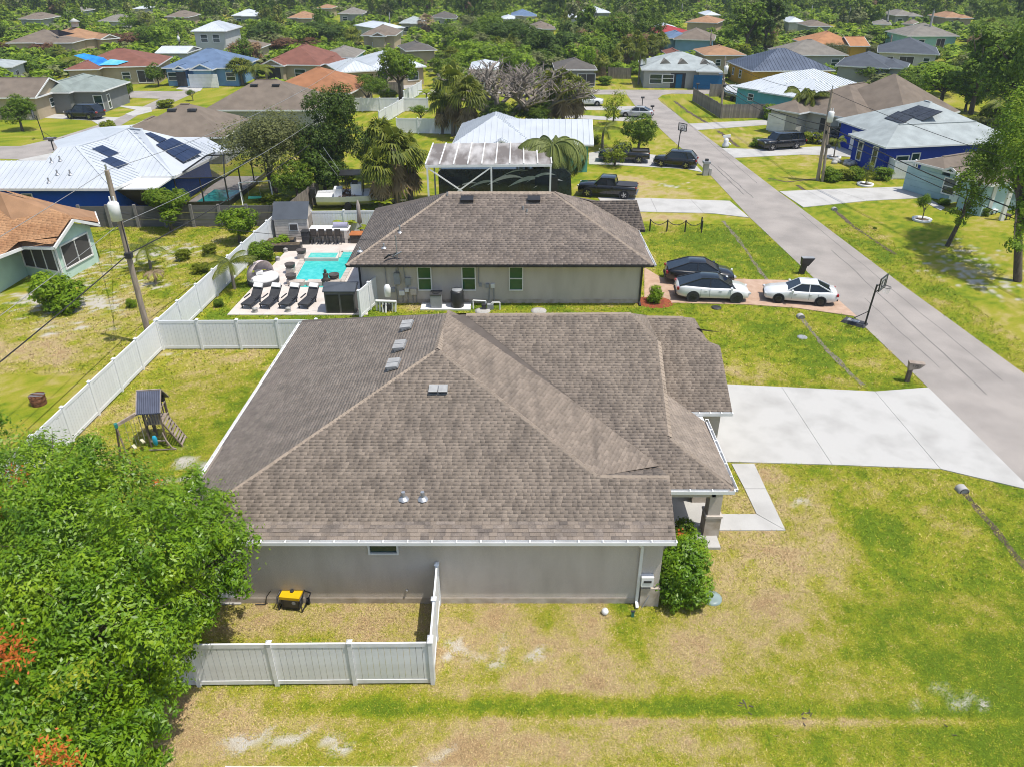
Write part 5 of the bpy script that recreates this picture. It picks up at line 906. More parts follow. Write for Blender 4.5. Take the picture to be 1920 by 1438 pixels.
fence(b + Vector((0, .15, 0)), (P(824, 1130).x, yW - .08), 'short white fence running edge-on to the wall of the near house', step=1.7)
fence(Lf0 - ld * 9, cor, 'long white vinyl fence along the left side of the near back yard')
fence(cor + Vector((.07, .05, 0)), P(600, 655), 'white vinyl fence across the back yard, left of the near roof')
fence(cor + ld * .2, bk_.xy, 'long white fence beside the pool yard, running away from the viewer')
fence(bk_.xy, (bk_.x + 10.5, bk_.y + .3), 'white fence behind the garden shed and pool bar')
fence(P(677, 598), P(712, 566), 'short white fence and gate closing the pool yard beside the grey house wall', step=1.8)
m_gfence = mat('dark_grey_fence', (.15, .145, .14), (.11, .105, .10), sc=1, rough=.9, stretch=(.6, 3, 3), island=.08)
def plank_fence(p0, p1, label, h=1.75, n_=None):
    d = p1 - p0; L = d.length; th = empty('fence', p0, math.atan2(d.y, d.x), label, 'fence'); n = n_ or round(L / 2.3); s = L / n; po = MB().box((0, -.08, h / 2 + .08), (.22, .16, h + .16)).mesh('post', mat('grey_post', (.24, .225, .21), rough=.9)); pl_ = MB().box((0, 0, 0), (s - .02, .04, h / 3 - .02)).mesh('plank', m_gfence)
    for i in range(n + 1): link('post', po, th, (i * s, 0, 0))
    for i in range(n):
        for j in range(3): link('plank', pl_, th, ((i + .5) * s, random.uniform(-.008, .008), (j + .5) * h / 3 + .03))
plank_fence(P(158, 427), P(520, 425), 'dark grey plank fence with thick posts behind the left yard')
fence(bk_.xy, P(600, 376), 'grey wooden fence running back from the shed toward the dense tree', style='wood', boards=False)
fence(P(712, 238), P(757, 211), 'white fence running away beyond the cabbage palm cluster', boards=False)
fence(P(645, 210), P(748, 210), 'far white fence with dark posts right of the dense tree', boards=False)
fence(P(758, 210), P(803, 210), 'far white fence panel right of the diagonal white fence', boards=False)
fence(P(745, 251), P(864, 253), 'white fence left of the pale metal gabled roof', boards=False)
fence(P(758, 196), P(791, 176), 'small white fence running back beside the tall leafy tree', boards=False)
fence(P(700, 178), P(757, 178), 'grey fence behind the far white fence', boards=False, style='wood')
fence(P(1298, 190), P(1350, 223), 'weathered plank fence side along the street corner, left of the covered boat', style='wood')
fence(P(1351, 223), P(1436, 222), 'weathered plank fence front below the covered boat', style='wood')
fence(P(1330, 182), P(1376, 182), 'weathered plank fence at the back of the covered boat', style='wood', boards=False)
fence(P(1140, 148), P(1182, 149), 'brown wooden fence among palms, left of the blue-door house', style='wood', boards=False)
fence(P(1650, 321), P(1672, 337), 'white fence return beside the royal blue house', boards=False)
fence(P(1672, 337), P(1709, 337), 'white fence between royal blue and pale blue houses', boards=False)
fence(P(425, 1437, 1.87), P(1130, 1439, 1.87), 'white fence top just showing along the bottom edge', boards=False, cap=False)
fence(P(548, 118), P(640, 150), 'brown board fence right of the rust roof', style='wood', boards=False) if False else None
# chain fence
cps = [P(1218, 434), P(1250, 435), P(1284, 436), P(1315, 437), P(1314, 430)]; th = empty('chain_fence', cps[0], 0, 'black posts joined by hanging chain on the lawn right of the grey house', 'chain fence')
for q in cps: MB().tube([q - cps[0], q - cps[0] + Vector((0, 0, 1.0))], .06, 8).build('post', m_black, th)
for q, r_ in zip(cps, cps[1:]): MB().tube([(q - cps[0]).lerp(r_ - cps[0], t / 6) + Vector((0, 0, .93 - 1.4 * (t / 6) * (1 - t / 6))) for t in range(7)], .03, 4).build('chain', m_black, th)
# ------------------------------------------------------------------ utility poles and lines
POLES = {}
def pole(key, base, top, label, r=.16, xf=None, arm=False, m=None, zt=None):
    b = P(*base); z = zt or rise(b, *top); t = P(top[0], top[1], z); th = empty('utility_pole', b, 0, label, 'utility pole', 'utility poles'); t = t - b; t.y *= .5
    MB().tube([Vector((0, 0, -.2)), t * .5, t], [r * 1.15, r, r * .8], 10).build('pole', m or m_polew, th); POLES[key] = (b, t)
    if xf:
        for f in (xf if isinstance(xf, tuple) else (xf,)):
            q = t * f; MB().lathe([(0, -.5), (.27, -.5), (.29, .4), (.2, .5), (0, .52)], q + Vector((.1, -.42, 0)), 12).build('transformer', m_white, th)
            for s in (-.1, .12): MB().tube([q + Vector((.1 + s, -.42, .5)), q + Vector((.1 + s, -.42, .78))], .04, 6).build('insulator', m_white, th)
            MB().bar(q + Vector((.05, -.2, .2)), q + Vector((0, 0, .2)), .08).build('bracket', m_galv, th)
    if arm: MB().bar(t * .97 + Vector((-.9, 0, 0)), t * .97 + Vector((.9, 0, 0)), .1).build('crossarm', m or m_polew, th)
    MB().tube([t, t + Vector((0, 0, .3))], .05, 6).build('pin_insulator', m_galv, th)
    q = t * .55; MB().box(q + Vector((.1, -.15, 0)), (.35, .3, .3)).build('junction_box', m_dark, th)
    MB().tube([t * .8 + Vector((.14, -.1, 0)), t * .55 + Vector((.15, -.12, 0))], .025, 5).build('riser', m_dark, th)
    return th
pole('a', (284, 648), (200, 320), 'weathered wooden utility pole with white transformer, leaning over the left yard fence', .15, .80)
pole('b', (1533, 339), (1560, 168), 'wooden utility pole with white transformer on the lawn across the road', .16, .72)
pole('c', (1542, 341), (1556, 218), 'shorter wooden stub pole beside the pole across the road', .13)
pole('d', (1351, 222), (1360, 110), 'thin utility pole with transformer at the plank fence corner', .14, .82)
pole('e', (1329, 118), (1334, 60), 'dark thin utility pole right of the blue-door house roof', .16)
pole('f', (339, 101), (334, 62), 'grey utility pole above the sky blue house roof', .15, .7)
pole('g', (755, 192), (751, 117), 'utility pole with white transformer in front of the tall leafy tree', .15, .88)
pole('h', (1587, 56), (1595, 16), 'pale concrete pole, left of three in the far upper right', .22, m=m_conc2)
pole('i', (1660, 67), (1667, 20), 'pale concrete pole, middle of three in the far upper right', .22, m=m_conc2)
pole('j', (1735, 90), (1751, 21), 'pale concrete pole, right of three in the far upper right', .25, m=m_conc2)
pole('k', (1666, 112), (1672, 67), 'dark pole before the near black roofed white house', .16)
pole('l', (731, 55), (730, 25), 'pale pole above the brown gabled far house', .2, m=m_conc2)
pole('m', (1279, 30), (1279, 8), 'thin pale pole near the top edge, right of centre', .2, m=m_conc2)
pole('n', (1522, 32), (1523, 12), 'thin pale pole near the top edge, upper right', .2, m=m_conc2)
m_wire = mat('dark_cable', (.02, .02, .02), (.03, .03, .03), rough=.7); m_wirel = mat('bare_aluminium_cable', (.35, .35, .35), rough=.5, metal=.4)
def wire(a, b, sag, r, label, m=None, n=14, group='overhead lines'):
    a = Vector(a); b = Vector(b); th = MB().tube([Vector((0, 0, 0)).lerp(b - a, t / n) - Vector((0, 0, 4 * sag * (t / n) * (1 - t / n))) for t in range(n + 1)], r, 4).build('overhead_cable', m or m_wire, loc=a); tag(th, label, 'cable', group)
pa = lambda k, f: POLES[k][0] + POLES[k][1] * f
for f, r, lab, m, dx in ((.55, .036, 'thick black telephone cable', m_wire, 0), (.72, .018, 'thin grey service cable', m_wirel, .2), (1.0, .016, 'topmost bare line', m_wirel, 0)):
    q = pa('a', f); wire(q, (q.x - 2.5 + dx, q.y - 46, q.z - .2), .8, r, lab + ' from the left pole toward the viewer', m); wire(q, (q.x + 4.5 + dx, q.y + 44, q.z + .2), .8, r, lab + ' from the left pole toward the far trees', m)
wire(pa('a', .78), (B.c.x - 4.2, yb + .9, 4.2), .5, .015, 'thin service drop from the left pole to the grey house roof', m_wire); wire(pa('a', .7), P(186, 421, 2.9), .3, .018, 'service drop from the left pole to the mint gable', m_wire); wire(pa('a', .76), P(205, 353, 2.9), .3, .015, 'service drop from the left pole to the blue house', m_wirel)
for f, r in ((.97, .02), (.62, .045), (.55, .03)):
    q = pa('b', f); lab = {.97: 'topmost line', .62: 'thick telephone cable', .55: 'lower telephone cable'}[f]; wire(q, (q.x + 7, q.y - 44, q.z), .7, r, lab + ' from the pole across the road toward the right edge'); wire(q, pa('d', f), .8, r, lab + ' between the road poles')
# ------------------------------------------------------------------ street things
def hoop(base, board, hd, label, net=True):
    b = P(*base); th = empty('basketball_hoop', b, hd, label, 'basketball hoop', 'basketball hoops'); H_ = 2.75
    MB().faces([(-1.35, -.4, 0), (.1, -.4, 0), (.1, .4, 0), (-1.35, .4, 0), (-1.25, -.3, .16), (0, -.3, .16), (0, .3, .16), (-1.25, .3, .16)], [(4, 5, 6, 7), (0, 1, 5, 4), (1, 2, 6, 5), (2, 3, 7, 6), (3, 0, 4, 7)]).build('base', m_dark, th); MB().box((-.7, 0, .17), (.7, .35, .02)).build('base_label', m_grey, th)
    MB().tube([(0, 0, .05), (.05, 0, 1.4), (.12, 0, H_)], .055, 8).build('pole', m_black, th); MB().tube([(.02, 0, 1.0), (-.9, 0, .15)], .025, 5).build('brace', m_black, th)
    MB().bar((.1, 0, H_ - .1), (.38, 0, H_ + .15), .06).bar((.1, 0, H_ - .5), (.38, 0, H_ - .15), .05).build('arm', m_black, th)
    bb = MB().box((.42, 0, H_ + .2), (.03, 1.14, .76)).build('backboard', m_glassy, th); fr_ = MB()
    for s in (-1, 1): fr_.bar((.42, s * .56, H_ - .2), (.42, s * .56, H_ + .6), .07, .06); fr_.bar((.42, -.53, H_ + .2 + s * .38), (.42, .53, H_ + .2 + s * .38), .06, .07)
    fr_.build('backboard_frame', m_black, th); sq = MB()
    for s in (-1, 1): sq.bar((.44, s * .25, H_ - .02), (.44, s * .25, H_ + .38), .04); sq.bar((.44, -.23, H_ + .18 + s * .2), (.44, .23, H_ + .18 + s * .2), .04)
    sq.build('target_square', m_black, th); MB().tube([(.68 + .23 * math.cos(t * .5236), .23 * math.sin(t * .5236), H_) for t in range(13)], .018, 5, cap=False).build('rim', m_black, th)
    nb = MB()
    for t in range(12): a_ = t * .5236; nb.tube([(.68 + .23 * math.cos(a_), .23 * math.sin(a_), H_), (.68 + .14 * math.cos(a_ + .3), .14 * math.sin(a_ + .3), H_ - .4)], .008, 3)
    nb.build('net', m_white, th)
m_glassy = bpy.data.materials.new('clear_acrylic'); m_glassy.use_nodes = True; _b = m_glassy.node_tree.nodes['Principled BSDF']; _b.inputs['Base Color'].default_value = (.5, .52, .54, 1); _b.inputs['Alpha'].default_value = .3; _b.inputs['Roughness'].default_value = .1
hoop((1621, 612), 0, R(-42), 'black portable basketball hoop on the grass edge of the road, nearest'); hoop((1270, 291), 0, R(40), 'portable basketball hoop leaning over the road by the black suv'); hoop((83, 262), 0, R(200), 'far basketball hoop beside the street at the left')
b = P(1502, 514); th = empty('mailbox', b, 0, 'black curved mailbox by the tan paver drive', 'mailbox'); MB().faces([(-.2, -.12, 0), (.16, -.12, 0), (.16, .12, 0), (-.2, .12, 0), (-.06, -.14, .75), (.3, -.14, .7), (.3, .14, .7), (-.06, .14, .75)], [(0, 1, 5, 4), (1, 2, 6, 5), (2, 3, 7, 6), (3, 0, 4, 7), (4, 5, 6, 7)]).build('post', m_black, th)
MB().faces([(-.14, -.16, .7), (.35, -.16, .62), (.35, .16, .62), (-.14, .16, .7), (-.16, -.2, 1.2), (.72, -.2, 1.2), (.72, .2, 1.2), (-.16, .2, 1.2)], [(0, 1, 5, 4), (1, 2, 6, 5), (2, 3, 7, 6), (3, 0, 4, 7), (4, 5, 6, 7), (3, 2, 1, 0)]).build('box', m_black, th); MB().box((.28, 0, 1.215), (.84, .36, .03)).build('lid', m_grey, th)
b = P(1700, 716); th = empty('mailbox', b, -.2, 'weathered wooden mailbox with black number by the big pale driveway', 'mailbox'); MB().box((0, 0, .45), (.2, .2, .9)).build('post', m_wood, th)
MB().faces([(-.12, -.16, .75), (.4, -.16, .9), (.4, .16, .9), (-.12, .16, .75), (-.16, -.18, 1.2), (.62, -.18, 1.18), (.62, .18, 1.18), (-.16, .18, 1.2)], [(0, 1, 5, 4), (1, 2, 6, 5), (2, 3, 7, 6), (3, 0, 4, 7), (4, 5, 6, 7), (3, 2, 1, 0)]).build('box', m_wood_l, th)
def text(s, size, parent, loc, rot, m, name='lettering'):
    cu = bpy.data.curves.new(name, 'FONT'); cu.body = s; cu.size = size; cu.align_x = 'CENTER'; cu.align_y = 'CENTER'; cu.extrude = .004; o = bpy.data.objects.new('t', cu); col.objects.link(o); dg = bpy.context.evaluated_depsgraph_get(); me = bpy.data.meshes.new_from_object(o.evaluated_get(dg)); bpy.data.objects.remove(o); me.materials.clear(); me.materials.append(m); return link(name, me, parent, loc, rot)
text('1751', .22, th, (.2, -.19, 1.03), (R(90), 0, 0), m_black, 'house_number')
b = P(1322, 329); th = empty('mailbox', b, 0, 'grey stone mailbox pillar by the teal house drive', 'mailbox'); MB().box((0, 0, .6), (.5, .5, 1.2)).build('pillar', m_conc2, th); MB().box((0, 0, 1.3), (.7, .7, .2)).build('cap', m_grey, th); MB().box((0, .0, 1.5), (.3, .3, .25)).build('lantern', m_dark, th); MB().box((.45, -.1, .35), (.25, .25, .7)).build('side_post', m_conc2, th)
def mailbox(px, label): b = P(*px); th = empty('mailbox', b, 0, label, 'mailbox'); MB().box((0, 0, .5), (.1, .1, 1)).build('post', m_dark, th); MB().tube([(-.25, 0, 1.15), (.25, 0, 1.15)], .14, 10).build('box', m_dark, th)
mailbox((101, 283), 'dark mailbox on a post by the left street'); mailbox((1222, 216), 'black mailbox by the far drive with the silver sedan'); mailbox((1307, 172), 'small dark mailbox before the blue-door house'); mailbox((1204, 199), 'pale thin mailbox post at the street end corner')
b = P(1360, 277); th = empty('garden_figure', b, 0, 'white garden figure with a board on its head, on the lawn across the road', 'statue'); MB().lathe([(0, 0), (.35, .02), (.42, .3), (.25, .6), (.3, .8), (.2, 1.0), (.0, 1.1)], n=10).build('figure', m_white, th); MB().bar((-.4, 0, 1.2), (.45, 0, 1.3), .3, .15, upv=(0, 1, 0)).build('board', m_white, th); MB().tube([(.2, -.1, .6), (.55, -.2, .35)], .09, 6).build('arm', m_white, th)
def lid(px, label, r=.32, m=None, h=.05): b = P(*px); tag(MB().lathe([(r, 0), (r, h), (r * .6, h + .02), (0, h + .02)], n=14).build('drain_lid', m or m_dark, loc=b), label, 'lid')
lid((1343, 578), 'black round drain lid on the lawn below the white electric crossover'); lid((1504, 633), 'grey flat lid in the lawn beside the swale', .3, m_grey, .03); lid((905, 584), 'grey lid behind the near roof ridge, left', .5, m_conc2); lid((1010, 584), 'grey lid behind the near roof ridge, right', .5, m_conc2); lid((1334, 1122), 'pale green round lid beside the near leafy bush', .36, mat('grey_green_plastic', (.25, .32, .3), rough=.3), .06)
tag(MB().lathe([(0, 0), (.1, .02), (.13, .1), (.1, .2), (0, .24)], n=10).build('ball', m_white, loc=P(1134, 1150)), 'white ball on the dry side lawn', 'ball')
b = P(1186, 1156); th = empty('valve_box', b, 0, 'small green marker post on the side lawn below the downspout', 'marker'); MB().box((0, 0, .13), (.1, .04, .26)).build('stake', mat('green_plastic', (.05, .18, .13), rough=.5), th); MB().box((0, 0, .27), (.16, .06, .03)).build('cap', m_dark, th)
for i, (x, y_, n_) in enumerate(((1397, 1332, 6), (1515, 1352, 6), (1766, 1362, 2))):   # clods and roots in the mower furrow
    mb = MB(); rd = random.Random(i)
    for k in range(n_): a_ = rd.uniform(0, 6.28); p_ = Vector((rd.uniform(-.16, .16), rd.uniform(-.3, .3), 0)); mb.bar(p_, p_ + Vector((math.cos(a_) * .14, math.sin(a_) * .14, .04)), rd.uniform(.02, .045), .02)
    tag(mb.build('dry_sticks', m_bark, loc=P(x, y_), kind='stuff'), ['dead sticks and roots in the grass furrow, left', 'dead sticks and roots in the grass furrow, middle', 'dark debris at the right end of the grass furrow'][i], 'sticks')
# ------------------------------------------------------------------ near yard things
b = P(545, 1147); th = empty('generator', b, -.12, 'yellow and black portable generator on dry grass by the near wall', 'generator')
MB().box((0, .32, .3), (.62, .5, .44)).build('engine', m_dark, th); MB().box((0, .34, .56), (.72, .56, .12)).build('tank', mat('yellow_paint', ph('f0c21c', 1.25), rough=.35), th); MB().tube([(.0, .36, .6), (.0, .36, .66)], .07, 8).build('fuel_cap', m_dark, th)
for s in (-.42, .42): MB().tube([(s, .02, .05), (s, .02, .62), (s, .64, .62), (s, .64, .05), (s, .02, .05)], .025, 6).build('frame', m_black, th)
for s in (-.5, .5): MB().tube([(s - .05, .5, .14), (s + .05, .5, .14)], .14, 10).build('wheel', m_rubber, th)
MB().box((.05, .06, .35), (.5, .05, .3)).build('control_panel', m_black, th); MB().tube([(.15, .03, .4), (.15, .08, .4)], .07, 10).build('outlet', m_grey, th); MB().tube([(.42, .5, .55), (.66, .4, .6), (.66, .2, .58)], .025, 6).build('handle', m_black, th)
b = P(74, 757); th = empty('fire_barrel', b, 0, 'rusty cut-down steel fire drum in the left yard', 'fire drum'); m_rust = mat('rusty_steel', (.09, .035, .018), (.17, .075, .035), sc=6, rough=.9); MB().lathe([(.36, 0), (.37, .5), (.34, .5), (.33, .1), (0, .1)], n=16).build('drum', m_rust, th); MB().lathe([(.39, .24), (.39, .28)], n=16).lathe([(.39, .47), (.39, .51)], n=16).build('rib', m_rust, th)
for i in range(3): MB().tube([(-.35, -.15 + .15 * i, .52), (.35, -.1 + .15 * i, .53)], .02, 5).build('grate_bar', m_galv, th)
# play tower with swings
def playset():
    b = P(296, 842); th = empty('play_tower', b, .12, 'wooden play tower with blue ribbed roof, swings and climbing ramp in the back yard', 'playset'); th.scale = (.6, .74, .9); m_bl = mat('blue_grey_ribbed_roof', (.075, .085, .125), (.06, .065, .095), rough=.5); m_grn = mat('green_bracket', (.03, .2, .17), rough=.5); m_teal = mat('turquoise_plastic', ph('35b6d8', 1.3), rough=.4); m_yel = mat('cream_plastic', (.6, .56, .38), rough=.5)
    X0, X1, Y0, Y1 = -.55, .65, .3, 1.6; D = 1.35; Tz = 2.35
    for x in (X0, X1):
        for y in (Y0, Y1): MB().bar((x, y, 0), (x, y, Tz), .1).build('post', m_wood, th)
    for i in range(8): MB().box(((X0 + X1) / 2, Y0 + (i + .5) * (Y1 - Y0) / 8, D), (X1 - X0, (Y1 - Y0) / 8 - .015, .04)).build('floor_plank', m_wood_l, th)
    for i in range(6):
        x = X0 + (i + .5) * (X1 - X0) / 6
        for y in (Y0 - .03, Y1 + .03): MB().box((x, y, D + .35), (.1, .025, .7)).build('slat', m_wood_l, th)
        MB().box((X0 - .03, Y0 + (i + .5) * (Y1 - Y0) / 6, D + .35), (.025, .1, .7)).build('slat', m_wood_l, th)
    for y in (Y0 - .05, Y1 + .05): MB().bar((X0, y, D + .74), (X1, y, D + .74), .06).build('rail', m_wood_l, th)
    for z in (D + .74, D + .05): MB().bar((X1 + .03, Y0, z), (X1 + .03, Y1, z), .06).build('rail', m_wood_l, th)
    xm = (X0 + X1) / 2; zr = 3.05; 
    ym = (Y0 + Y1) / 2
    for s in (-1, 1):                                     # ribbed roof, ridge along x
        a_ = Vector((X0 - .3, ym, zr)); c = Vector((X0 - .3, ym + s * .98, Tz - .2)); a2 = a_ + Vector((1.75, 0, 0)); c2 = c + Vector((1.75, 0, 0)); ro = MB().poly([a_, c, c2, a2]).poly([x - Vector((0, 0, .03)) for x in (a_, a2, c2, c)]).build('roof', m_bl, th)
        for i in range(13): f = (i + .5) / 13; MB().bar(a_.lerp(a2, f) + Vector((0, 0, .02)), c.lerp(c2, f) + Vector((0, 0, .02)), .055, .035).build('rib', mat('pale_blue_rib', (.13, .145, .2), rough=.5), ro)
        MB().bar(a_, c, .07, .05).build('barge_board', m_wood_l, th); MB().bar(a2, c2, .07, .05).build('barge_board', m_wood_l, th)
    MB().bar((X0 - .3, ym, zr), (X0 + 1.45, ym, zr), .08).build('ridge', m_wood_l, th)
    bm0, bm1 = Vector((X0, Y0 + .2, 2.15)), Vector((-1.9, -1.05, 2.1)); MB().bar(bm0, bm1, .14, .16).build('swing_beam', m_wood_l, th)
    for dx, dy in ((-.55, .35), (.45, -.45)): MB().bar(bm1, (bm1.x + dx, bm1.y + dy, 0), .1).build('swing_leg', m_wood, th)
    MB().box(bm1 + Vector((0, 0, 0)), (.2, .24, .22), rz=.7).build('bracket', m_grn, th)
    for q in ((-1.2, 1.7), (-.95, 2.1)): MB().bar((q[0], q[1], 0), (q[0], q[1], 2.0), .1).build('post', m_wood, th); MB().faces([(q[0] - .2, q[1] - .06, 2.25), (q[0] + .25, q[1] - .06, 2.25), (q[0] + .05, q[1] - .06, 1.9), (q[0] - .08, q[1] - .06, 1.9)], [(0, 1, 2, 3), (3, 2, 1, 0)]).build('bracket', m_grn, th)
    MB().bar((-1.2, 1.75, 2.05), (X0, 1.4, 2.1), .1).build('crossbar', m_wood_l, th)
    for k, (f, z, m) in enumerate(((.3, .55, m_yel), (.62, .5, m_yel), (.12, .35, m_teal))):
        p = bm0.lerp(bm1, f)
        for s in (-.2, .2): q = p + (bm1 - bm0).normalized() * s; MB().tube([q, Vector((q.x, q.y, z))], .015, 4).build('rope', m_galv, th)
        MB().box((p.x, p.y, z), (.2, .5, .06), rz=math.atan2(1.25, 1.35)).build('swing_seat', m, th) if k < 2 else None
    MB().lathe([(.02, 0), (.16, .1), (.2, .45), (.12, .6), (.02, .62)], (.1, -.25, .35), 10, sy=.5).build('scoop_swing', m_teal, th)
    a_, c = Vector((X1 + .05, Y0 + .1, D)), Vector((X1 + 1.2, Y0 - .2, .05)); w = Vector((0, 1.0, 0))
    for i in range(8): f = (i + .4) / 8; q = a_.lerp(c, f); MB().bar(q, q + w, .13, .035, upv=(c - a_).cross(w).normalized()).build('ramp_plank', m_wood_l, th)
    for s in (0, 1): MB().bar(a_ + w * s - Vector((0, 0, .06)), c + w * s - Vector((0, 0, .06)), .07, .09).build('ramp_rail', m_wood, th)
    MB().bar((X0, Y0, .35), (X1, Y0, .35), .08).build('brace', m_wood_l, th); MB().tube([(X1 - .1, Y0 - .1, .9), (X1 + .1, Y0 - .25, .5), (X1 + .45, Y0 - .4, .12), (X1 + .8, Y0 - .5, .04)], .05, 5).build('slide_rail', m_wood_l, th); MB().bar((X0, Y0 - .5, .1), (X1 + .8, Y0 - .5, .06), .05).build('ground_beam', m_wood_l, th)
    MB().tube([(xm + .35, Y1, D + .9), (xm + .55, Y1 + .02, D + .9)], .2, 10).build('porthole', m_dark, th)
playset()
b = P(425, 1128); th = empty('air_conditioner', b, 0, 'white outdoor unit half hidden by the big tree at the near wall', 'air conditioner'); MB().box((0, .3, .5), (.85, .7, .9)).build('case', m_grey, th); MB().box((0, .3, .03), (1.1, .9, .06)).build('pad', m_conc2, th)
for i in range(9): MB().box((0, -.06, .14 + i * .085), (.8, .02, .045)).build('louvre', m_white, th)
b = P(392, 1122); th = empty('air_conditioner', b, 0, 'second white outdoor unit left of the other, behind tree leaves', 'air conditioner'); MB().box((0, .3, .45), (.7, .6, .85)).build('case', m_white, th); MB().box((0, .3, .9), (.74, .64, .05)).build('top', m_grey, th)
# ------------------------------------------------------------------ pool yard
dk = [(426, 592), (544, 464), (556, 453), (640, 450), (690, 450), (690, 592)]; dw = P2(dk); pool = [(546, 538), (636, 540), (672, 474), (640, 474), (634, 486), (575, 486)]; spa = [(583, 474.5), (634, 474.5), (629, 483.5), (577, 483.5)]
sheet('pool_deck', dk, m_deck, .06)
def water(pts, z, name, m, lift=0): w = [P(a, b, z) for a, b in pts]; c = sum(w, Vector((0, 0, 0))) / len(w); MB().poly([q - c for q in w]).build(name, m, loc=c, kind='structure')
water(pool, .075, 'pool_water', m_water); m_spa = mat('spa_water', ph('55cfc4', 1.3), ph('7fdcd2', 1.3), sc=3, rough=.05, spec=.5)
cop = MB(); sp3 = [P(a, b, .3) for a, b in spa]
cw = [P(a, b, .2) for a, b in ((571, 472), (637, 472), (634, 487.5), (571, 487.5))]; tag(MB().prism([(q.x - cw[0].x, q.y - cw[0].y) for q in cw], 0, .3).build('spa', m_deck, loc=(cw[0].x, cw[0].y, 0)), 'raised square spa at the far end of the turquoise pool', 'spa')
water(spa, .31, 'spa_water', m_spa)
m_cop = mat('coping_stone', (.5, .45, .4), (.42, .37, .32), sc=2, rough=.7)
pth = empty('pool_coping', P(590, 540), 0, 'travertine coping and low front wall of the turquoise pool', 'pool edge'); o_ = P(590, 540)
for i in range(len(pool) - 1):
    q0, q1 = P(*pool[i]), P(*pool[i + 1]); n_ = max(1, int((q1 - q0).length / .6))
    if i in (0,): continue
    for k in range(n_): MB().bar(q0.lerp(q1, k / n_) - o_ + Vector((0, 0, .09)), q0.lerp(q1, (k + .95) / n_) - o_ + Vector((0, 0, .09)), .35, .05).build('coping_stone', m_cop, pth)
q0, q1 = P(*pool[0]), P(*pool[-1]); n_ = int((q1 - q0).length / .6)
for k in range(n_): MB().bar(q0.lerp(q1, k / n_) - o_ + Vector((-.2, 0, .09)), q0.lerp(q1, (k + .95) / n_) - o_ + Vector((-.2, 0, .09)), .4, .05).build('coping_stone', m_cop, pth)
for px in (558, 592, 626):
    q = P(px, 537) - o_; MB().box(q + Vector((0, 0, .2)), (1.0, .5, .4)).build('pier', m_cop, pth)
MB().box(P(592, 536) - o_ + Vector((0, .05, .14)), (2.4, .3, .28)).build('spill_wall', m_deck, pth)
for i in range(3): a_ = P(648 + i * 1.5, 476 + i * 4); tag(MB().box((0, 0, .0), (1.6, .25, .04)).build('pool_step', m_spa, loc=a_ + Vector((0, 0, .09)), kind='structure'))
def bowl(px, label, ph_=.45):
    b = P(*px); th = empty('fire_bowl', b, 0, label, 'fire bowl', 'fire bowls round the pool'); MB().box((0, 0, ph_ / 2), (.55, .55, ph_)).build('plinth', m_cop, th); MB().lathe([(.0, 0), (.2, .0), (.34, .1), (.36, .24), (.38, .28), (.33, .28), (.26, .21), (0, .19)], (0, 0, ph_), 14).build('bowl', mat('bronze_bowl', (.07, .06, .055), (.1, .085, .075), rough=.5), th)
bowl((567, 486), 'dark fire bowl on a plinth, farthest from the viewer, left of the spa'); bowl((546, 513), 'dark fire bowl on a plinth at the middle of the pool side'); bowl((548, 534), 'dark fire bowl at the near left pool corner'); bowl((628, 533), 'dark fire bowl at the near right pool corner, beside the seated statue')
b = P(613, 537); th = empty('statue', b, 0, 'small dark seated statue on the pool front wall', 'statue'); m_br = mat('dark_bronze', (.06, .055, .045), rough=.5); MB().lathe([(0, .4), (.3, .4), (.34, .5), (.2, .58), (.17, .75), (.2, .9), (.08, .98), (0, 1.0)], n=10, sy=.7).build('body', m_br, th); MB().lathe([(0, .96), (.1, 1.0), (.11, 1.1), (.05, 1.2), (0, 1.24)], n=8).build('head', m_br, th)
def lounger(px, label):
    b = P(*px); th = empty('sun_lounger', b + Vector((0, 0, .06)), -.22, label, 'sun lounger', 'dark loungers by the pool')
    MB().box((0, -.15, .32), (.68, 1.3, .08)).build('seat', m_dark, th); bo = MB(); bo.box((0, .82, .62), (.68, .85, .07), rot=Matrix.Rotation(R(42), 3, 'X')); bo.build('backrest', m_dark, th)
    MB().box((0, 1.02, .93), (.6, .3, .13), rot=Matrix.Rotation(R(42), 3, 'X')).build('pillow', m_white, th)
    for x in (-.3, .3):
        for y in (-.72, .45): MB().box((x, y, .15), (.06, .06, .3)).build('leg', m_dark, th)
    for x in (-.38, .38): MB().bar((x, -.2, .52), (x, .5, .52), .07, .05).build('armrest', m_dark, th)
    return th
for i, px in enumerate((474, 508, 543, 579)): lounger((px, 573), 'dark lounger with white pillow, %s of four in the pool yard row' % ['leftmost', 'second from left', 'third from left', 'rightmost'][i])
b = P(495, 531); th = empty('daybed', b, 0, 'round white outdoor daybed with pink lined canopy beside the pool', 'daybed'); MB().lathe([(1.05, 0), (1.08, .38), (.2, .4), (0, .4)], n=20).build('base', m_dark, th); MB().lathe([(1.04, .38), (1.06, .5), (.95, .58), (0, .58)], n=20).build('mattress', m_white, th)
m_can = mat('pink_white_canvas', (.6, .52, .5), (.52, .42, .42), rough=.8); cn = MB(); 
for k in range(7):                                       # folded hood of bowed panels
    pass
def hood(r0, t):
    return [(r0 * math.cos(math.pi * (.35 + 1.0 * j / 12)), r0 * math.sin(math.pi * (.35 + 1.0 * j / 12)) * math.cos(t), .5 + 0) for j in range(13)]
V_ = []
for k in range(6):
    t = R(8 + k * 17)
    for j in range(13):
        a_ = math.pi * j / 12; ux, uz = math.cos(a_), math.sin(a_); dirn = Vector((-.85, .5, 0)); sd = Vector((.5, .85, 0)); q = sd * ux * 1.05 + (dirn * math.cos(t) + Vector((0, 0, 1)) * math.sin(t)) * uz * 1.1; V_.append(q + Vector((0, 0, .5)))
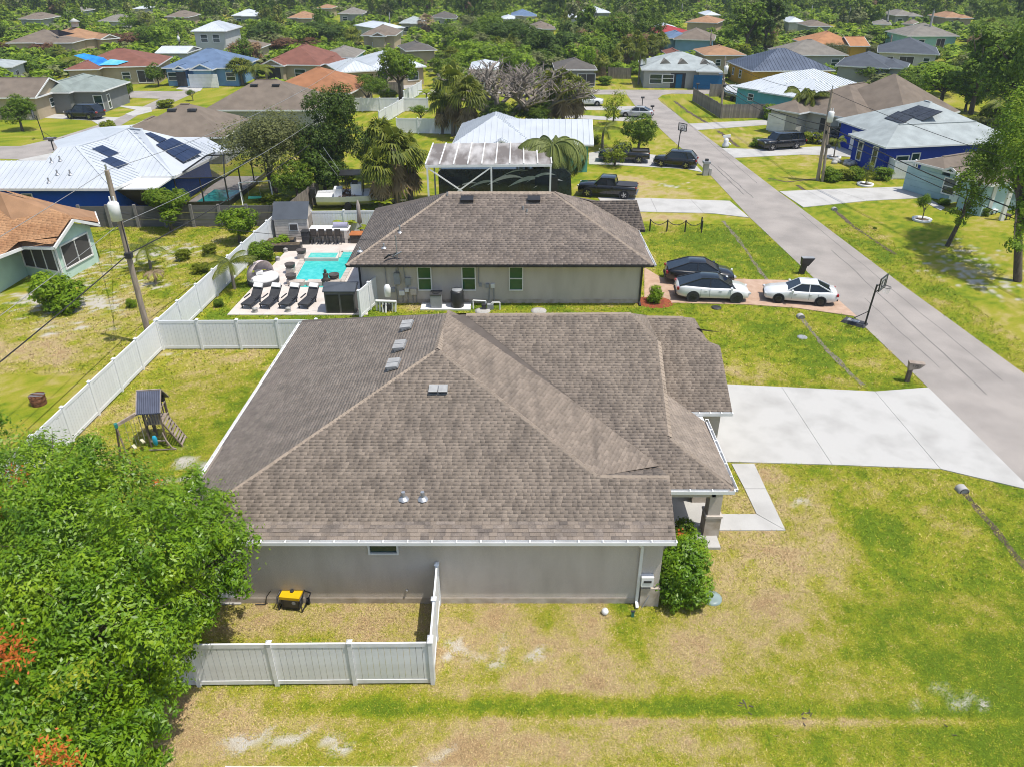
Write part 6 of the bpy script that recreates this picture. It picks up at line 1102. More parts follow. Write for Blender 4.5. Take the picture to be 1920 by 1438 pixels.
cn.faces(V_, [(k * 13 + j, k * 13 + j + 1, (k + 1) * 13 + j + 1, (k + 1) * 13 + j) for k in range(5) for j in range(12)]); cn.build('canopy', m_can, th); MB().box((-.3, .2, .72), (.5, .5, .2), rz=.5).build('pillow', m_white, th)
# shed, bar, stools, storage box
b = P(550, 453); th = empty('garden_shed', b, .04, 'beige siding garden shed with dark grey roof in the pool yard', 'shed'); m_sid = mat('beige_siding', (.58, .52, .46), (.5, .45, .4), rough=.7); w_, d_, h_ = 2.55, 2.3, 1.85
MB().box((0, d_ / 2, h_ / 2), (w_, d_, h_)).build('wall', m_sid, th)
for i in range(9): MB().bar((-w_ / 2, -.015, .12 + i * .2), (w_ / 2, -.015, .12 + i * .2), .03, .17, upv=(0, 0, 1)).build('siding_board', m_sid, th)
for s in (-1, 1): MB().poly([(s * w_ / 2, 0, h_), (s * w_ / 2, d_, h_), (s * w_ / 2, d_ / 2, h_ + .95)]).build('gable', m_sid, th)
for s, y in ((-1, -.12), (1, d_ + .12)): MB().poly([(-w_ / 2 - .1, y, h_ - .06), (w_ / 2 + .1, y, h_ - .06), (w_ / 2 + .1, d_ / 2, h_ + 1.0), (-w_ / 2 - .1, d_ / 2, h_ + 1.0)]).build('roof', m_rslate, th)
MB().box((0.2, -.05, 1.15), (.7, .05, .6)).build('window', m_white, th); MB().box((.2, -.08, 1.15), (.58, .02, .48)).build('pane', m_screen, th); MB().box((w_ / 2 + .02, d_ / 2, .95), (.04, 1.3, 1.7)).build('door', mat('taupe_door', (.3, .26, .22), rough=.7), th); MB().box((w_ / 2 + .05, d_ / 2 + .4, 1.0), (.03, .05, .12)).build('handle', m_dark, th)
b = P(616, 461); th = empty('outdoor_bar', b, .0, 'stone outdoor bar with white counter and built-in grill in the pool yard', 'bar'); m_wick = mat('brown_wicker', (.08, .065, .055), (.05, .04, .035), sc=20, rough=.8)
MB().box((0, 1.1, .5), (2.9, .8, 1.0)).build('base', m_stucco, th); MB().box((0, 1.0, 1.05), (3.1, 1.2, .08)).build('counter', m_white, th); MB().box((1.35, .6, .55), (.25, .5, 1.0)).build('end_pier', m_deck, th)
b2 = P(634, 440); th = empty('grill', b + Vector((.85, 1.2, 1.09)), 0, 'lilac grey covered grill on the pool bar counter', 'grill'); MB().tube([(-.55, 0, .12), (.55, 0, .12)], .28, 10).build('cover', mat('lilac_cover', (.32, .31, .4), rough=.6), th); MB().box((0, 0, .05), (1.2, .6, .1)).build('base', m_grey, th)
for i in range(4):
    t = empty('bar_stool', b + Vector((-1.05 + i * .62, .12, .06)), 0, 'brown wicker bar stool, %s of four at the pool bar' % ['first from the left', 'second from the left', 'third from the left', 'last on the right'][i], 'bar stool', 'stools at the pool bar'); MB().box((0, .1, .72), (.45, .42, .08)).build('seat', m_wick, t); MB().box((0, -.1, 1.0), (.45, .06, .5)).build('backrest', m_wick, t)
    for x in (-.18, .18):
        for y in (-.08, .28): MB().box((x, y, .35), (.05, .05, .7)).build('leg', m_dark, t)
th = empty('waste_bin', b + Vector((-1.75, .3, .06)), 0, 'dark square bin at the left end of the pool bar', 'bin'); MB().box((0, 0, .5), (.55, .55, 1.0)).build('body', m_dark, th); MB().box((0, 0, 1.02), (.6, .6, .06)).build('lid', m_black, th)
b = P(640, 590); th = empty('storage_shed', b, .0, 'dark grey outdoor storage box with slate lid at the pool yard corner', 'storage box'); MB().box((0, .6, .75), (1.9, 1.1, 1.5)).build('body', mat('grey_brown_resin', (.17, .16, .15), rough=.7), th); MB().faces([(-1.02, -.02, 1.5), (1.02, -.02, 1.5), (1.02, 1.25, 1.62), (-1.02, 1.25, 1.62), (-1.02, -.02, 1.56), (1.02, -.02, 1.56), (1.02, .6, 1.85), (-1.02, .6, 1.85), (1.02, 1.25, 1.7), (-1.02, 1.25, 1.7)], [(4, 5, 6, 7), (7, 6, 8, 9), (0, 1, 5, 4), (1, 2, 8, 6, 5), (0, 4, 7, 9, 3), (3, 9, 8, 2)]).build('lid', m_rslate, th)
for s in (-.46, .46): MB().box((s, .035, .72), (.8, .03, 1.2)).build('door', m_black, th)
th = empty('pool_float', P(670, 574), .3, 'blue and white inflatable ring leaning by the storage box', 'pool float'); MB().tube([(.0 + .1 * math.sin(t * .5236), .4 * math.cos(t * .5236), .5 + .42 * math.sin(t * .5236)) for t in range(13)], .12, 8, cap=False).build('ring', mat('blue_vinyl', ph('3b9fe0', 1.3), (.6, .65, .7), sc=3, rough=.3, contrast=(.49, .51)), th); MB().box((.25, .1, .15), (.3, .3, .3)).build('seat', m_white, th)
th = empty('patio_umbrella', P(677, 443), 0, 'closed beige patio umbrella beside the grey house roof', 'umbrella'); MB().tube([(0, 0, 0), (0, 0, 2.9)], .03, 6).build('pole', m_dark, th); MB().lathe([(.05, 1.0), (.2, 1.1), (.15, 2.0), (.16, 2.5), (.03, 2.95)], n=8).build('canopy', mat('beige_canvas', (.4, .34, .3), rough=.9), th); MB().box((0, 0, .05), (.5, .5, .1)).build('base', m_dark, th)
th = empty('patio_table', P(674, 455), 0, 'orange topped dark patio table beside the umbrella', 'table'); MB().box((0, 0, .74), (1.3, 1.0, .06)).build('top', m_orange, th); MB().box((0, 0, .36), (1.2, .9, .7)).build('base', m_wick, th)
th = empty('garden_chair', P(617, 431), 0, 'beige slatted garden chair by the white fence', 'chair'); 
for i in range(5): MB().box((-.28 + i * .14, .25, .75 + .08 * math.sin(i * .785)), (.12, .03, .85), rot=Matrix.Rotation(R(-15), 3, 'X')).build('slat', m_wood_l, th)
MB().box((0, -.1, .36), (.7, .6, .06)).build('seat', m_wood_l, th)
for s in (-.36, .36): MB().box((s, -.1, .55), (.1, .7, .04)).build('arm', m_wood_l, th); MB().box((s, -.3, .28), (.08, .08, .55)).build('leg', m_wood_l, th)
for i, (x, y_) in enumerate(((523, 461), (534, 470))): th = empty('planter', P(x, y_), .1, ['black raised garden planter in front of the shed', 'lower black raised planter nearer the pool'][i], 'planter'); MB().box((0, 0, .25), (2.6, .8, .5)).build('box', m_black, th); MB().box((0, 0, .5), (2.4, .65, .03)).build('soil', m_soil, th)
for i, (x, y_) in enumerate(((536, 474), (521, 490), (506, 507), (479, 587), (541, 586))): th = empty('paver_light', P(x, y_) + Vector((0, 0, .06)), 0, 'small stone light on the pool deck edge, ' + ['farthest', 'second farthest', 'beside the daybed', 'front left', 'front right'][i], 'garden light'); MB().lathe([(.2, 0), (.16, .2), (.2, .24), (0, .32)], n=8).build('stone', m_conc2, th); MB().box((0, -.15, .1), (.1, .03, .1)).build('lens', m_dark, th)
# pool equipment by the wall of the grey house
th = empty('pool_filter', P(724, 585), 0, 'white pool filter pipes and dark pump beside the short white fence', 'pool equipment')
for i in range(7): x = -.6 + i * .2; MB().tube([(x, random.uniform(-.2, .2), 0), (x + .05, 0, random.uniform(.5, .9))], .07, 6).build('pipe', m_white, th)
MB().tube([(-.6, 0, .75), (.7, 0, .7)], .09, 8).build('manifold', m_white, th); MB().lathe([(0, .9), (.2, .95), (.22, 1.5), (.14, 1.7), (0, 1.75)], (0.15, .3, 0), 10).build('tank', m_white, th); MB().box((.1, .1, .35), (.5, .4, .35)).build('pump', m_dark, th)
th = empty('heat_pump', P(819, 577), 0, 'grey square pool heater on a white pad by the grey wall', 'heat pump'); MB().box((0, 0, .55), (.7, .7, .85)).build('case', m_grey, th); MB().box((0, 0, 1.0), (.74, .74, .06)).build('top', m_dark, th); MB().tube([(0, 0, 1.03), (0, 0, 1.06)], .25, 12).build('fan', m_black, th); MB().box((.6, 0, .06), (3.2, 1.0, .1)).build('pad', m_white, th)
th = empty('heat_pump', P(858, 577) + Vector((0, 0, .11)), 0, 'tall black round pool heater right of the grey square one', 'heat pump'); MB().lathe([(.42, 0), (.42, 1.0), (.36, 1.1), (0, 1.12)], n=14).build('case', m_black, th); MB().lathe([(.34, 1.12), (.3, 1.18), (0, 1.18)], n=12).build('fan_grille', m_grey, th)
th = empty('pipe_frame', P(905, 580), 0, 'white pipe frame with small pump on the grass by the grey wall', 'pipes')
for a_, c in (((-.6, 0, 0), (-.6, 0, .6)), ((-.6, 0, .6), (.2, 0, .55)), ((.2, 0, .55), (.2, 0, 0)), ((.6, -.1, 0), (.6, -.1, .5)), ((.6, -.1, .5), (1.1, -.1, .5)), ((1.1, -.1, .5), (1.1, -.1, 0))): MB().tube([a_, c], .05, 6).build('pipe', m_white, th)
MB().box((.1, -.1, .2), (.3, .3, .4)).build('pump', m_dark, th); MB().box((.5, 0, .2), (.4, .3, .3)).build('box', m_grey, th)
# swing frame, statue, odds
b = P(480, 381); th = empty('swing_frame', b, .25, 'white A-frame garden swing with turquoise seat behind the grey plank fence', 'swing')
for x in (-1.2, 1.5):
    for y in (-.7, .7): MB().tube([(x, 0, 1.9), (x + .1, y, 0)], .05, 6).build('leg', m_white, th)
MB().tube([(-1.2, 0, 1.9), (1.5, 0, 1.9)], .05, 6).build('crossbar', m_white, th); MB().box((0, 0, .5), (1.2, .4, .12)).build('seat', mat('turquoise_seat', ph('58d0b8', 1.3), rough=.5), th)
for x in (-.5, .5): MB().tube([(x, 0, .55), (x, 0, 1.9)], .015, 4).build('rope', m_galv, th)
th = empty('hose_reel', P(118, 390), 0, 'black curved hoops leaning on the cobalt blue wall', 'hoops')
for k in range(3): MB().tube([(.9 * math.cos(math.pi * t / 8) + .25 * k, .1 * k, (.95 - .1 * k) * math.sin(math.pi * t / 8)) for t in range(9)], .06, 5).build('hoop', m_black, th)
th = empty('utility_box', P(142, 389), 0, 'pale box on the cobalt blue wall', 'box'); MB().box((0, .3, .9), (.6, .3, .9)).build('case', m_grey, th); MB().tube([(.0, .2, .45), (0, .2, 0)], .04, 5).build('pipe', m_grey, th)
th = empty('air_conditioner', P(158, 391), 0, 'white unit beside the cobalt blue wall near the pole', 'air conditioner'); MB().box((0, 0, .4), (.8, .6, .8)).build('case', m_white, th); MB().box((0, 0, .83), (.7, .5, .05)).build('fan_grille', m_dark, th)
th = empty('white_tub', P(188, 392), 0, 'white tub by the cobalt blue house corner', 'tub'); MB().lathe([(.6, 0), (.8, .5), (.75, .5), (.6, .1), (0, .1)], n=14).build('tub', m_white, th)
th = empty('rock_pile', P(1592, 308), 0, 'pale rock pile beside the royal blue house wall', 'rocks')
for k in range(22): MB().lathe([(0, -.05), (.34, .0), (.3, .22), (0, .34)], (random.uniform(-1.7, 1.7), random.uniform(-.9, .9), random.uniform(0, .15)), 6, sx=random.uniform(.6, 1.2), sy=random.uniform(.6, 1)).build('rock', m_conc, th)
for i, (x, y_) in enumerate(((1622, 348), (1728, 414), (1563, 297))): th = empty('tree_ring', P(x, y_), 0, ['pale ring of stones round the young tree before the hedge', 'pale ring of stones round the young tree before the pale blue house', 'pale ring of stones round the small tree near the pole'][i], 'tree ring'); MB().lathe([(.75, 0), (.8, .18), (.62, .18), (.6, .05), (0, .05)], n=18).build('ring', m_white, th); MB().lathe([(.6, .07), (0, .09)], n=14).build('mulch', m_soil, th)
tag(MB().lathe([(1.0, 0), (.8, .05), (0, .08)], n=14, sx=1.3).build('mulch_bed', mat('red_mulch', (.28, .07, .03), (.16, .04, .02), sc=6, rough=.95), loc=P(1228, 567)), 'red mulch bed under the small round shrub by the paver drive', 'mulch')
# porch chairs of the pale blue house
for i, (x, y_) in enumerate(((1859, 402), (1885, 412))):
    b = P(x, y_); th = empty('porch_chair', b, .4, ['pale porch chair at the pale blue house, left', 'dark porch chair at the pale blue house, right'][i], 'chair'); MB().box((0, 0, .4), (.6, .6, .1)).build('seat', (m_white, m_wick)[i], th); MB().box((0, .28, .75), (.6, .08, .6)).build('backrest', (m_white, m_wick)[i], th)
    for s in (-.25, .25): MB().box((s, -.2, .18), (.06, .06, .36)).build('leg', m_dark, th)
# ------------------------------------------------------------------ plants
RB = [(.06, .12, .005), (.135, .235, .008), (.235, .33, .012), (.36, .42, .025)]
lm_bright = leafmat('bright_leaves', RB, .35); lm_mid = leafmat('mid_green_leaves', [(.045, .09, .006), (.10, .175, .010), (.175, .255, .014), (.27, .33, .03)], .35); lm_dark = leafmat('dark_leaves', [(.026, .055, .007), (.055, .10, .010), (.10, .155, .014), (.18, .225, .03)], .3)
lm_olive = leafmat('olive_leaves', [(.065, .075, .025), (.12, .135, .04), (.185, .20, .065), (.28, .28, .12)], .35); lm_red = leafmat('red_brown_leaves', [(.08, .045, .02), (.15, .075, .035), (.23, .12, .06), (.14, .14, .03)], .25); lm_yel = leafmat('yellow_green_leaves', [(.09, .14, .008), (.18, .235, .012), (.30, .33, .02), (.40, .40, .03)], .4)
lm_palm = leafmat('palm_leaves', [(.05, .075, .008), (.115, .15, .014), (.22, .24, .025), (.38, .35, .08)], .35); lm_dead = leafmat('dead_fronds', [(.18, .13, .07), (.27, .20, .11), (.36, .29, .18)], .25); lm_orange = leafmat('orange_leaves', [(.40, .08, .015), (.58, .16, .03), (.6, .28, .06)], .35)
m_twig = mat('grey_twigs', (.30, .26, .22), (.2, .17, .14), sc=1, rough=.95)
def unit(v): return v / np.maximum(np.linalg.norm(v, axis=-1, keepdims=True), 1e-6)
def leaves(cen, nrm_, L, Wd, rg):
    """one kite-shaped leaf per row: centre, normal"""
    n = len(cen); a = unit(np.cross(nrm_, unit(rg.normal(size=(n, 3))))); b = np.cross(nrm_, a); l = (L * rg.uniform(.6, 1.35, n))[:, None]; w = (Wd * rg.uniform(.6, 1.3, n))[:, None]
    V = np.stack([cen - a * l * .5, cen + b * w * .5 - nrm_ * w * .15, cen + a * l * .5, cen - b * w * .5 - nrm_ * w * .15], 1).reshape(-1, 3)
    return V, np.arange(4 * n).reshape(n, 4)
def cloud(blobs, nsub, nleaf, L, Wd, rg, spread=.30, up=.5, hollow=.78):
    """leaf clumps over the skins of a set of balls"""
    bl = np.array(blobs, float); ar = bl[:, 3] ** 2; bi = rg.choice(len(bl), nsub, p=ar / ar.sum()); d = unit(rg.normal(size=(nsub, 3)) + [0, 0, .35]); r = bl[bi, 3]
    c = bl[bi, :3] + d * (r * rg.uniform(hollow, 1.08, nsub))[:, None] * [1, 1, .9]
    C = np.repeat(c, nleaf, 0); D = np.repeat(d, nleaf, 0); sg = np.repeat(r * spread * rg.uniform(.5, 1.2, nsub), nleaf)[:, None]
    o = rg.normal(size=C.shape); C = C + o * sg * .5; N = unit(D * .75 + [0, 0, up] + o * .4 + rg.normal(size=C.shape) * .34)
    return leaves(C, N, L, Wd, rg)
def trunk_mb(h, r, limbs=5, spread=.3, top=.75, seed=0, lean=(0, 0)):
    rd = random.Random(seed); mb = MB(); tip = Vector((lean[0], lean[1], h)); pts = [Vector((0, 0, -.02)), tip * .5 + Vector((rd.uniform(-.02, .02), rd.uniform(-.02, .02), 0)), tip]; mb.tube(pts, [r * 1.3, r, r * .7], 8)
    for i in range(limbs): a = i * 6.283 / limbs + rd.random(); p = tip * rd.uniform(.7, 1); e = Vector((math.cos(a) * spread, math.sin(a) * spread, top * rd.uniform(.75, 1.1))); mb.tube([p, p.lerp(e, .5) + Vector((0, 0, .03)), e], [r * .6, r * .4, r * .12], 5, cap=False)
    return mb
def proto_blobs(seed, n, shape):
    rd = np.random.default_rng(seed); o = []
    for i in range(n):
        a = rd.uniform(0, 6.283); q = math.sqrt(rd.random()); 
        if shape == 'round': z = rd.uniform(.38, .82); q *= .34 * math.sqrt(max(.1, 1 - ((z - .58) / .45) ** 2)); r = rd.uniform(.13, .21)
        elif shape == 'flat': z = rd.uniform(.6, .85); q *= .40; r = rd.uniform(.10, .17)
        elif shape == 'tall': z = rd.uniform(.25, .88); q *= .30 * (1.05 - abs(z - .5)); r = rd.uniform(.13, .2)
        elif shape == 'pine': z = rd.uniform(.45, .95); q *= .36 * (1.35 - z); r = rd.uniform(.07, .13)
        else: z = rd.uniform(.14, .72); q *= .33 * math.sqrt(max(.1, 1 - ((z - .3) / .62) ** 2)); r = rd.uniform(.17, .25)   # shrub
        o.append((q * math.cos(a), q * math.sin(a), z, r))
    return o
PROTO = {}
def proto(key, shape, lm, seed, nsub, nleaf, L, nb=14, W_=.5, **kw):
    rg = np.random.default_rng(seed); V, F = cloud(proto_blobs(seed, nb, shape), nsub, nleaf, L, L * W_, rg, **kw); cm_ = npmesh('crown', V, F, lm)
    tb = trunk_mb(.42 if shape != 'shrub' else .2, .028 if shape != 'shrub' else .02, 6, .28, .7 if shape != 'pine' else .95, seed); PROTO[key] = ('crown', cm_, tb.mesh('trunk', m_bark))
for i in range(3):
    proto(f'bright{i}', 'round', lm_bright, 20 + i, 620, 13, .05); proto(f'mid{i}', 'round', lm_mid, 30 + i, 620, 13, .045); proto(f'dark{i}', 'round', lm_dark, 40 + i, 700, 13, .045)
proto('densetall', 'tall', lm_dark, 51, 1400, 14, .028, 22); proto('olive', 'round', lm_olive, 52, 1300, 11, .026, 24, spread=.42); proto('red0', 'round', lm_red, 53, 500, 13, .05); proto('yel', 'round', lm_yel, 54, 420, 12, .06)
proto('airy', 'tall', lm_yel, 55, 130, 12, .055, 12, spread=.5); proto('airymid', 'flat', lm_mid, 56, 380, 12, .04, 12, spread=.5); proto('pine', 'pine', lm_mid, 57, 420, 16, .05, 18); proto('pinedark', 'pine', lm_dark, 58, 420, 16, .05, 20)
proto('shrub', 'shrub', lm_bright, 60, 720, 12, .07, 22); proto('shrubmid', 'shrub', lm_mid, 61, 720, 12, .07, 22); proto('shrubyel', 'shrub', lm_yel, 62, 520, 12, .075, 16); proto('shrubdry', 'shrub', lm_olive, 63, 260, 12, .07, 9); proto('lobed', 'round', lm_bright, 64, 800, 13, .05, 11)
def fan_palm(seed, lm=lm_palm, n=46, dead=26, sk=.42):
    rg = np.random.default_rng(seed); mb = MB(); md = MB()
    def fan(mb, o, d, L, droop):
        d = Vector(d).normalized(); s = d.cross(Vector((0, 0, 1))); s = s.normalized() if s.length > .05 else Vector((1, 0, 0)); up = s.cross(d); h = o + d * L * .45
        for k in range(9):
            a = (k - 4) * .3; q = (d * math.cos(a) + s * math.sin(a)); m_ = h + q * L * .33 + up * .02; e = h + q * L * .62 - Vector((0, 0, 1)) * L * droop * (.5 + .5 * abs(a)); w = s.cross(q).cross(q).normalized() if False else (q.cross(up)).normalized() * L * .05
            b = len(mb.v); mb.v += [tuple(h), tuple(m_ + w), tuple(e), tuple(m_ - w)]; mb.f.append((b, b + 1, b + 2, b + 3)); mb.m.append(0); mb.sm.append(False)
    c = Vector((0, 0, .72))
    for i in range(n):
        z = rg.uniform(-.45, 1); a = rg.uniform(0, 6.283); q = math.sqrt(max(0, 1 - z * z)); fan(mb, c, (q * math.cos(a), q * math.sin(a), z), rg.uniform(.34, .46), rg.uniform(.15, .45))
    for i in range(dead):
        a = rg.uniform(0, 6.283); fan(md, c - Vector((0, 0, rg.uniform(.02, sk * .6))), (math.cos(a) * .45, math.sin(a) * .45, -1), rg.uniform(.3, .46), .1)
    return mb.mesh('crown', lm), md.mesh('dead_fronds', lm_dead), MB().tube([(0, 0, 0), (.01, .01, .4), (0, 0, .74)], [.055, .04, .04], 8).mesh('trunk', m_barkp)
def feather_palm(seed, n=16, droop=.9, L=.5, lm=lm_palm, up=.9):
    rg = np.random.default_rng(seed); mb = MB()
    for i in range(n):
        a = i * 2.4 + rg.uniform(-.2, .2); el = rg.uniform(.15, up); d = Vector((math.cos(a), math.sin(a), 0)); p = Vector((0, 0, .62)); prev = p; K = 12; th_ = math.atan2(el, .6); pts = []
        for k in range(K + 1): pts.append(p); p = p + (d * math.cos(th_) + Vector((0, 0, math.sin(th_)))) * (L * 1.1 / K); th_ -= droop * 2.4 / K * rg.uniform(.7, 1.3)
        s = Vector((-d.y, d.x, 0))
        for k in range(1, K):
            t = (pts[k + 1] - pts[k]).normalized(); ln = L * .28 * math.sin(.5 + 2.4 * k / K)
            for sg in (-1, 1):
                for j in (0, .5):
                    q = pts[k].lerp(pts[k + 1], j); e = q + (s * sg * .75 + t * .55 - Vector((0, 0, .35 + .5 * droop))).normalized() * ln; w = t * .012; b = len(mb.v); mb.v += [tuple(q - w), tuple(q + w), tuple(e + w * .3), tuple(e - w * .3)]; mb.f.append((b, b + 1, b + 2, b + 3)); mb.m.append(0); mb.sm.append(False)
        mb.tube(pts, [.008] * K + [.003], 3, cap=False)
    return mb.mesh('crown', lm), None, MB().tube([(0, 0, 0), (.015, .01, .3), (0, 0, .63)], [.035, .026, .022], 8).mesh('trunk', m_barkp)
def banana(seed, n=9):
    rg = np.random.default_rng(seed); mb = MB()
    for i in range(n):
        a = i * 2.4; d = Vector((math.cos(a), math.sin(a), 0)); s = Vector((-d.y, d.x, 0)); p = Vector((0, 0, .4)); th_ = rg.uniform(.9, 1.4); pr = None; K = 7
        for k in range(K + 1):
            w = .12 * math.sin(math.pi * min(1, (k + .4) / (K + .4))) + .01; q = (p - s * w - Vector((0, 0, w * .3)), p, p + s * w - Vector((0, 0, w * .3)))
            if pr: mb.poly([pr[0], pr[1], q[1], q[0]]); mb.poly([pr[1], pr[2], q[2], q[1]])
            pr = q; p = p + (d * math.cos(th_) + Vector((0, 0, math.sin(th_)))) * .085; th_ -= .28
    return mb.mesh('crown', lm_yel), None, MB().tube([(0, 0, 0), (0, 0, .42)], [.05, .035], 7).mesh('trunk', m_barkp)
def bare(seed):
    rd = random.Random(seed); mb = MB(); tips = []
    def br(p, d, L, r, lv):
        e = p + d * L; mid = p.lerp(e, .5) + Vector((rd.uniform(-.1, .1), rd.uniform(-.1, .1), rd.uniform(-.03, .06))) * L; mb.tube([p, mid, e], [r, r * .8, r * .55], 4 if lv < 2 else 3, cap=False)
        if lv >= 5: tips.append(e); return
        for i in range(3 if lv < 4 else 2): q = (d + Vector((rd.uniform(-.9, .9), rd.uniform(-.9, .9), rd.uniform(-.25, .55)))).normalized(); br(p.lerp(e, rd.uniform(.55, 1)), q, L * rd.uniform(.62, .85), r * .62, lv + 1)
    for i in range(3): a = i * 2.1; br(Vector((0, 0, 0)), Vector((math.cos(a) * .5, math.sin(a) * .5, 1)).normalized(), .26, .034, 0)
    return mb.mesh('branches', m_twig)
for i in range(3): PROTO[f'cabbage{i}'] = ('crown', *[fan_palm(70 + i)[k] for k in (0, 2, 1)])
PROTO['cabbagegreen'] = ('crown', *[fan_palm(75, n=60, dead=6)[k] for k in (0, 2)]); PROTO['cabbagedead'] = ('crown', *[fan_palm(76, lm=lm_dead, n=24, dead=24)[k] for k in (0, 2, 1)])
lm_weep = leafmat('weeping_palm_leaves', [(.06, .08, .02), (.12, .15, .035), (.2, .23, .06), (.32, .34, .12)], .35)
for k, a in dict(queen=(80, 24, 1.35, .5, lm_weep), coconut=(81, 16, .8, .5), royal=(82, 15, .75, .42), young=(83, 11, .6, .5)).items(): q = feather_palm(*a); PROTO[k] = ('crown', q[0], q[2])
q = banana(85); PROTO['banana'] = ('crown', q[0], q[2]); q = banana(86, 12); PROTO['papaya'] = ('crown', q[0], q[2]); q = feather_palm(87, 9, 1.2, .45, lm_dead, .5); PROTO['deadpalm'] = ('crown', q[0], q[2])
BARE = [bare(90), bare(91)]
TREES = 0
def plant(kind, base, topy, wpx, label, cat='tree', name=None, group=None, rz=None, wscale=1, b=None, h=None, w=None):
    """a plant by the foot, top and spread seen in the survey"""
    if b is None: b = P(*base); h = rise(b, base[0], topy); w = wpx / ppm(b, h * .6) * dict(queen=1.45, coconut=1.3, royal=1.3, young=1.2, cabbage0=.98, cabbage1=.98, cabbage2=.98, bright0=1.05, airymid=1.0).get(kind, 1)
    if kind in ('queen', 'coconut', 'royal', 'young'): h *= 1.25
    pr = PROTO[kind]; th = empty(name or {'shrub': 'shrub', 'palm': 'palm_tree', 'bush': 'shrub', 'banana plant': 'banana_plant'}.get(cat, 'tree'), b, random.uniform(0, 6.28) if rz is None else rz, label, cat, group); th.scale = (w, w, h)
    link('crown', pr[1], th); link('trunk', pr[2], th)
    if len(pr) > 3: link('dead_fronds', pr[3], th)
    return th
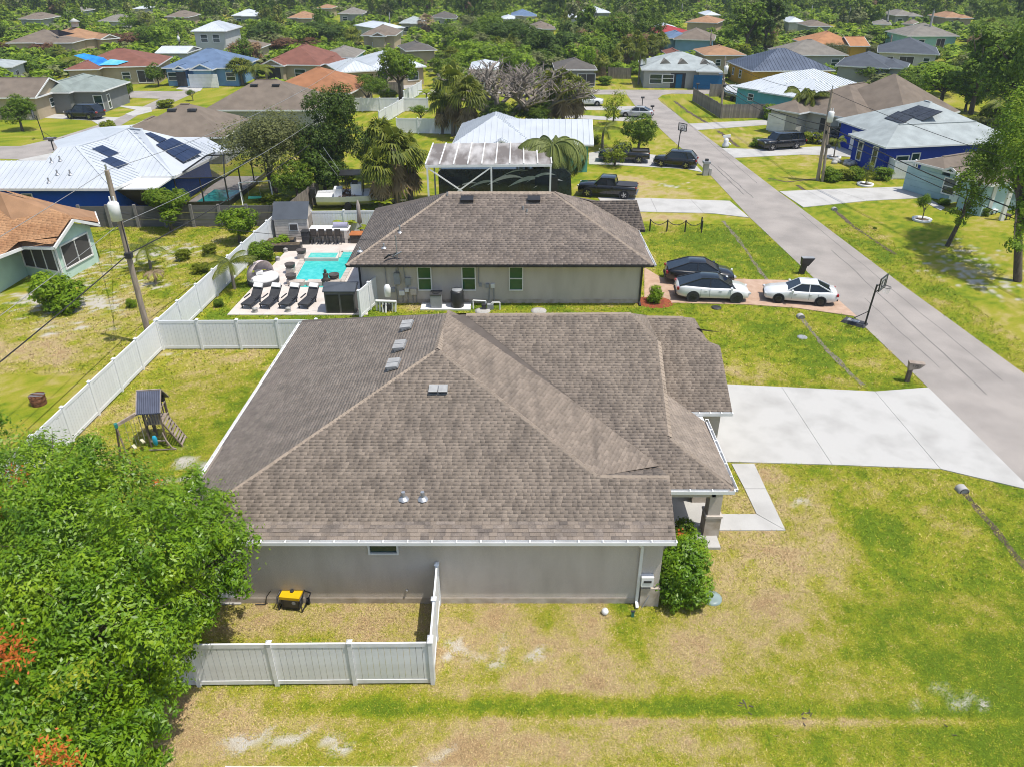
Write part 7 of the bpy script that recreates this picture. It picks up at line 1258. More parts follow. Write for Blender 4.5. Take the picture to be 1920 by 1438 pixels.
T = [
 ('shrub', (118, 580), 503, 92, 'round dense shrub in the sandy left yard before the mint house', 'shrub'), ('lobed', (322, 434), 350, 105, 'small lobed bright tree before the dark grey plank fence', 'tree'), ('bright0', (450, 456), 383, 88, 'bright bushy tree left of the pool yard fence', 'tree'),
 ('young', (283, 505), 450, 70, 'young green palm by the utility pole in the left yard', 'palm'), ('deadpalm', (293, 534), 495, 62, 'dead drooping brown palm by the utility pole in the left yard', 'palm'), ('young', (440, 542), 478, 85, 'dark leafed papaya tree inside the pool yard corner', 'tree'),
 ('shrubmid', (492, 492), 450, 50, 'leafy shrub inside the pool fence near the black planters', 'shrub'), ('shrub', (248, 577), 558, 20, 'tiny green shrub right of the pole foot in the left yard', 'shrub'), ('shrubyel', (345, 489), 463, 30, 'pale small shrub in the sandy yard, left of two', 'shrub'), ('shrubyel', (378, 512), 490, 34, 'pale small shrub in the sandy yard beside the white fence', 'shrub'), ('shrubyel', (395, 478), 455, 34, 'low yellow green weed clump below the bushy tree', 'shrub'),
 ('shrubyel', (525, 385), 365, 60, 'yellow green weeds behind the grey plank fence by the swing', 'shrub'), ('shrubyel', (500, 378), 358, 50, 'yellow green weeds left of the garden swing', 'shrub'), ('shrub', (527, 464), 440, 34, 'leafy plant growing in the black raised planter', 'shrub'), ('shrubmid', (411, 575), 560, 20, 'small plant low in the pool yard grass', 'shrub'),
 ('banana', (648, 440), 398, 52, 'banana plant by the white fence behind the pool bar, left', 'banana plant'), ('banana', (690, 442), 415, 40, 'banana plant behind the umbrella', 'banana plant'), ('banana', (718, 398), 362, 52, 'banana plant behind the top left corner of the grey house roof', 'banana plant'),
 ('densetall', (632, 362), 163, 160, 'tall dense dark tree, the darkest in the middle distance', 'tree'), ('dark0', (612, 372), 262, 120, 'dark rounded tree in front of the tall dense tree', 'tree'), ('olive', (515, 362), 200, 215, 'wide airy olive grey tree over the pool cage', 'tree'), ('mid1', (700, 330), 268, 60, 'dark leafy bush right of the tall dense tree', 'tree'), ('mid0', (560, 385), 300, 95, 'shaded bush under the olive grey tree', 'tree'), ('red0', (655, 385), 352, 60, 'reddish shrub behind the boat', 'shrub'), ('shrubyel', (655, 345), 312, 32, 'yellow leafed shrub between dense tree and palms', 'shrub'),
 ('cabbage0', (745, 385), 240, 125, 'cabbage palm with yellow fronds, nearest of the cluster left of the shelter', 'palm'), ('cabbage1', (770, 375), 258, 105, 'cabbage palm right in the cluster beside the shelter', 'palm'), ('cabbagegreen', (722, 350), 228, 95, 'greener cabbage palm at the back of the cluster by the shelter', 'palm'), ('cabbage2', (715, 395), 285, 90, 'low cabbage palm at the front left of the shelter cluster', 'palm'), ('coconut', (690, 330), 255, 80, 'feathery palm between the dense tree and cabbage palms', 'palm'),
 ('queen', (1034, 378), 246, 140, 'weeping queen palm before the right end of the shelter', 'palm'),
 ('cabbage0', (850, 255), 120, 85, 'shaggy cabbage palm left of the bare tree, dark fronds', 'palm'), ('cabbage2', (880, 262), 150, 95, 'shaggy yellow cabbage palm behind the pale gabled roof', 'palm'), ('cabbage1', (830, 252), 165, 70, 'shaggy cabbage palm at the far left of the bare tree', 'palm'), ('cabbage1', (1030, 232), 140, 80, 'cabbage palm behind the pale roof, left of three', 'palm'), ('cabbage0', (1055, 235), 132, 85, 'cabbage palm behind the pale roof, middle of three', 'palm'), ('cabbage2', (1080, 232), 150, 75, 'cabbage palm behind the pale roof, right of three', 'palm'),
 ('dark1', (925, 245), 190, 120, 'dark vine covered tree below the bare branches', 'tree'), ('mid2', (990, 240), 185, 90, 'vine covered dark tree right below the bare branches', 'tree'), ('olive', (885, 225), 150, 80, 'thin olive tree left of the bare branches', 'tree'),
 ('bright1', (750, 192), 90, 95, 'tall bright leafy tree with pole before the white-roofed garage', 'tree'), ('airymid', (692, 208), 140, 80, 'thin tree before the far white fence', 'tree'), ('mid0', (590, 205), 165, 80, 'green bush at the edge of the rust roof', 'tree'), ('shrubyel', (728, 190), 165, 45, 'pale shrub behind the far white fence', 'shrub'), ('airymid', (790, 232), 198, 50, 'thin shrub on the far lawn left of the shaggy palms', 'shrub'), ('banana', (800, 188), 160, 36, 'bright banana clump by the small white fence', 'banana plant'),
 ('airy', (1150, 233), 165, 58, 'young airy tree with props between the far drives', 'tree'), ('mid1', (1198, 292), 212, 84, 'big round bush by the road behind the compact suv', 'shrub'), ('young', (1130, 280), 232, 70, 'spiky leafed plant left of the round roadside bush', 'shrub'), ('airy', (1152, 312), 258, 68, 'small umbrella shaped tree before the black pickup', 'tree'), ('shrubyel', (1115, 270), 250, 40, 'yellow shrub at the teal house corner', 'shrub'),
 ('royal', (1491, 245), 160, 62, 'left royal palm before the brown roofed house', 'palm'), ('royal', (1512, 248), 165, 62, 'right royal palm before the brown roofed house', 'palm'), ('royal', (1482, 240), 195, 40, 'short palm left of the two royal palms', 'palm'), ('shrub', (1446, 224), 195, 38, 'round green shrub at the plank fence end', 'shrub'),
 ('shrubyel', (1512, 268), 245, 32, 'yellow green hedge shrub left of the black pickup, first', 'shrub'), ('shrubyel', (1534, 270), 244, 32, 'yellow green hedge shrub left of the black pickup, second', 'shrub'), ('shrub', (1420, 276), 258, 30, 'low leafy plant at the nose of the long black suv', 'shrub'), ('shrubmid', (1545, 258), 235, 25, 'dark shrub before the white garage of the brown roofed house', 'shrub'), ('deadpalm', (1528, 255), 225, 36, 'grey dry palm by the garage with royal palms', 'palm'),
 ('shrub', (1557, 340), 312, 38, 'hedge shrub before the royal blue house, leftmost', 'shrub'), ('shrubyel', (1582, 338), 314, 36, 'hedge shrub before the royal blue house, second', 'shrub'), ('shrub', (1605, 337), 312, 36, 'hedge shrub before the royal blue house, third', 'shrub'), ('shrubmid', (1655, 338), 312, 36, 'hedge shrub before the white fence, rightmost', 'shrub'), ('airy', (1622, 348), 302, 30, 'young ringed tree before the hedge', 'tree'), ('airymid', (1728, 414), 362, 34, 'young ringed tree before the pale blue house', 'tree'), ('young', (1563, 297), 255, 34, 'small ringed palm by the pole across the road', 'palm'),
 ('shrub', (1228, 568), 536, 32, 'small round clipped shrub at the corner of the grey house', 'shrub'), ('mid1', (42, 246), 176, 76, 'round street tree on the lawn at the far left', 'tree'), ('mid0', (244, 187), 146, 24, 'small young tree on the lawn by the far street', 'tree'), ('mid2', (298, 163), 118, 46, 'round green tree left of the sky blue house', 'tree'), ('bright2', (262, 150), 112, 32, 'bright bush before the tarp house', 'tree'), ('shrubyel', (205, 250), 222, 34, 'pale roadside shrub left of the brown roofs', 'shrub'), ('shrubdry', (124, 274), 256, 44, 'dry grassy shrub behind the pale metal roof ridge', 'shrub'), ('airymid', (362, 190), 168, 24, 'thin shrub at the end of the brown roof', 'shrub'), ('shrubyel', (312, 202), 185, 40, 'low green bush on the far left corner', 'shrub'),
 ('coconut', (208, 128), 92, 44, 'coconut palm in front of the blue tarps', 'palm'), ('cabbagegreen', (455, 160), 112, 70, 'green palm right of the sky blue house', 'palm'), ('coconut', (480, 160), 118, 62, 'feathery palm left of the rust roof', 'palm'), ('coconut', (350, 130), 116, 30, 'small brown palm before the sky blue house entry', 'palm'), ('coconut', (150, 140), 105, 50, 'feathery palm left of the tarp house', 'palm'), ('coconut', (190, 148), 125, 40, 'low pale palm before the tarp house', 'palm'),
 ('mid1', (55, 145), 100, 85, 'broad green and red tree before the green hip roof', 'tree'), ('red0', (92, 108), 76, 60, 'rust red tree at the far left', 'tree'), ('red0', (232, 92), 58, 72, 'wide reddish tree left of the sky blue house, far', 'tree'), ('red0', (185, 92), 74, 50, 'dull reddish shrub above the tarp house', 'tree'), ('red0', (552, 100), 66, 95, 'wide red brown tree above the red brown roof', 'tree'), ('red0', (8, 100), 75, 30, 'rust red tree on the left edge', 'tree'), ('airymid', (110, 118), 88, 40, 'thin dark tree by the rust red tree', 'tree'),
 ('bright0', (1095, 155), 75, 50, 'slim bright tree left of the palm row, far centre', 'tree'), ('cabbage0', (1128, 150), 102, 40, 'cabbage palm left of the brown wooden fence', 'palm'), ('cabbage1', (1170, 135), 75, 55, 'shaggy tall palm behind the brown wooden fence', 'palm'), ('cabbage2', (1190, 130), 62, 50, 'shaggy tall palm behind the blue-door house, left', 'palm'), ('cabbagegreen', (1197, 159), 74, 34, 'single tall thin trunked palm on the far lawn', 'palm'), ('cabbage0', (1235, 115), 62, 48, 'shaggy palm just above the blue-door house roof', 'palm'), ('mid0', (1208, 100), 18, 75, 'tall rounded tree above the blue-door house', 'tree'),
 ('shrubmid', (1135, 160), 142, 30, 'dark round shrub on the far lawn under the palms', 'shrub'), ('shrub', (1252, 150), 138, 26, 'clipped dark shrub under the window of the blue-door house', 'shrub'), ('shrubyel', (1290, 150), 136, 28, 'yellow shrubs beside the blue front door', 'shrub'), ('cabbage1', (1112, 150), 118, 40, 'low cabbage palm at the dark brown house', 'palm'),
 ('pine', (1395, 112), 8, 110, 'big bright pine above the yellow house, left', 'tree'), ('pinedark', (1430, 108), -8, 110, 'big dark pine above the yellow house, right', 'tree'), ('cabbage2', (1410, 110), 62, 46, 'dead skirted palm under the big pines, left', 'palm'), ('cabbage0', (1440, 108), 66, 46, 'dead skirted palm under the big pines, right', 'palm'), ('yel', (1385, 118), 82, 44, 'yellow green tree right of the blue garage', 'tree'), ('yel', (1362, 150), 132, 24, 'yellow shrub beside the blue garage', 'shrub'),
 ('olive', (1560, 122), 78, 58, 'grey green tree before the grey shingle house', 'tree'), ('olive', (1628, 110), 82, 50, 'round grey green tree before the near black roof', 'tree'), ('bright1', (1760, 205), 118, 130, 'bright leafy tree mass behind the solar roof', 'tree'), ('bright2', (1810, 210), 150, 80, 'bright bush right of the leafy tree mass', 'tree'), ('mid0', (1640, 160), 122, 80, 'green bush above the brown roof', 'tree'), ('bright0', (1590, 148), 120, 60, 'bright bush over the aqua house roof end', 'tree'), ('red0', (1672, 175), 140, 44, 'small brown leafed tree above the brown roof', 'tree'), ('mid2', (1700, 175), 128, 60, 'leafy bush in the lot above the solar roof', 'tree'),
 ('pine', (1820, 215), 55, 140, 'large dark tree at upper right, left of the pair', 'tree'), ('mid1', (1880, 235), 10, 190, 'very large dark tree filling the upper right corner', 'tree'), ('mid1', (1915, 260), 20, 130, 'large bright tree on the upper right edge', 'tree'), ('shrubyel', (1860, 230), 190, 60, 'pale weedy shrub behind the royal blue house', 'shrub'), ('coconut', (1880, 245), 180, 80, 'dry palm on the right edge behind the royal blue house', 'palm'), ('shrubdry', (1830, 250), 215, 70, 'dry grass clump behind the pale grey roof', 'shrub'),
 ('shrubmid', (1845, 405), 388, 22, 'small bush at the pale blue porch', 'shrub'), ('shrubmid', (1769, 385), 372, 24, 'low plant by the pale blue garage corner', 'shrub'),
 ('dark0', (1005, 128), 42, 125, 'big dark oak behind the bare tree, far centre', 'tree'), ('dark1', (1062, 122), 58, 100, 'dark oak right of the big dark oak, far centre', 'tree'), ('mid1', (1150, 108), 22, 85, 'tall green tree above the brown wooden fence', 'tree'), ('dark2', (960, 105), 38, 105, 'dark oak left of the big dark oak, far centre', 'tree'), ('pine', (1100, 95), 12, 75, 'tall thin pine near the top edge, right of centre', 'tree'), ('dark0', (505, 94), 36, 105, 'dark oak above the tan house with arched entry', 'tree'), ('dark2', (605, 90), 42, 100, 'dark oak above the pale green house', 'tree'), ('cabbagegreen', (665, 100), 55, 50, 'rounded cabbage palm left of the two-gabled brown house', 'palm'), ('cabbagedead', (800, 70), 28, 50, 'dead brown palm above the tan white-roofed house', 'palm'), ('cabbage1', (1218, 128), 70, 46, 'shaggy palm at the left roof end of the blue-door house', 'palm'), ('cabbage2', (1150, 140), 96, 44, 'shaggy palm in front of the brown wooden fence', 'palm'),
 ('shrub', (1640, 430), 425, 8, 'weed tuft on the lawn across the road', 'shrub'),
]
for k, base, ty, w, lab, cat in T: plant(k, base, ty, w, lab, cat)
for i, (base, ty, w) in enumerate((((940, 240), 80, 230), ((1000, 235), 90, 190))):
    b = P(*base); h = rise(b, base[0], ty); w = 1.45 * w / ppm(b, h * .6); h *= 1.15; th = empty('tree', b, i * 2.0, ['large bare grey tree above the pale gabled roof', 'second bare grey tree behind the right end of the first'][i], 'tree'); th.scale = (w, w, h); link('branches', BARE[i], th); link('trunk', MB().tube([(0, 0, -.02), (0, 0, .12)], [.03, .022], 7).mesh('trunk', m_twig), th)
# hero tree at the lower left
def hero():
    rg = np.random.default_rng(5); S_ = [(100, 900, 3.6, 1.7), (225, 925, 4.4, 1.6), (340, 960, 4.4, 1.25), (420, 1010, 4.0, .95), (395, 1060, 4.0, 1.2), (450, 1090, 3.4, .55), (120, 1030, 5.2, 2.0), (280, 1050, 5.4, 1.8), (50, 1130, 5.2, 1.9), (190, 1180, 5.2, 1.7), (100, 1290, 4.6, 1.7), (20, 1010, 4, 1.6), (30, 1380, 4.6, 1.7), (170, 1390, 3.6, 1.4), (255, 1330, 3.0, 1.0), (270, 1200, 4.2, 1.25), (335, 1140, 3.6, 1.0), (300, 1250, 2.6, .85), (20, 850, 3.2, 1.2), (150, 860, 3.0, .7), (285, 1300, 2.2, .75), (-60, 1200, 5, 2), (-60, 1000, 4.4, 2), (-70, 1380, 4.6, 2), (90, 1470, 4, 1.6), (225, 1440, 2.4, .9), (375, 1130, 3.2, .7)]
    bl = [(*P(x, y, z), r) for x, y, z, r in S_]; b = Vector((-13.2, 14.2, 0)); th = empty('tree', b, 0, 'large near tree with bright green leaves and a few orange sprigs, lower left corner', 'tree')
    c = np.array(bl); c[:, :3] -= np.array(b); ex = []
    for x, y, z, r in c:
        for k in range(7): d = unit(rg.normal(size=3) + [0, 0, .3]); ex.append((x + d[0] * r * 1.0, y + d[1] * r * 1.0, z + d[2] * r * .95, r * rg.uniform(.26, .42)))
    cc = np.concatenate([np.column_stack([c[:, :3], c[:, 3] * .86]), np.array(ex)]); V, F = cloud(cc, 5400, 30, .15, .062, rg, spread=.5, up=.5, hollow=.6); link('crown', npmesh('crown', V, F, lm_hero), th)
    mb = MB(); mb.tube([(0, 0, -.1), (.1, .1, 1.2), (.0, .1, 2.2)], [.32, .26, .22], 10)
    for x, y, z, r in c: e = Vector((x, y, z)); mb.tube([Vector((0, .1, 1.8)), Vector((0, 0, 2.2)).lerp(e, .5) + Vector((0, 0, .3)), e, e + (e - Vector((0, 0, 1))).normalized() * r * .6], [.1, .06, .035, .012], 5, cap=False)
    for i in range(170):
        x, y, z, r = c[rg.integers(len(c))]; o = Vector(unit(rg.normal(size=3))) * r; e = Vector((x, y, z)) + o; mb.tube([Vector((x, y, z)), e * .98 + Vector((x, y, z)) * .02, e + o * .08], [.018, .012, .006], 3, cap=False)
    mb.build('trunk', m_bark, th)
    for x, y, z, r, n in ((28, 905, 4.8, .38, 200), (8, 1225, 7.2, .42, 260), (95, 1408, 6.0, .3, 130), (295, 905, 5.2, .14, 30), (8, 955, 5.2, .3, 120), (130, 1432, 5.4, .2, 60)):
        q = np.array(P(x, y, z) - b); C = q + rg.normal(size=(n, 3)) * r * .55; v, f = leaves(C, unit(rg.normal(size=(n, 3)) + [0, -.4, .8]), .13, .05, rg); tag(link('orange_sprig', npmesh('orange_sprig', v, f, lm_orange), th), kind='stuff')
    for x, y, z in ((145, 1262, 6.9), (20, 1370, 6.6), (100, 1290, 6.6)):
        q = np.array(P(x, y, z) - b); C = q + rg.normal(size=(60, 3)) * .16; v, f = leaves(C, unit(rg.normal(size=(60, 3)) + [0, -.3, 1]), .12, .06, rg); tag(link('yellow_sprig', npmesh('yellow_sprig', v, f, lm_yel), th), kind='stuff')
lm_hero = leafmat('big_tree_leaves', [(.045, .11, .004), (.125, .245, .007), (.245, .375, .012), (.42, .49, .03)], .36, rough=.4, spec=.4, nsc=.9, isl=.3, rnd=0); hero()
# hedge bush at the near corner
rg = np.random.default_rng(8); b = P(1285, 1140); bs = [(1285, 1095, .7, .62), (1255, 1090, .8, .5), (1310, 1100, .8, .5), (1280, 1040, 1.3, .62), (1305, 1050, 1.2, .5), (1258, 1055, 1.2, .45), (1285, 1075, 1.35, .62), (1300, 1020, 1.2, .45), (1270, 1025, 1.3, .4), (1300, 1120, .5, .45), (1262, 1120, .5, .4)]
c = np.array([(*(P(x, y, z) - b), r) for x, y, z, r in bs]); th = empty('shrub', b, 0, 'near leafy bush with glossy bright leaves at the near house corner', 'shrub'); V, F = cloud(c, 800, 16, .13, .06, rg, spread=.36, up=.5); link('crown', npmesh('crown', V, F, lm_hero), th); MB().tube([(0, .3, 0), (0, .4, .6)], .05, 6).tube([(.2, .5, 0), (.2, .6, .7)], .04, 6).build('trunk', m_bark, th)
b = P(1283, 1018); c = np.array([(*(P(x, y, z) - b), r) for x, y, z, r in ((1283, 990, 1.1, .38), (1275, 1000, .9, .35))]); th = empty('shrub', b, 0, 'small flowering shrub with orange blooms behind the near leafy bush', 'shrub'); V, F = cloud(c, 130, 14, .12, .06, rg); link('crown', npmesh('crown', V, F, lm_mid), th); q = np.array(P(1277, 1003, 1.35) - b); v, f = leaves(q + rg.normal(size=(40, 3)) * .1, unit(rg.normal(size=(40, 3)) + [0, 0, 1]), .13, .07, rg); tag(link('bloom', npmesh('bloom', v, f, lm_orange), th), kind='stuff'); MB().tube([(0, 0, 0), (0, 0, .8)], .04, 6).build('trunk', m_bark, th)
# leaning tree on the right lawn and the tall one at the edge
def leaning(base, tip, blobs, label, r, seed, n=900):
    b = P(*base); zt = rise(b, *tip[:2]) if len(tip) == 2 else tip[2]; t = P(tip[0], tip[1], zt) - b; rg = np.random.default_rng(seed); th = empty('tree', b, 0, label, 'tree'); c = np.array([(*(P(x, y, z) - b), q) for x, y, z, q in blobs]); V, F = cloud(c, n, 15, .24, .12, rg, spread=.5); link('crown', npmesh('crown', V, F, lm_mid), th); mb = MB(); mb.tube([(0, 0, 0), t * .5, t], [r * 1.2, r, r * .6], 8)
    for x, y, z, q in c: e = Vector((x, y, z)); mb.tube([t * .7, t.lerp(e, .5), e], [r * .5, r * .3, r * .1], 5, cap=False)
    mb.build('trunk', m_bark, th)
leaning((1776, 462), (1815, 385), [(1812, 345, 5.2, .9), (1835, 320, 5.8, 1.1), (1815, 395, 3.9, .45), (1860, 300, 6.2, 1.2), (1845, 290, 6.6, 1.0), (1790, 400, 3.4, .4), (1880, 275, 6.8, 1.2), (1870, 330, 5.4, .8), (1800, 415, 3.0, .4), (1828, 370, 4.6, .7)], 'leaning dark leafed tree on the lawn before the pale blue house', .15, 3, 430)
leaning((1908, 528), (1912, 330), [(1905, 235, 9, 1.4), (1935, 260, 8.6, 1.8), (1905, 290, 8, .9), (1930, 330, 7, 1.2), (1912, 380, 5.4, .6), (1930, 205, 10, 1.7), (1965, 300, 8, 2.2), (1920, 430, 4, .6), (1900, 460, 3.2, .5), (1935, 400, 5, .9), (1890, 340, 6.4, .7)], 'tall trunked tree on the right edge, its base at the sandy lawn', .24, 4, 900)
# ------------------------------------------------------------------ wood behind the houses
CLEAR = [(0, 168, 70, 300), (0, 130, 215, 200), (0, 50, 150, 84), (65, 45, 150, 80), (120, 92, 300, 150), (296, 98, 450, 165), (356, 44, 425, 78), (484, 96, 605, 150), (500, 125, 665, 175), (596, 85, 672, 120), (632, 92, 800, 152), (672, 46, 746, 85), (706, 38, 762, 54), (180, 145, 420, 240), (375, 155, 590, 210),
         (1090, 140, 1310, 300), (1198, 105, 1356, 160), (1300, 150, 1400, 235), (1350, 92, 1520, 145), (1372, 122, 1605, 225), (1465, 78, 1600, 120), (1510, 62, 1622, 92), (1560, 100, 1690, 140), (1640, 78, 1765, 122), (1698, 52, 1805, 84), (1450, 150, 1705, 260), (1590, 188, 1860, 300), (1318, 86, 1405, 118), (1235, 48, 1342, 100), (1284, 28, 1346, 46), (1470, 28, 1516, 60), (1320, 12, 1352, 30), (1230, 48, 1290, 66), (800, 205, 1115, 310), (640, 160, 840, 260), (1700, 80, 1765, 92), (1610, 74, 1660, 90), (246, 8, 270, 20), (760, 86, 822, 98), (1514, 30, 1564, 52), (1740, 80, 1770, 90)]
FAR = {}
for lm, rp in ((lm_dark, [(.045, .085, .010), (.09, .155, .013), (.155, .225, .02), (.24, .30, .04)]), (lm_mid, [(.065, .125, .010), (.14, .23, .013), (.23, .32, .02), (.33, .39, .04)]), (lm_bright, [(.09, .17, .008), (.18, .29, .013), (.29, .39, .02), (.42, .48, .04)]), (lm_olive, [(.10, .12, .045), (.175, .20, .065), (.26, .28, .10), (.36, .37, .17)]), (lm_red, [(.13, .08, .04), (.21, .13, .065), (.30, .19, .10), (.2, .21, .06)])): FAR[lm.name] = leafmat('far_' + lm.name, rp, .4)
CLEAR += FARC
FK = {}
def far_proto(key, shape, lm, seed, nsub, nleaf, L, nb):
    rg_ = np.random.default_rng(seed); V, F = cloud(proto_blobs(seed, nb, shape), nsub, nleaf, L, L * .6, rg_, spread=.4); FK[key] = npmesh(key, V, F, lm)
for i, (k, sh, lm, ns, L, nb) in enumerate((('oak', 'round', lm_dark, 210, .075, 12), ('oak2', 'round', lm_mid, 210, .075, 13), ('oak3', 'round', lm_bright, 190, .08, 11), ('pine1', 'pine', lm_mid, 160, .07, 16), ('pine2', 'pine', lm_dark, 160, .07, 14), ('oak4', 'round', lm_olive, 190, .075, 12), ('bush1', 'shrub', lm_mid, 190, .085, 9), ('bush2', 'shrub', lm_bright, 190, .085, 9), ('rust', 'round', lm_red, 180, .075, 10), ('oak5', 'flat', lm_mid, 190, .07, 12), ('oak6', 'tall', lm_dark, 230, .07, 14))): far_proto(k, sh, FAR[lm.name], 120 + i, ns, 9, L, nb)
pm_ = [fan_palm(140 + i, n=34, dead=14) for i in range(2)]
LAB = dict(oak='dark rounded tree', oak2='mid green tree', oak3='bright green tree', pine1='green pine', pine2='dark pine', oak4='grey green tree', bush1='green thicket bush', bush2='bright thicket bush', rust='rust coloured tree', oak5='flat topped tree', oak6='tall dark tree', palm='cabbage palm')
def near_paved(x, y, m=1.5):
    return any(min(p[0] for p in q) - m < x < max(p[0] for p in q) + m and min(p[1] for p in q) - m < y < max(p[1] for p in q) + m for q in PAVED)
rw = random.Random(99); cand = []
y = 128.0
while y < 520:
    st = 4.3 + (y - 128) * .011; x = -y * .78 - 20
    while x < y * .78 + 20:
        cand.append((x + rw.uniform(-.45, .45) * st, y + rw.uniform(-.45, .45) * st)); x += st
    y += st * (.85 if y < 330 else 1.1)
cand.sort(key=lambda q: q[1]); placed = 0; farV = {}
for x, y in cand:
    bx, by = proj((x, y, 0))
    if bx < -30 or bx > 1950: continue
    zone = by > 62; r = rw.random()
    keys = ['oak', 'oak2', 'oak3', 'bush1', 'bush2', 'palm', 'oak4', 'oak5', 'rust', 'oak6'] if zone else ['oak', 'oak2', 'oak2', 'pine1', 'pine2', 'oak6', 'oak3', 'oak4', 'palm', 'oak5', 'pine1', 'rust']
    k = rw.choice(keys)
    if k == 'rust' and rw.random() < .7: k = 'oak2'
    h = {'bush1': 3.0, 'bush2': 2.6, 'palm': 6.5, 'pine1': 11, 'pine2': 11.5, 'oak6': 8.5}.get(k, 6.8) * rw.uniform(.75, 1.25) * (.72 if zone else 1.0); w = {'palm': 4.0, 'pine1': 6.0, 'pine2': 6.5, 'bush1': 4.6, 'bush2': 4.2, 'oak6': 5.6}.get(k, 7.2) * rw.uniform(.8, 1.2)
    if near_paved(x, y, 1.6 if h < 4 else 2.6): continue
    ppm_ = ppm((x, y), h * .5); tx, ty = proj((x, y, h)); x0, x1 = bx - w * ppm_ * .42, bx + w * ppm_ * .42
    hitc = [c for c in CLEAR if x0 < c[2] - 3 and x1 > c[0] + 3 and ty < c[3] - 2 and by > c[1] + 3]
    small = h < 3.4
    if any(by > c[3] - (2 if small else 6) or (c[0] < bx < c[2] and c[1] < by < c[3]) for c in hitc): continue
    if placed < 300:
        placed += 1; me = pm_[rw.randrange(2)] if k == 'palm' else None; rz = rw.uniform(0, 6.28)
        hn, hx_, hy_, hw_ = min(HOUSES, key=lambda q: (q[1] - bx) ** 2 + ((q[2] - by) * 2.2) ** 2); ax, ay = bx - hx_, by - hy_; dist = math.hypot(ax, ay * 2.2)
        where = ('right of' if ax > 0 else 'left of') if abs(ax) > max(hw_ * .55, abs(ay) * 1.5) else ('above' if ay < 0 else 'in front of'); side = '' if where in ('right of', 'left of') else (' left part of' if ax < -hw_ * .2 else ' right part of' if ax > hw_ * .2 else '')
        short = hn.split(',')[0].split(' with ')[0].split(' beside ')[0].split(' behind ')[0].split(' under ')[0].split(' half ')[0]; lab = ('near ' if by > 112 else '' if by > 75 else 'distant ' if by > 52 else 'far distant ' if by > 34 else 'farthest ') + LAB[k] + ', ' + ('well ' if dist > 90 else '') + where + side + ' the ' + short; lab = ' '.join(lab.split()[:16]); grp = lab + ' group'
        if k == 'palm':
            th = link('palm_tree', me[0], None, (x, y, 0), (0, 0, rz), (w, w, h)); tag(th, lab, 'palm', grp)
            link('trunk', me[2], th); link('dead_fronds', me[1], th)
        else: tag(link('shrub' if 'bush' in k else 'tree', FK[k], None, (x, y, 0), (0, 0, rz), (w, w, h)), lab, 'bush' if 'bush' in k else 'tree', grp)
    else: farV.setdefault(k, []).append((x, y, w, h, rw.uniform(0, 6.28)))
# the rest of the wood: one mass of leaves
VV = []; FF = []; MI = []; nv = 0; lms = [FAR[m.name] for m in (lm_dark, lm_mid, lm_bright, lm_olive, lm_red)] + [lm_palm]; mi_of = dict(oak=0, oak2=1, oak3=2, pine1=1, pine2=0, oak4=3, bush1=1, bush2=2, rust=4, oak5=1, oak6=0, palm=5)
for k, L in farV.items():
    rg_ = np.random.default_rng(len(L)); vs = []
    for q in range(4): vs.append(cloud(proto_blobs(200 + q, 9, 'pine' if 'pine' in k else 'round'), 60, 5, .13, .09, rg_, spread=.45))
    for i, (x, y, w, h, rz) in enumerate(L):
        v, f = vs[i % 4]; c, s = math.cos(rz), math.sin(rz); VV.append(np.stack([(v[:, 0] * c - v[:, 1] * s) * w + x, (v[:, 0] * s + v[:, 1] * c) * w + y, v[:, 2] * h], 1)); FF.append(f + nv); nv += len(v); MI.append(np.full(len(f), mi_of[k]))
if VV: tag(link('far_wood', npmesh('far_wood', np.concatenate(VV), np.concatenate(FF), lms, 4, mi=np.concatenate(MI))), 'far green wood reaching to the top edge of the picture', 'wood', None, 'stuff')
# undergrowth between the far houses and trunks
LAWN = [(1085, 140, 1310, 300), (180, 145, 420, 245), (0, 180, 330, 300), (1240, 150, 1400, 240), (640, 150, 830, 270), (296, 140, 450, 170)]
rg_ = np.random.default_rng(77); us = [cloud(proto_blobs(300 + q, 6, 'shrub'), 36, 4, .24, .17, rg_, spread=.6) for q in range(4)]; UV = []; UF = []; UM = []; un = 0; y = 132.
while y < 430:
    st = 3.3 + (y - 132) * .008; x = -y * .74
    while x < y * .74:
        x += st * rw.uniform(.7, 1.3); yy = y + rw.uniform(-1, 1); bx, by = proj((x, yy, 0)); w, h = rw.uniform(3.2, 5.6), rw.uniform(1.0, 2.6); tx, ty = proj((x, yy, h)); pw = w * ppm((x, yy)) * .45
        if bx < -60 or bx > 1980 or near_paved(x, yy, 1.3) or any(c[0] < bx < c[2] and c[1] < by < c[3] for c in LAWN): continue
        if any(bx - pw < c[2] - 3 and bx + pw > c[0] + 3 and ty < c[3] - 4 and by > c[3] - 3 for c in CLEAR): continue
        v, f = us[rw.randrange(4)]; a_ = rw.uniform(0, 6.28); c_, s_ = math.cos(a_), math.sin(a_); UV.append(np.stack([(v[:, 0] * c_ - v[:, 1] * s_) * w + x, (v[:, 0] * s_ + v[:, 1] * c_) * w + yy, v[:, 2] * h * 1.3], 1)); UF.append(f + un); un += len(v); UM.append(np.full(len(f), rw.choice((0, 1, 1, 2, 2, 3))))
    y += st * .8
tag(link('undergrowth', npmesh('undergrowth', np.concatenate(UV), np.concatenate(UF), lms[:4], 4, mi=np.concatenate(UM))), 'low green undergrowth between the far houses', 'undergrowth', None, 'stuff')
print('far things', placed, 'mass', sum(len(v) for v in farV.values()))
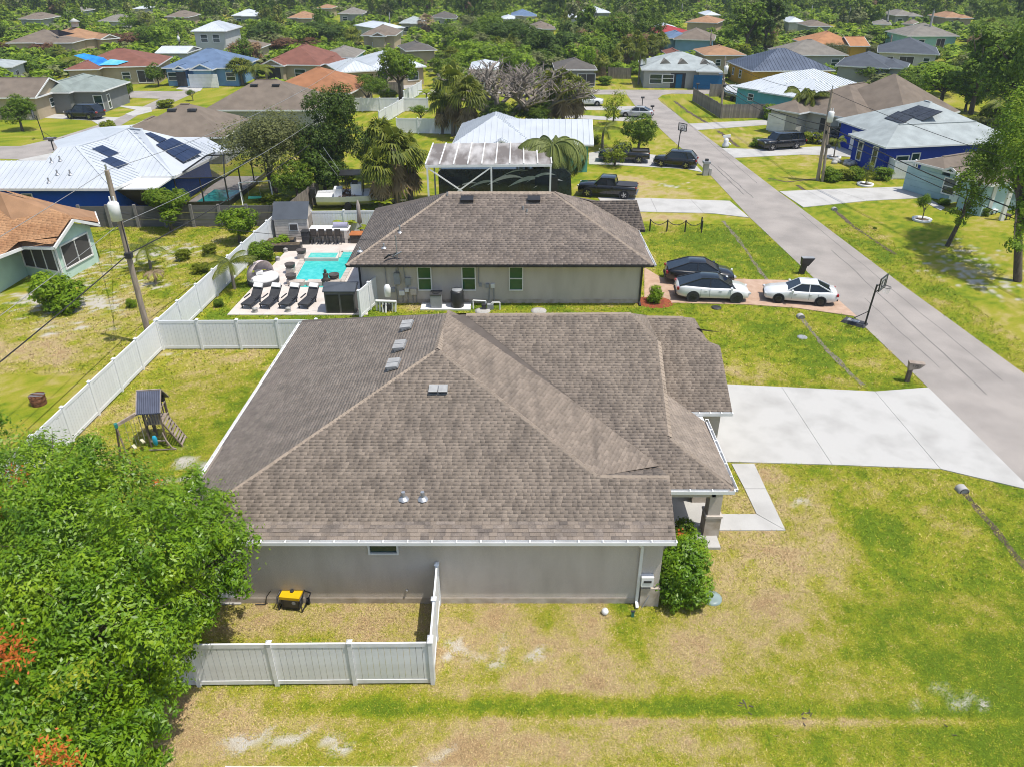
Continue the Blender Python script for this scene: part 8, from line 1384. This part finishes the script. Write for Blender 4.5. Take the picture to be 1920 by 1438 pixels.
# ------------------------------------------------------------------ grass blades on the near lawns
def inside(px, py, poly):
    r = np.zeros(len(px), bool); n = len(poly)
    for i in range(n):
        (x0, y0), (x1, y1) = poly[i], poly[(i + 1) % n]; c = ((y0 > py) != (y1 > py)); r ^= c & (px < (x1 - x0) * (py - y0) / ((y1 - y0) if abs(y1 - y0) > 1e-9 else 1e-9) + x0)
    return r
m_blade = bpy.data.materials.new('grass_blades'); m_blade.use_nodes = True; _n = m_blade.node_tree.nodes; _a = _n.new('ShaderNodeAttribute'); _a.attribute_name = 'tint'; _b = _n['Principled BSDF']; _b.inputs['Roughness'].default_value = .75; _b.inputs['Specular IOR Level'].default_value = .15; m_blade.node_tree.links.new(_a.outputs['Color'], _b.inputs['Base Color'])
PAVED += [foot, [(bx0, yw), (bx1, yw), (bx1, yBB), (bx0, yBB)]]
def grass(name, x0, x1, y0, y1, dens, blade, label, seed):
    rg_ = np.random.default_rng(seed); n = int((x1 - x0) * (y1 - y0) * dens); x = rg_.uniform(x0, x1, n); y = rg_.uniform(y0, y1, n); k = np.ones(n, bool)
    w = 960 + FPX * x / (y * math.cos(PITCH) + CAMH * math.sin(PITCH)); k &= (w > -30) & (w < 1950)
    x, y = x[k], y[k]; k = np.ones(len(x), bool)
    for q in PAVED: k &= ~inside(x, y, q)
    x, y = x[k], y[k]; d, s = masks(x, y); k = rg_.random(len(x)) > s * .95; x, y, d = x[k], y[k], d[k]; n = len(x)
    d = d + rg_.normal(0, .17, n) + .35 * (fbm(x, y, 5., 3, 21) - .5); c = ramp(d) * rg_.uniform(.85, 1.4, n)[:, None]
    B = 2; x = np.repeat(x, B); y = np.repeat(y, B); c = np.repeat(c, B, 0) * rg_.uniform(.8, 1.2, n * B)[:, None]; m = n * B; a = rg_.uniform(0, 6.283, m); L = blade * rg_.uniform(.5, 1.4, m); el = rg_.uniform(.15, .9, m); dx, dy, dz = np.cos(a) * np.cos(el) * L, np.sin(a) * np.cos(el) * L, np.sin(el) * L; w_ = blade * .17
    px_, py_ = -np.sin(a) * w_, np.cos(a) * w_; V = np.stack([np.stack([x - px_, y - py_, np.full(m, .002)], 1), np.stack([x + px_, y + py_, np.full(m, .002)], 1), np.stack([x + dx, y + dy, dz], 1)], 1).reshape(-1, 3)
    C = np.repeat(np.concatenate([c, np.ones((m, 1))], 1), 3, 0); tag(link(name, npmesh(name, V, np.arange(3 * m).reshape(m, 3), m_blade, 3, cols={'tint': C})), label, 'grass', None, 'stuff')
grass('grass', -15, 24, 8.5, 20, 520, .072, 'short dry and green grass of the near side lawn', 1)
grass('grass', -22, 26, 20, 36, 180, .10, 'green and tan grass round the near house', 2)
grass('grass', -34, 30, 36, 62, 60, .14, 'grass of the neighbouring lawns', 3)
# ------------------------------------------------------------------ thin summer haze
hz = MB().prism([(-620, -60), (620, -60), (620, 640), (-620, 640)], -1.5, 24).build('haze', bpy.data.materials.new('haze')); hz['kind'] = 'stuff'
hm = hz.data.materials[0]; hm.use_nodes = True; hm.node_tree.nodes.clear(); o_ = hm.node_tree.nodes.new('ShaderNodeOutputMaterial'); v_ = hm.node_tree.nodes.new('ShaderNodeVolumePrincipled'); v_.inputs['Color'].default_value = (.75, .87, 1, 1); v_.inputs['Density'].default_value = .0002; hm.node_tree.links.new(v_.outputs[0], o_.inputs['Volume'])
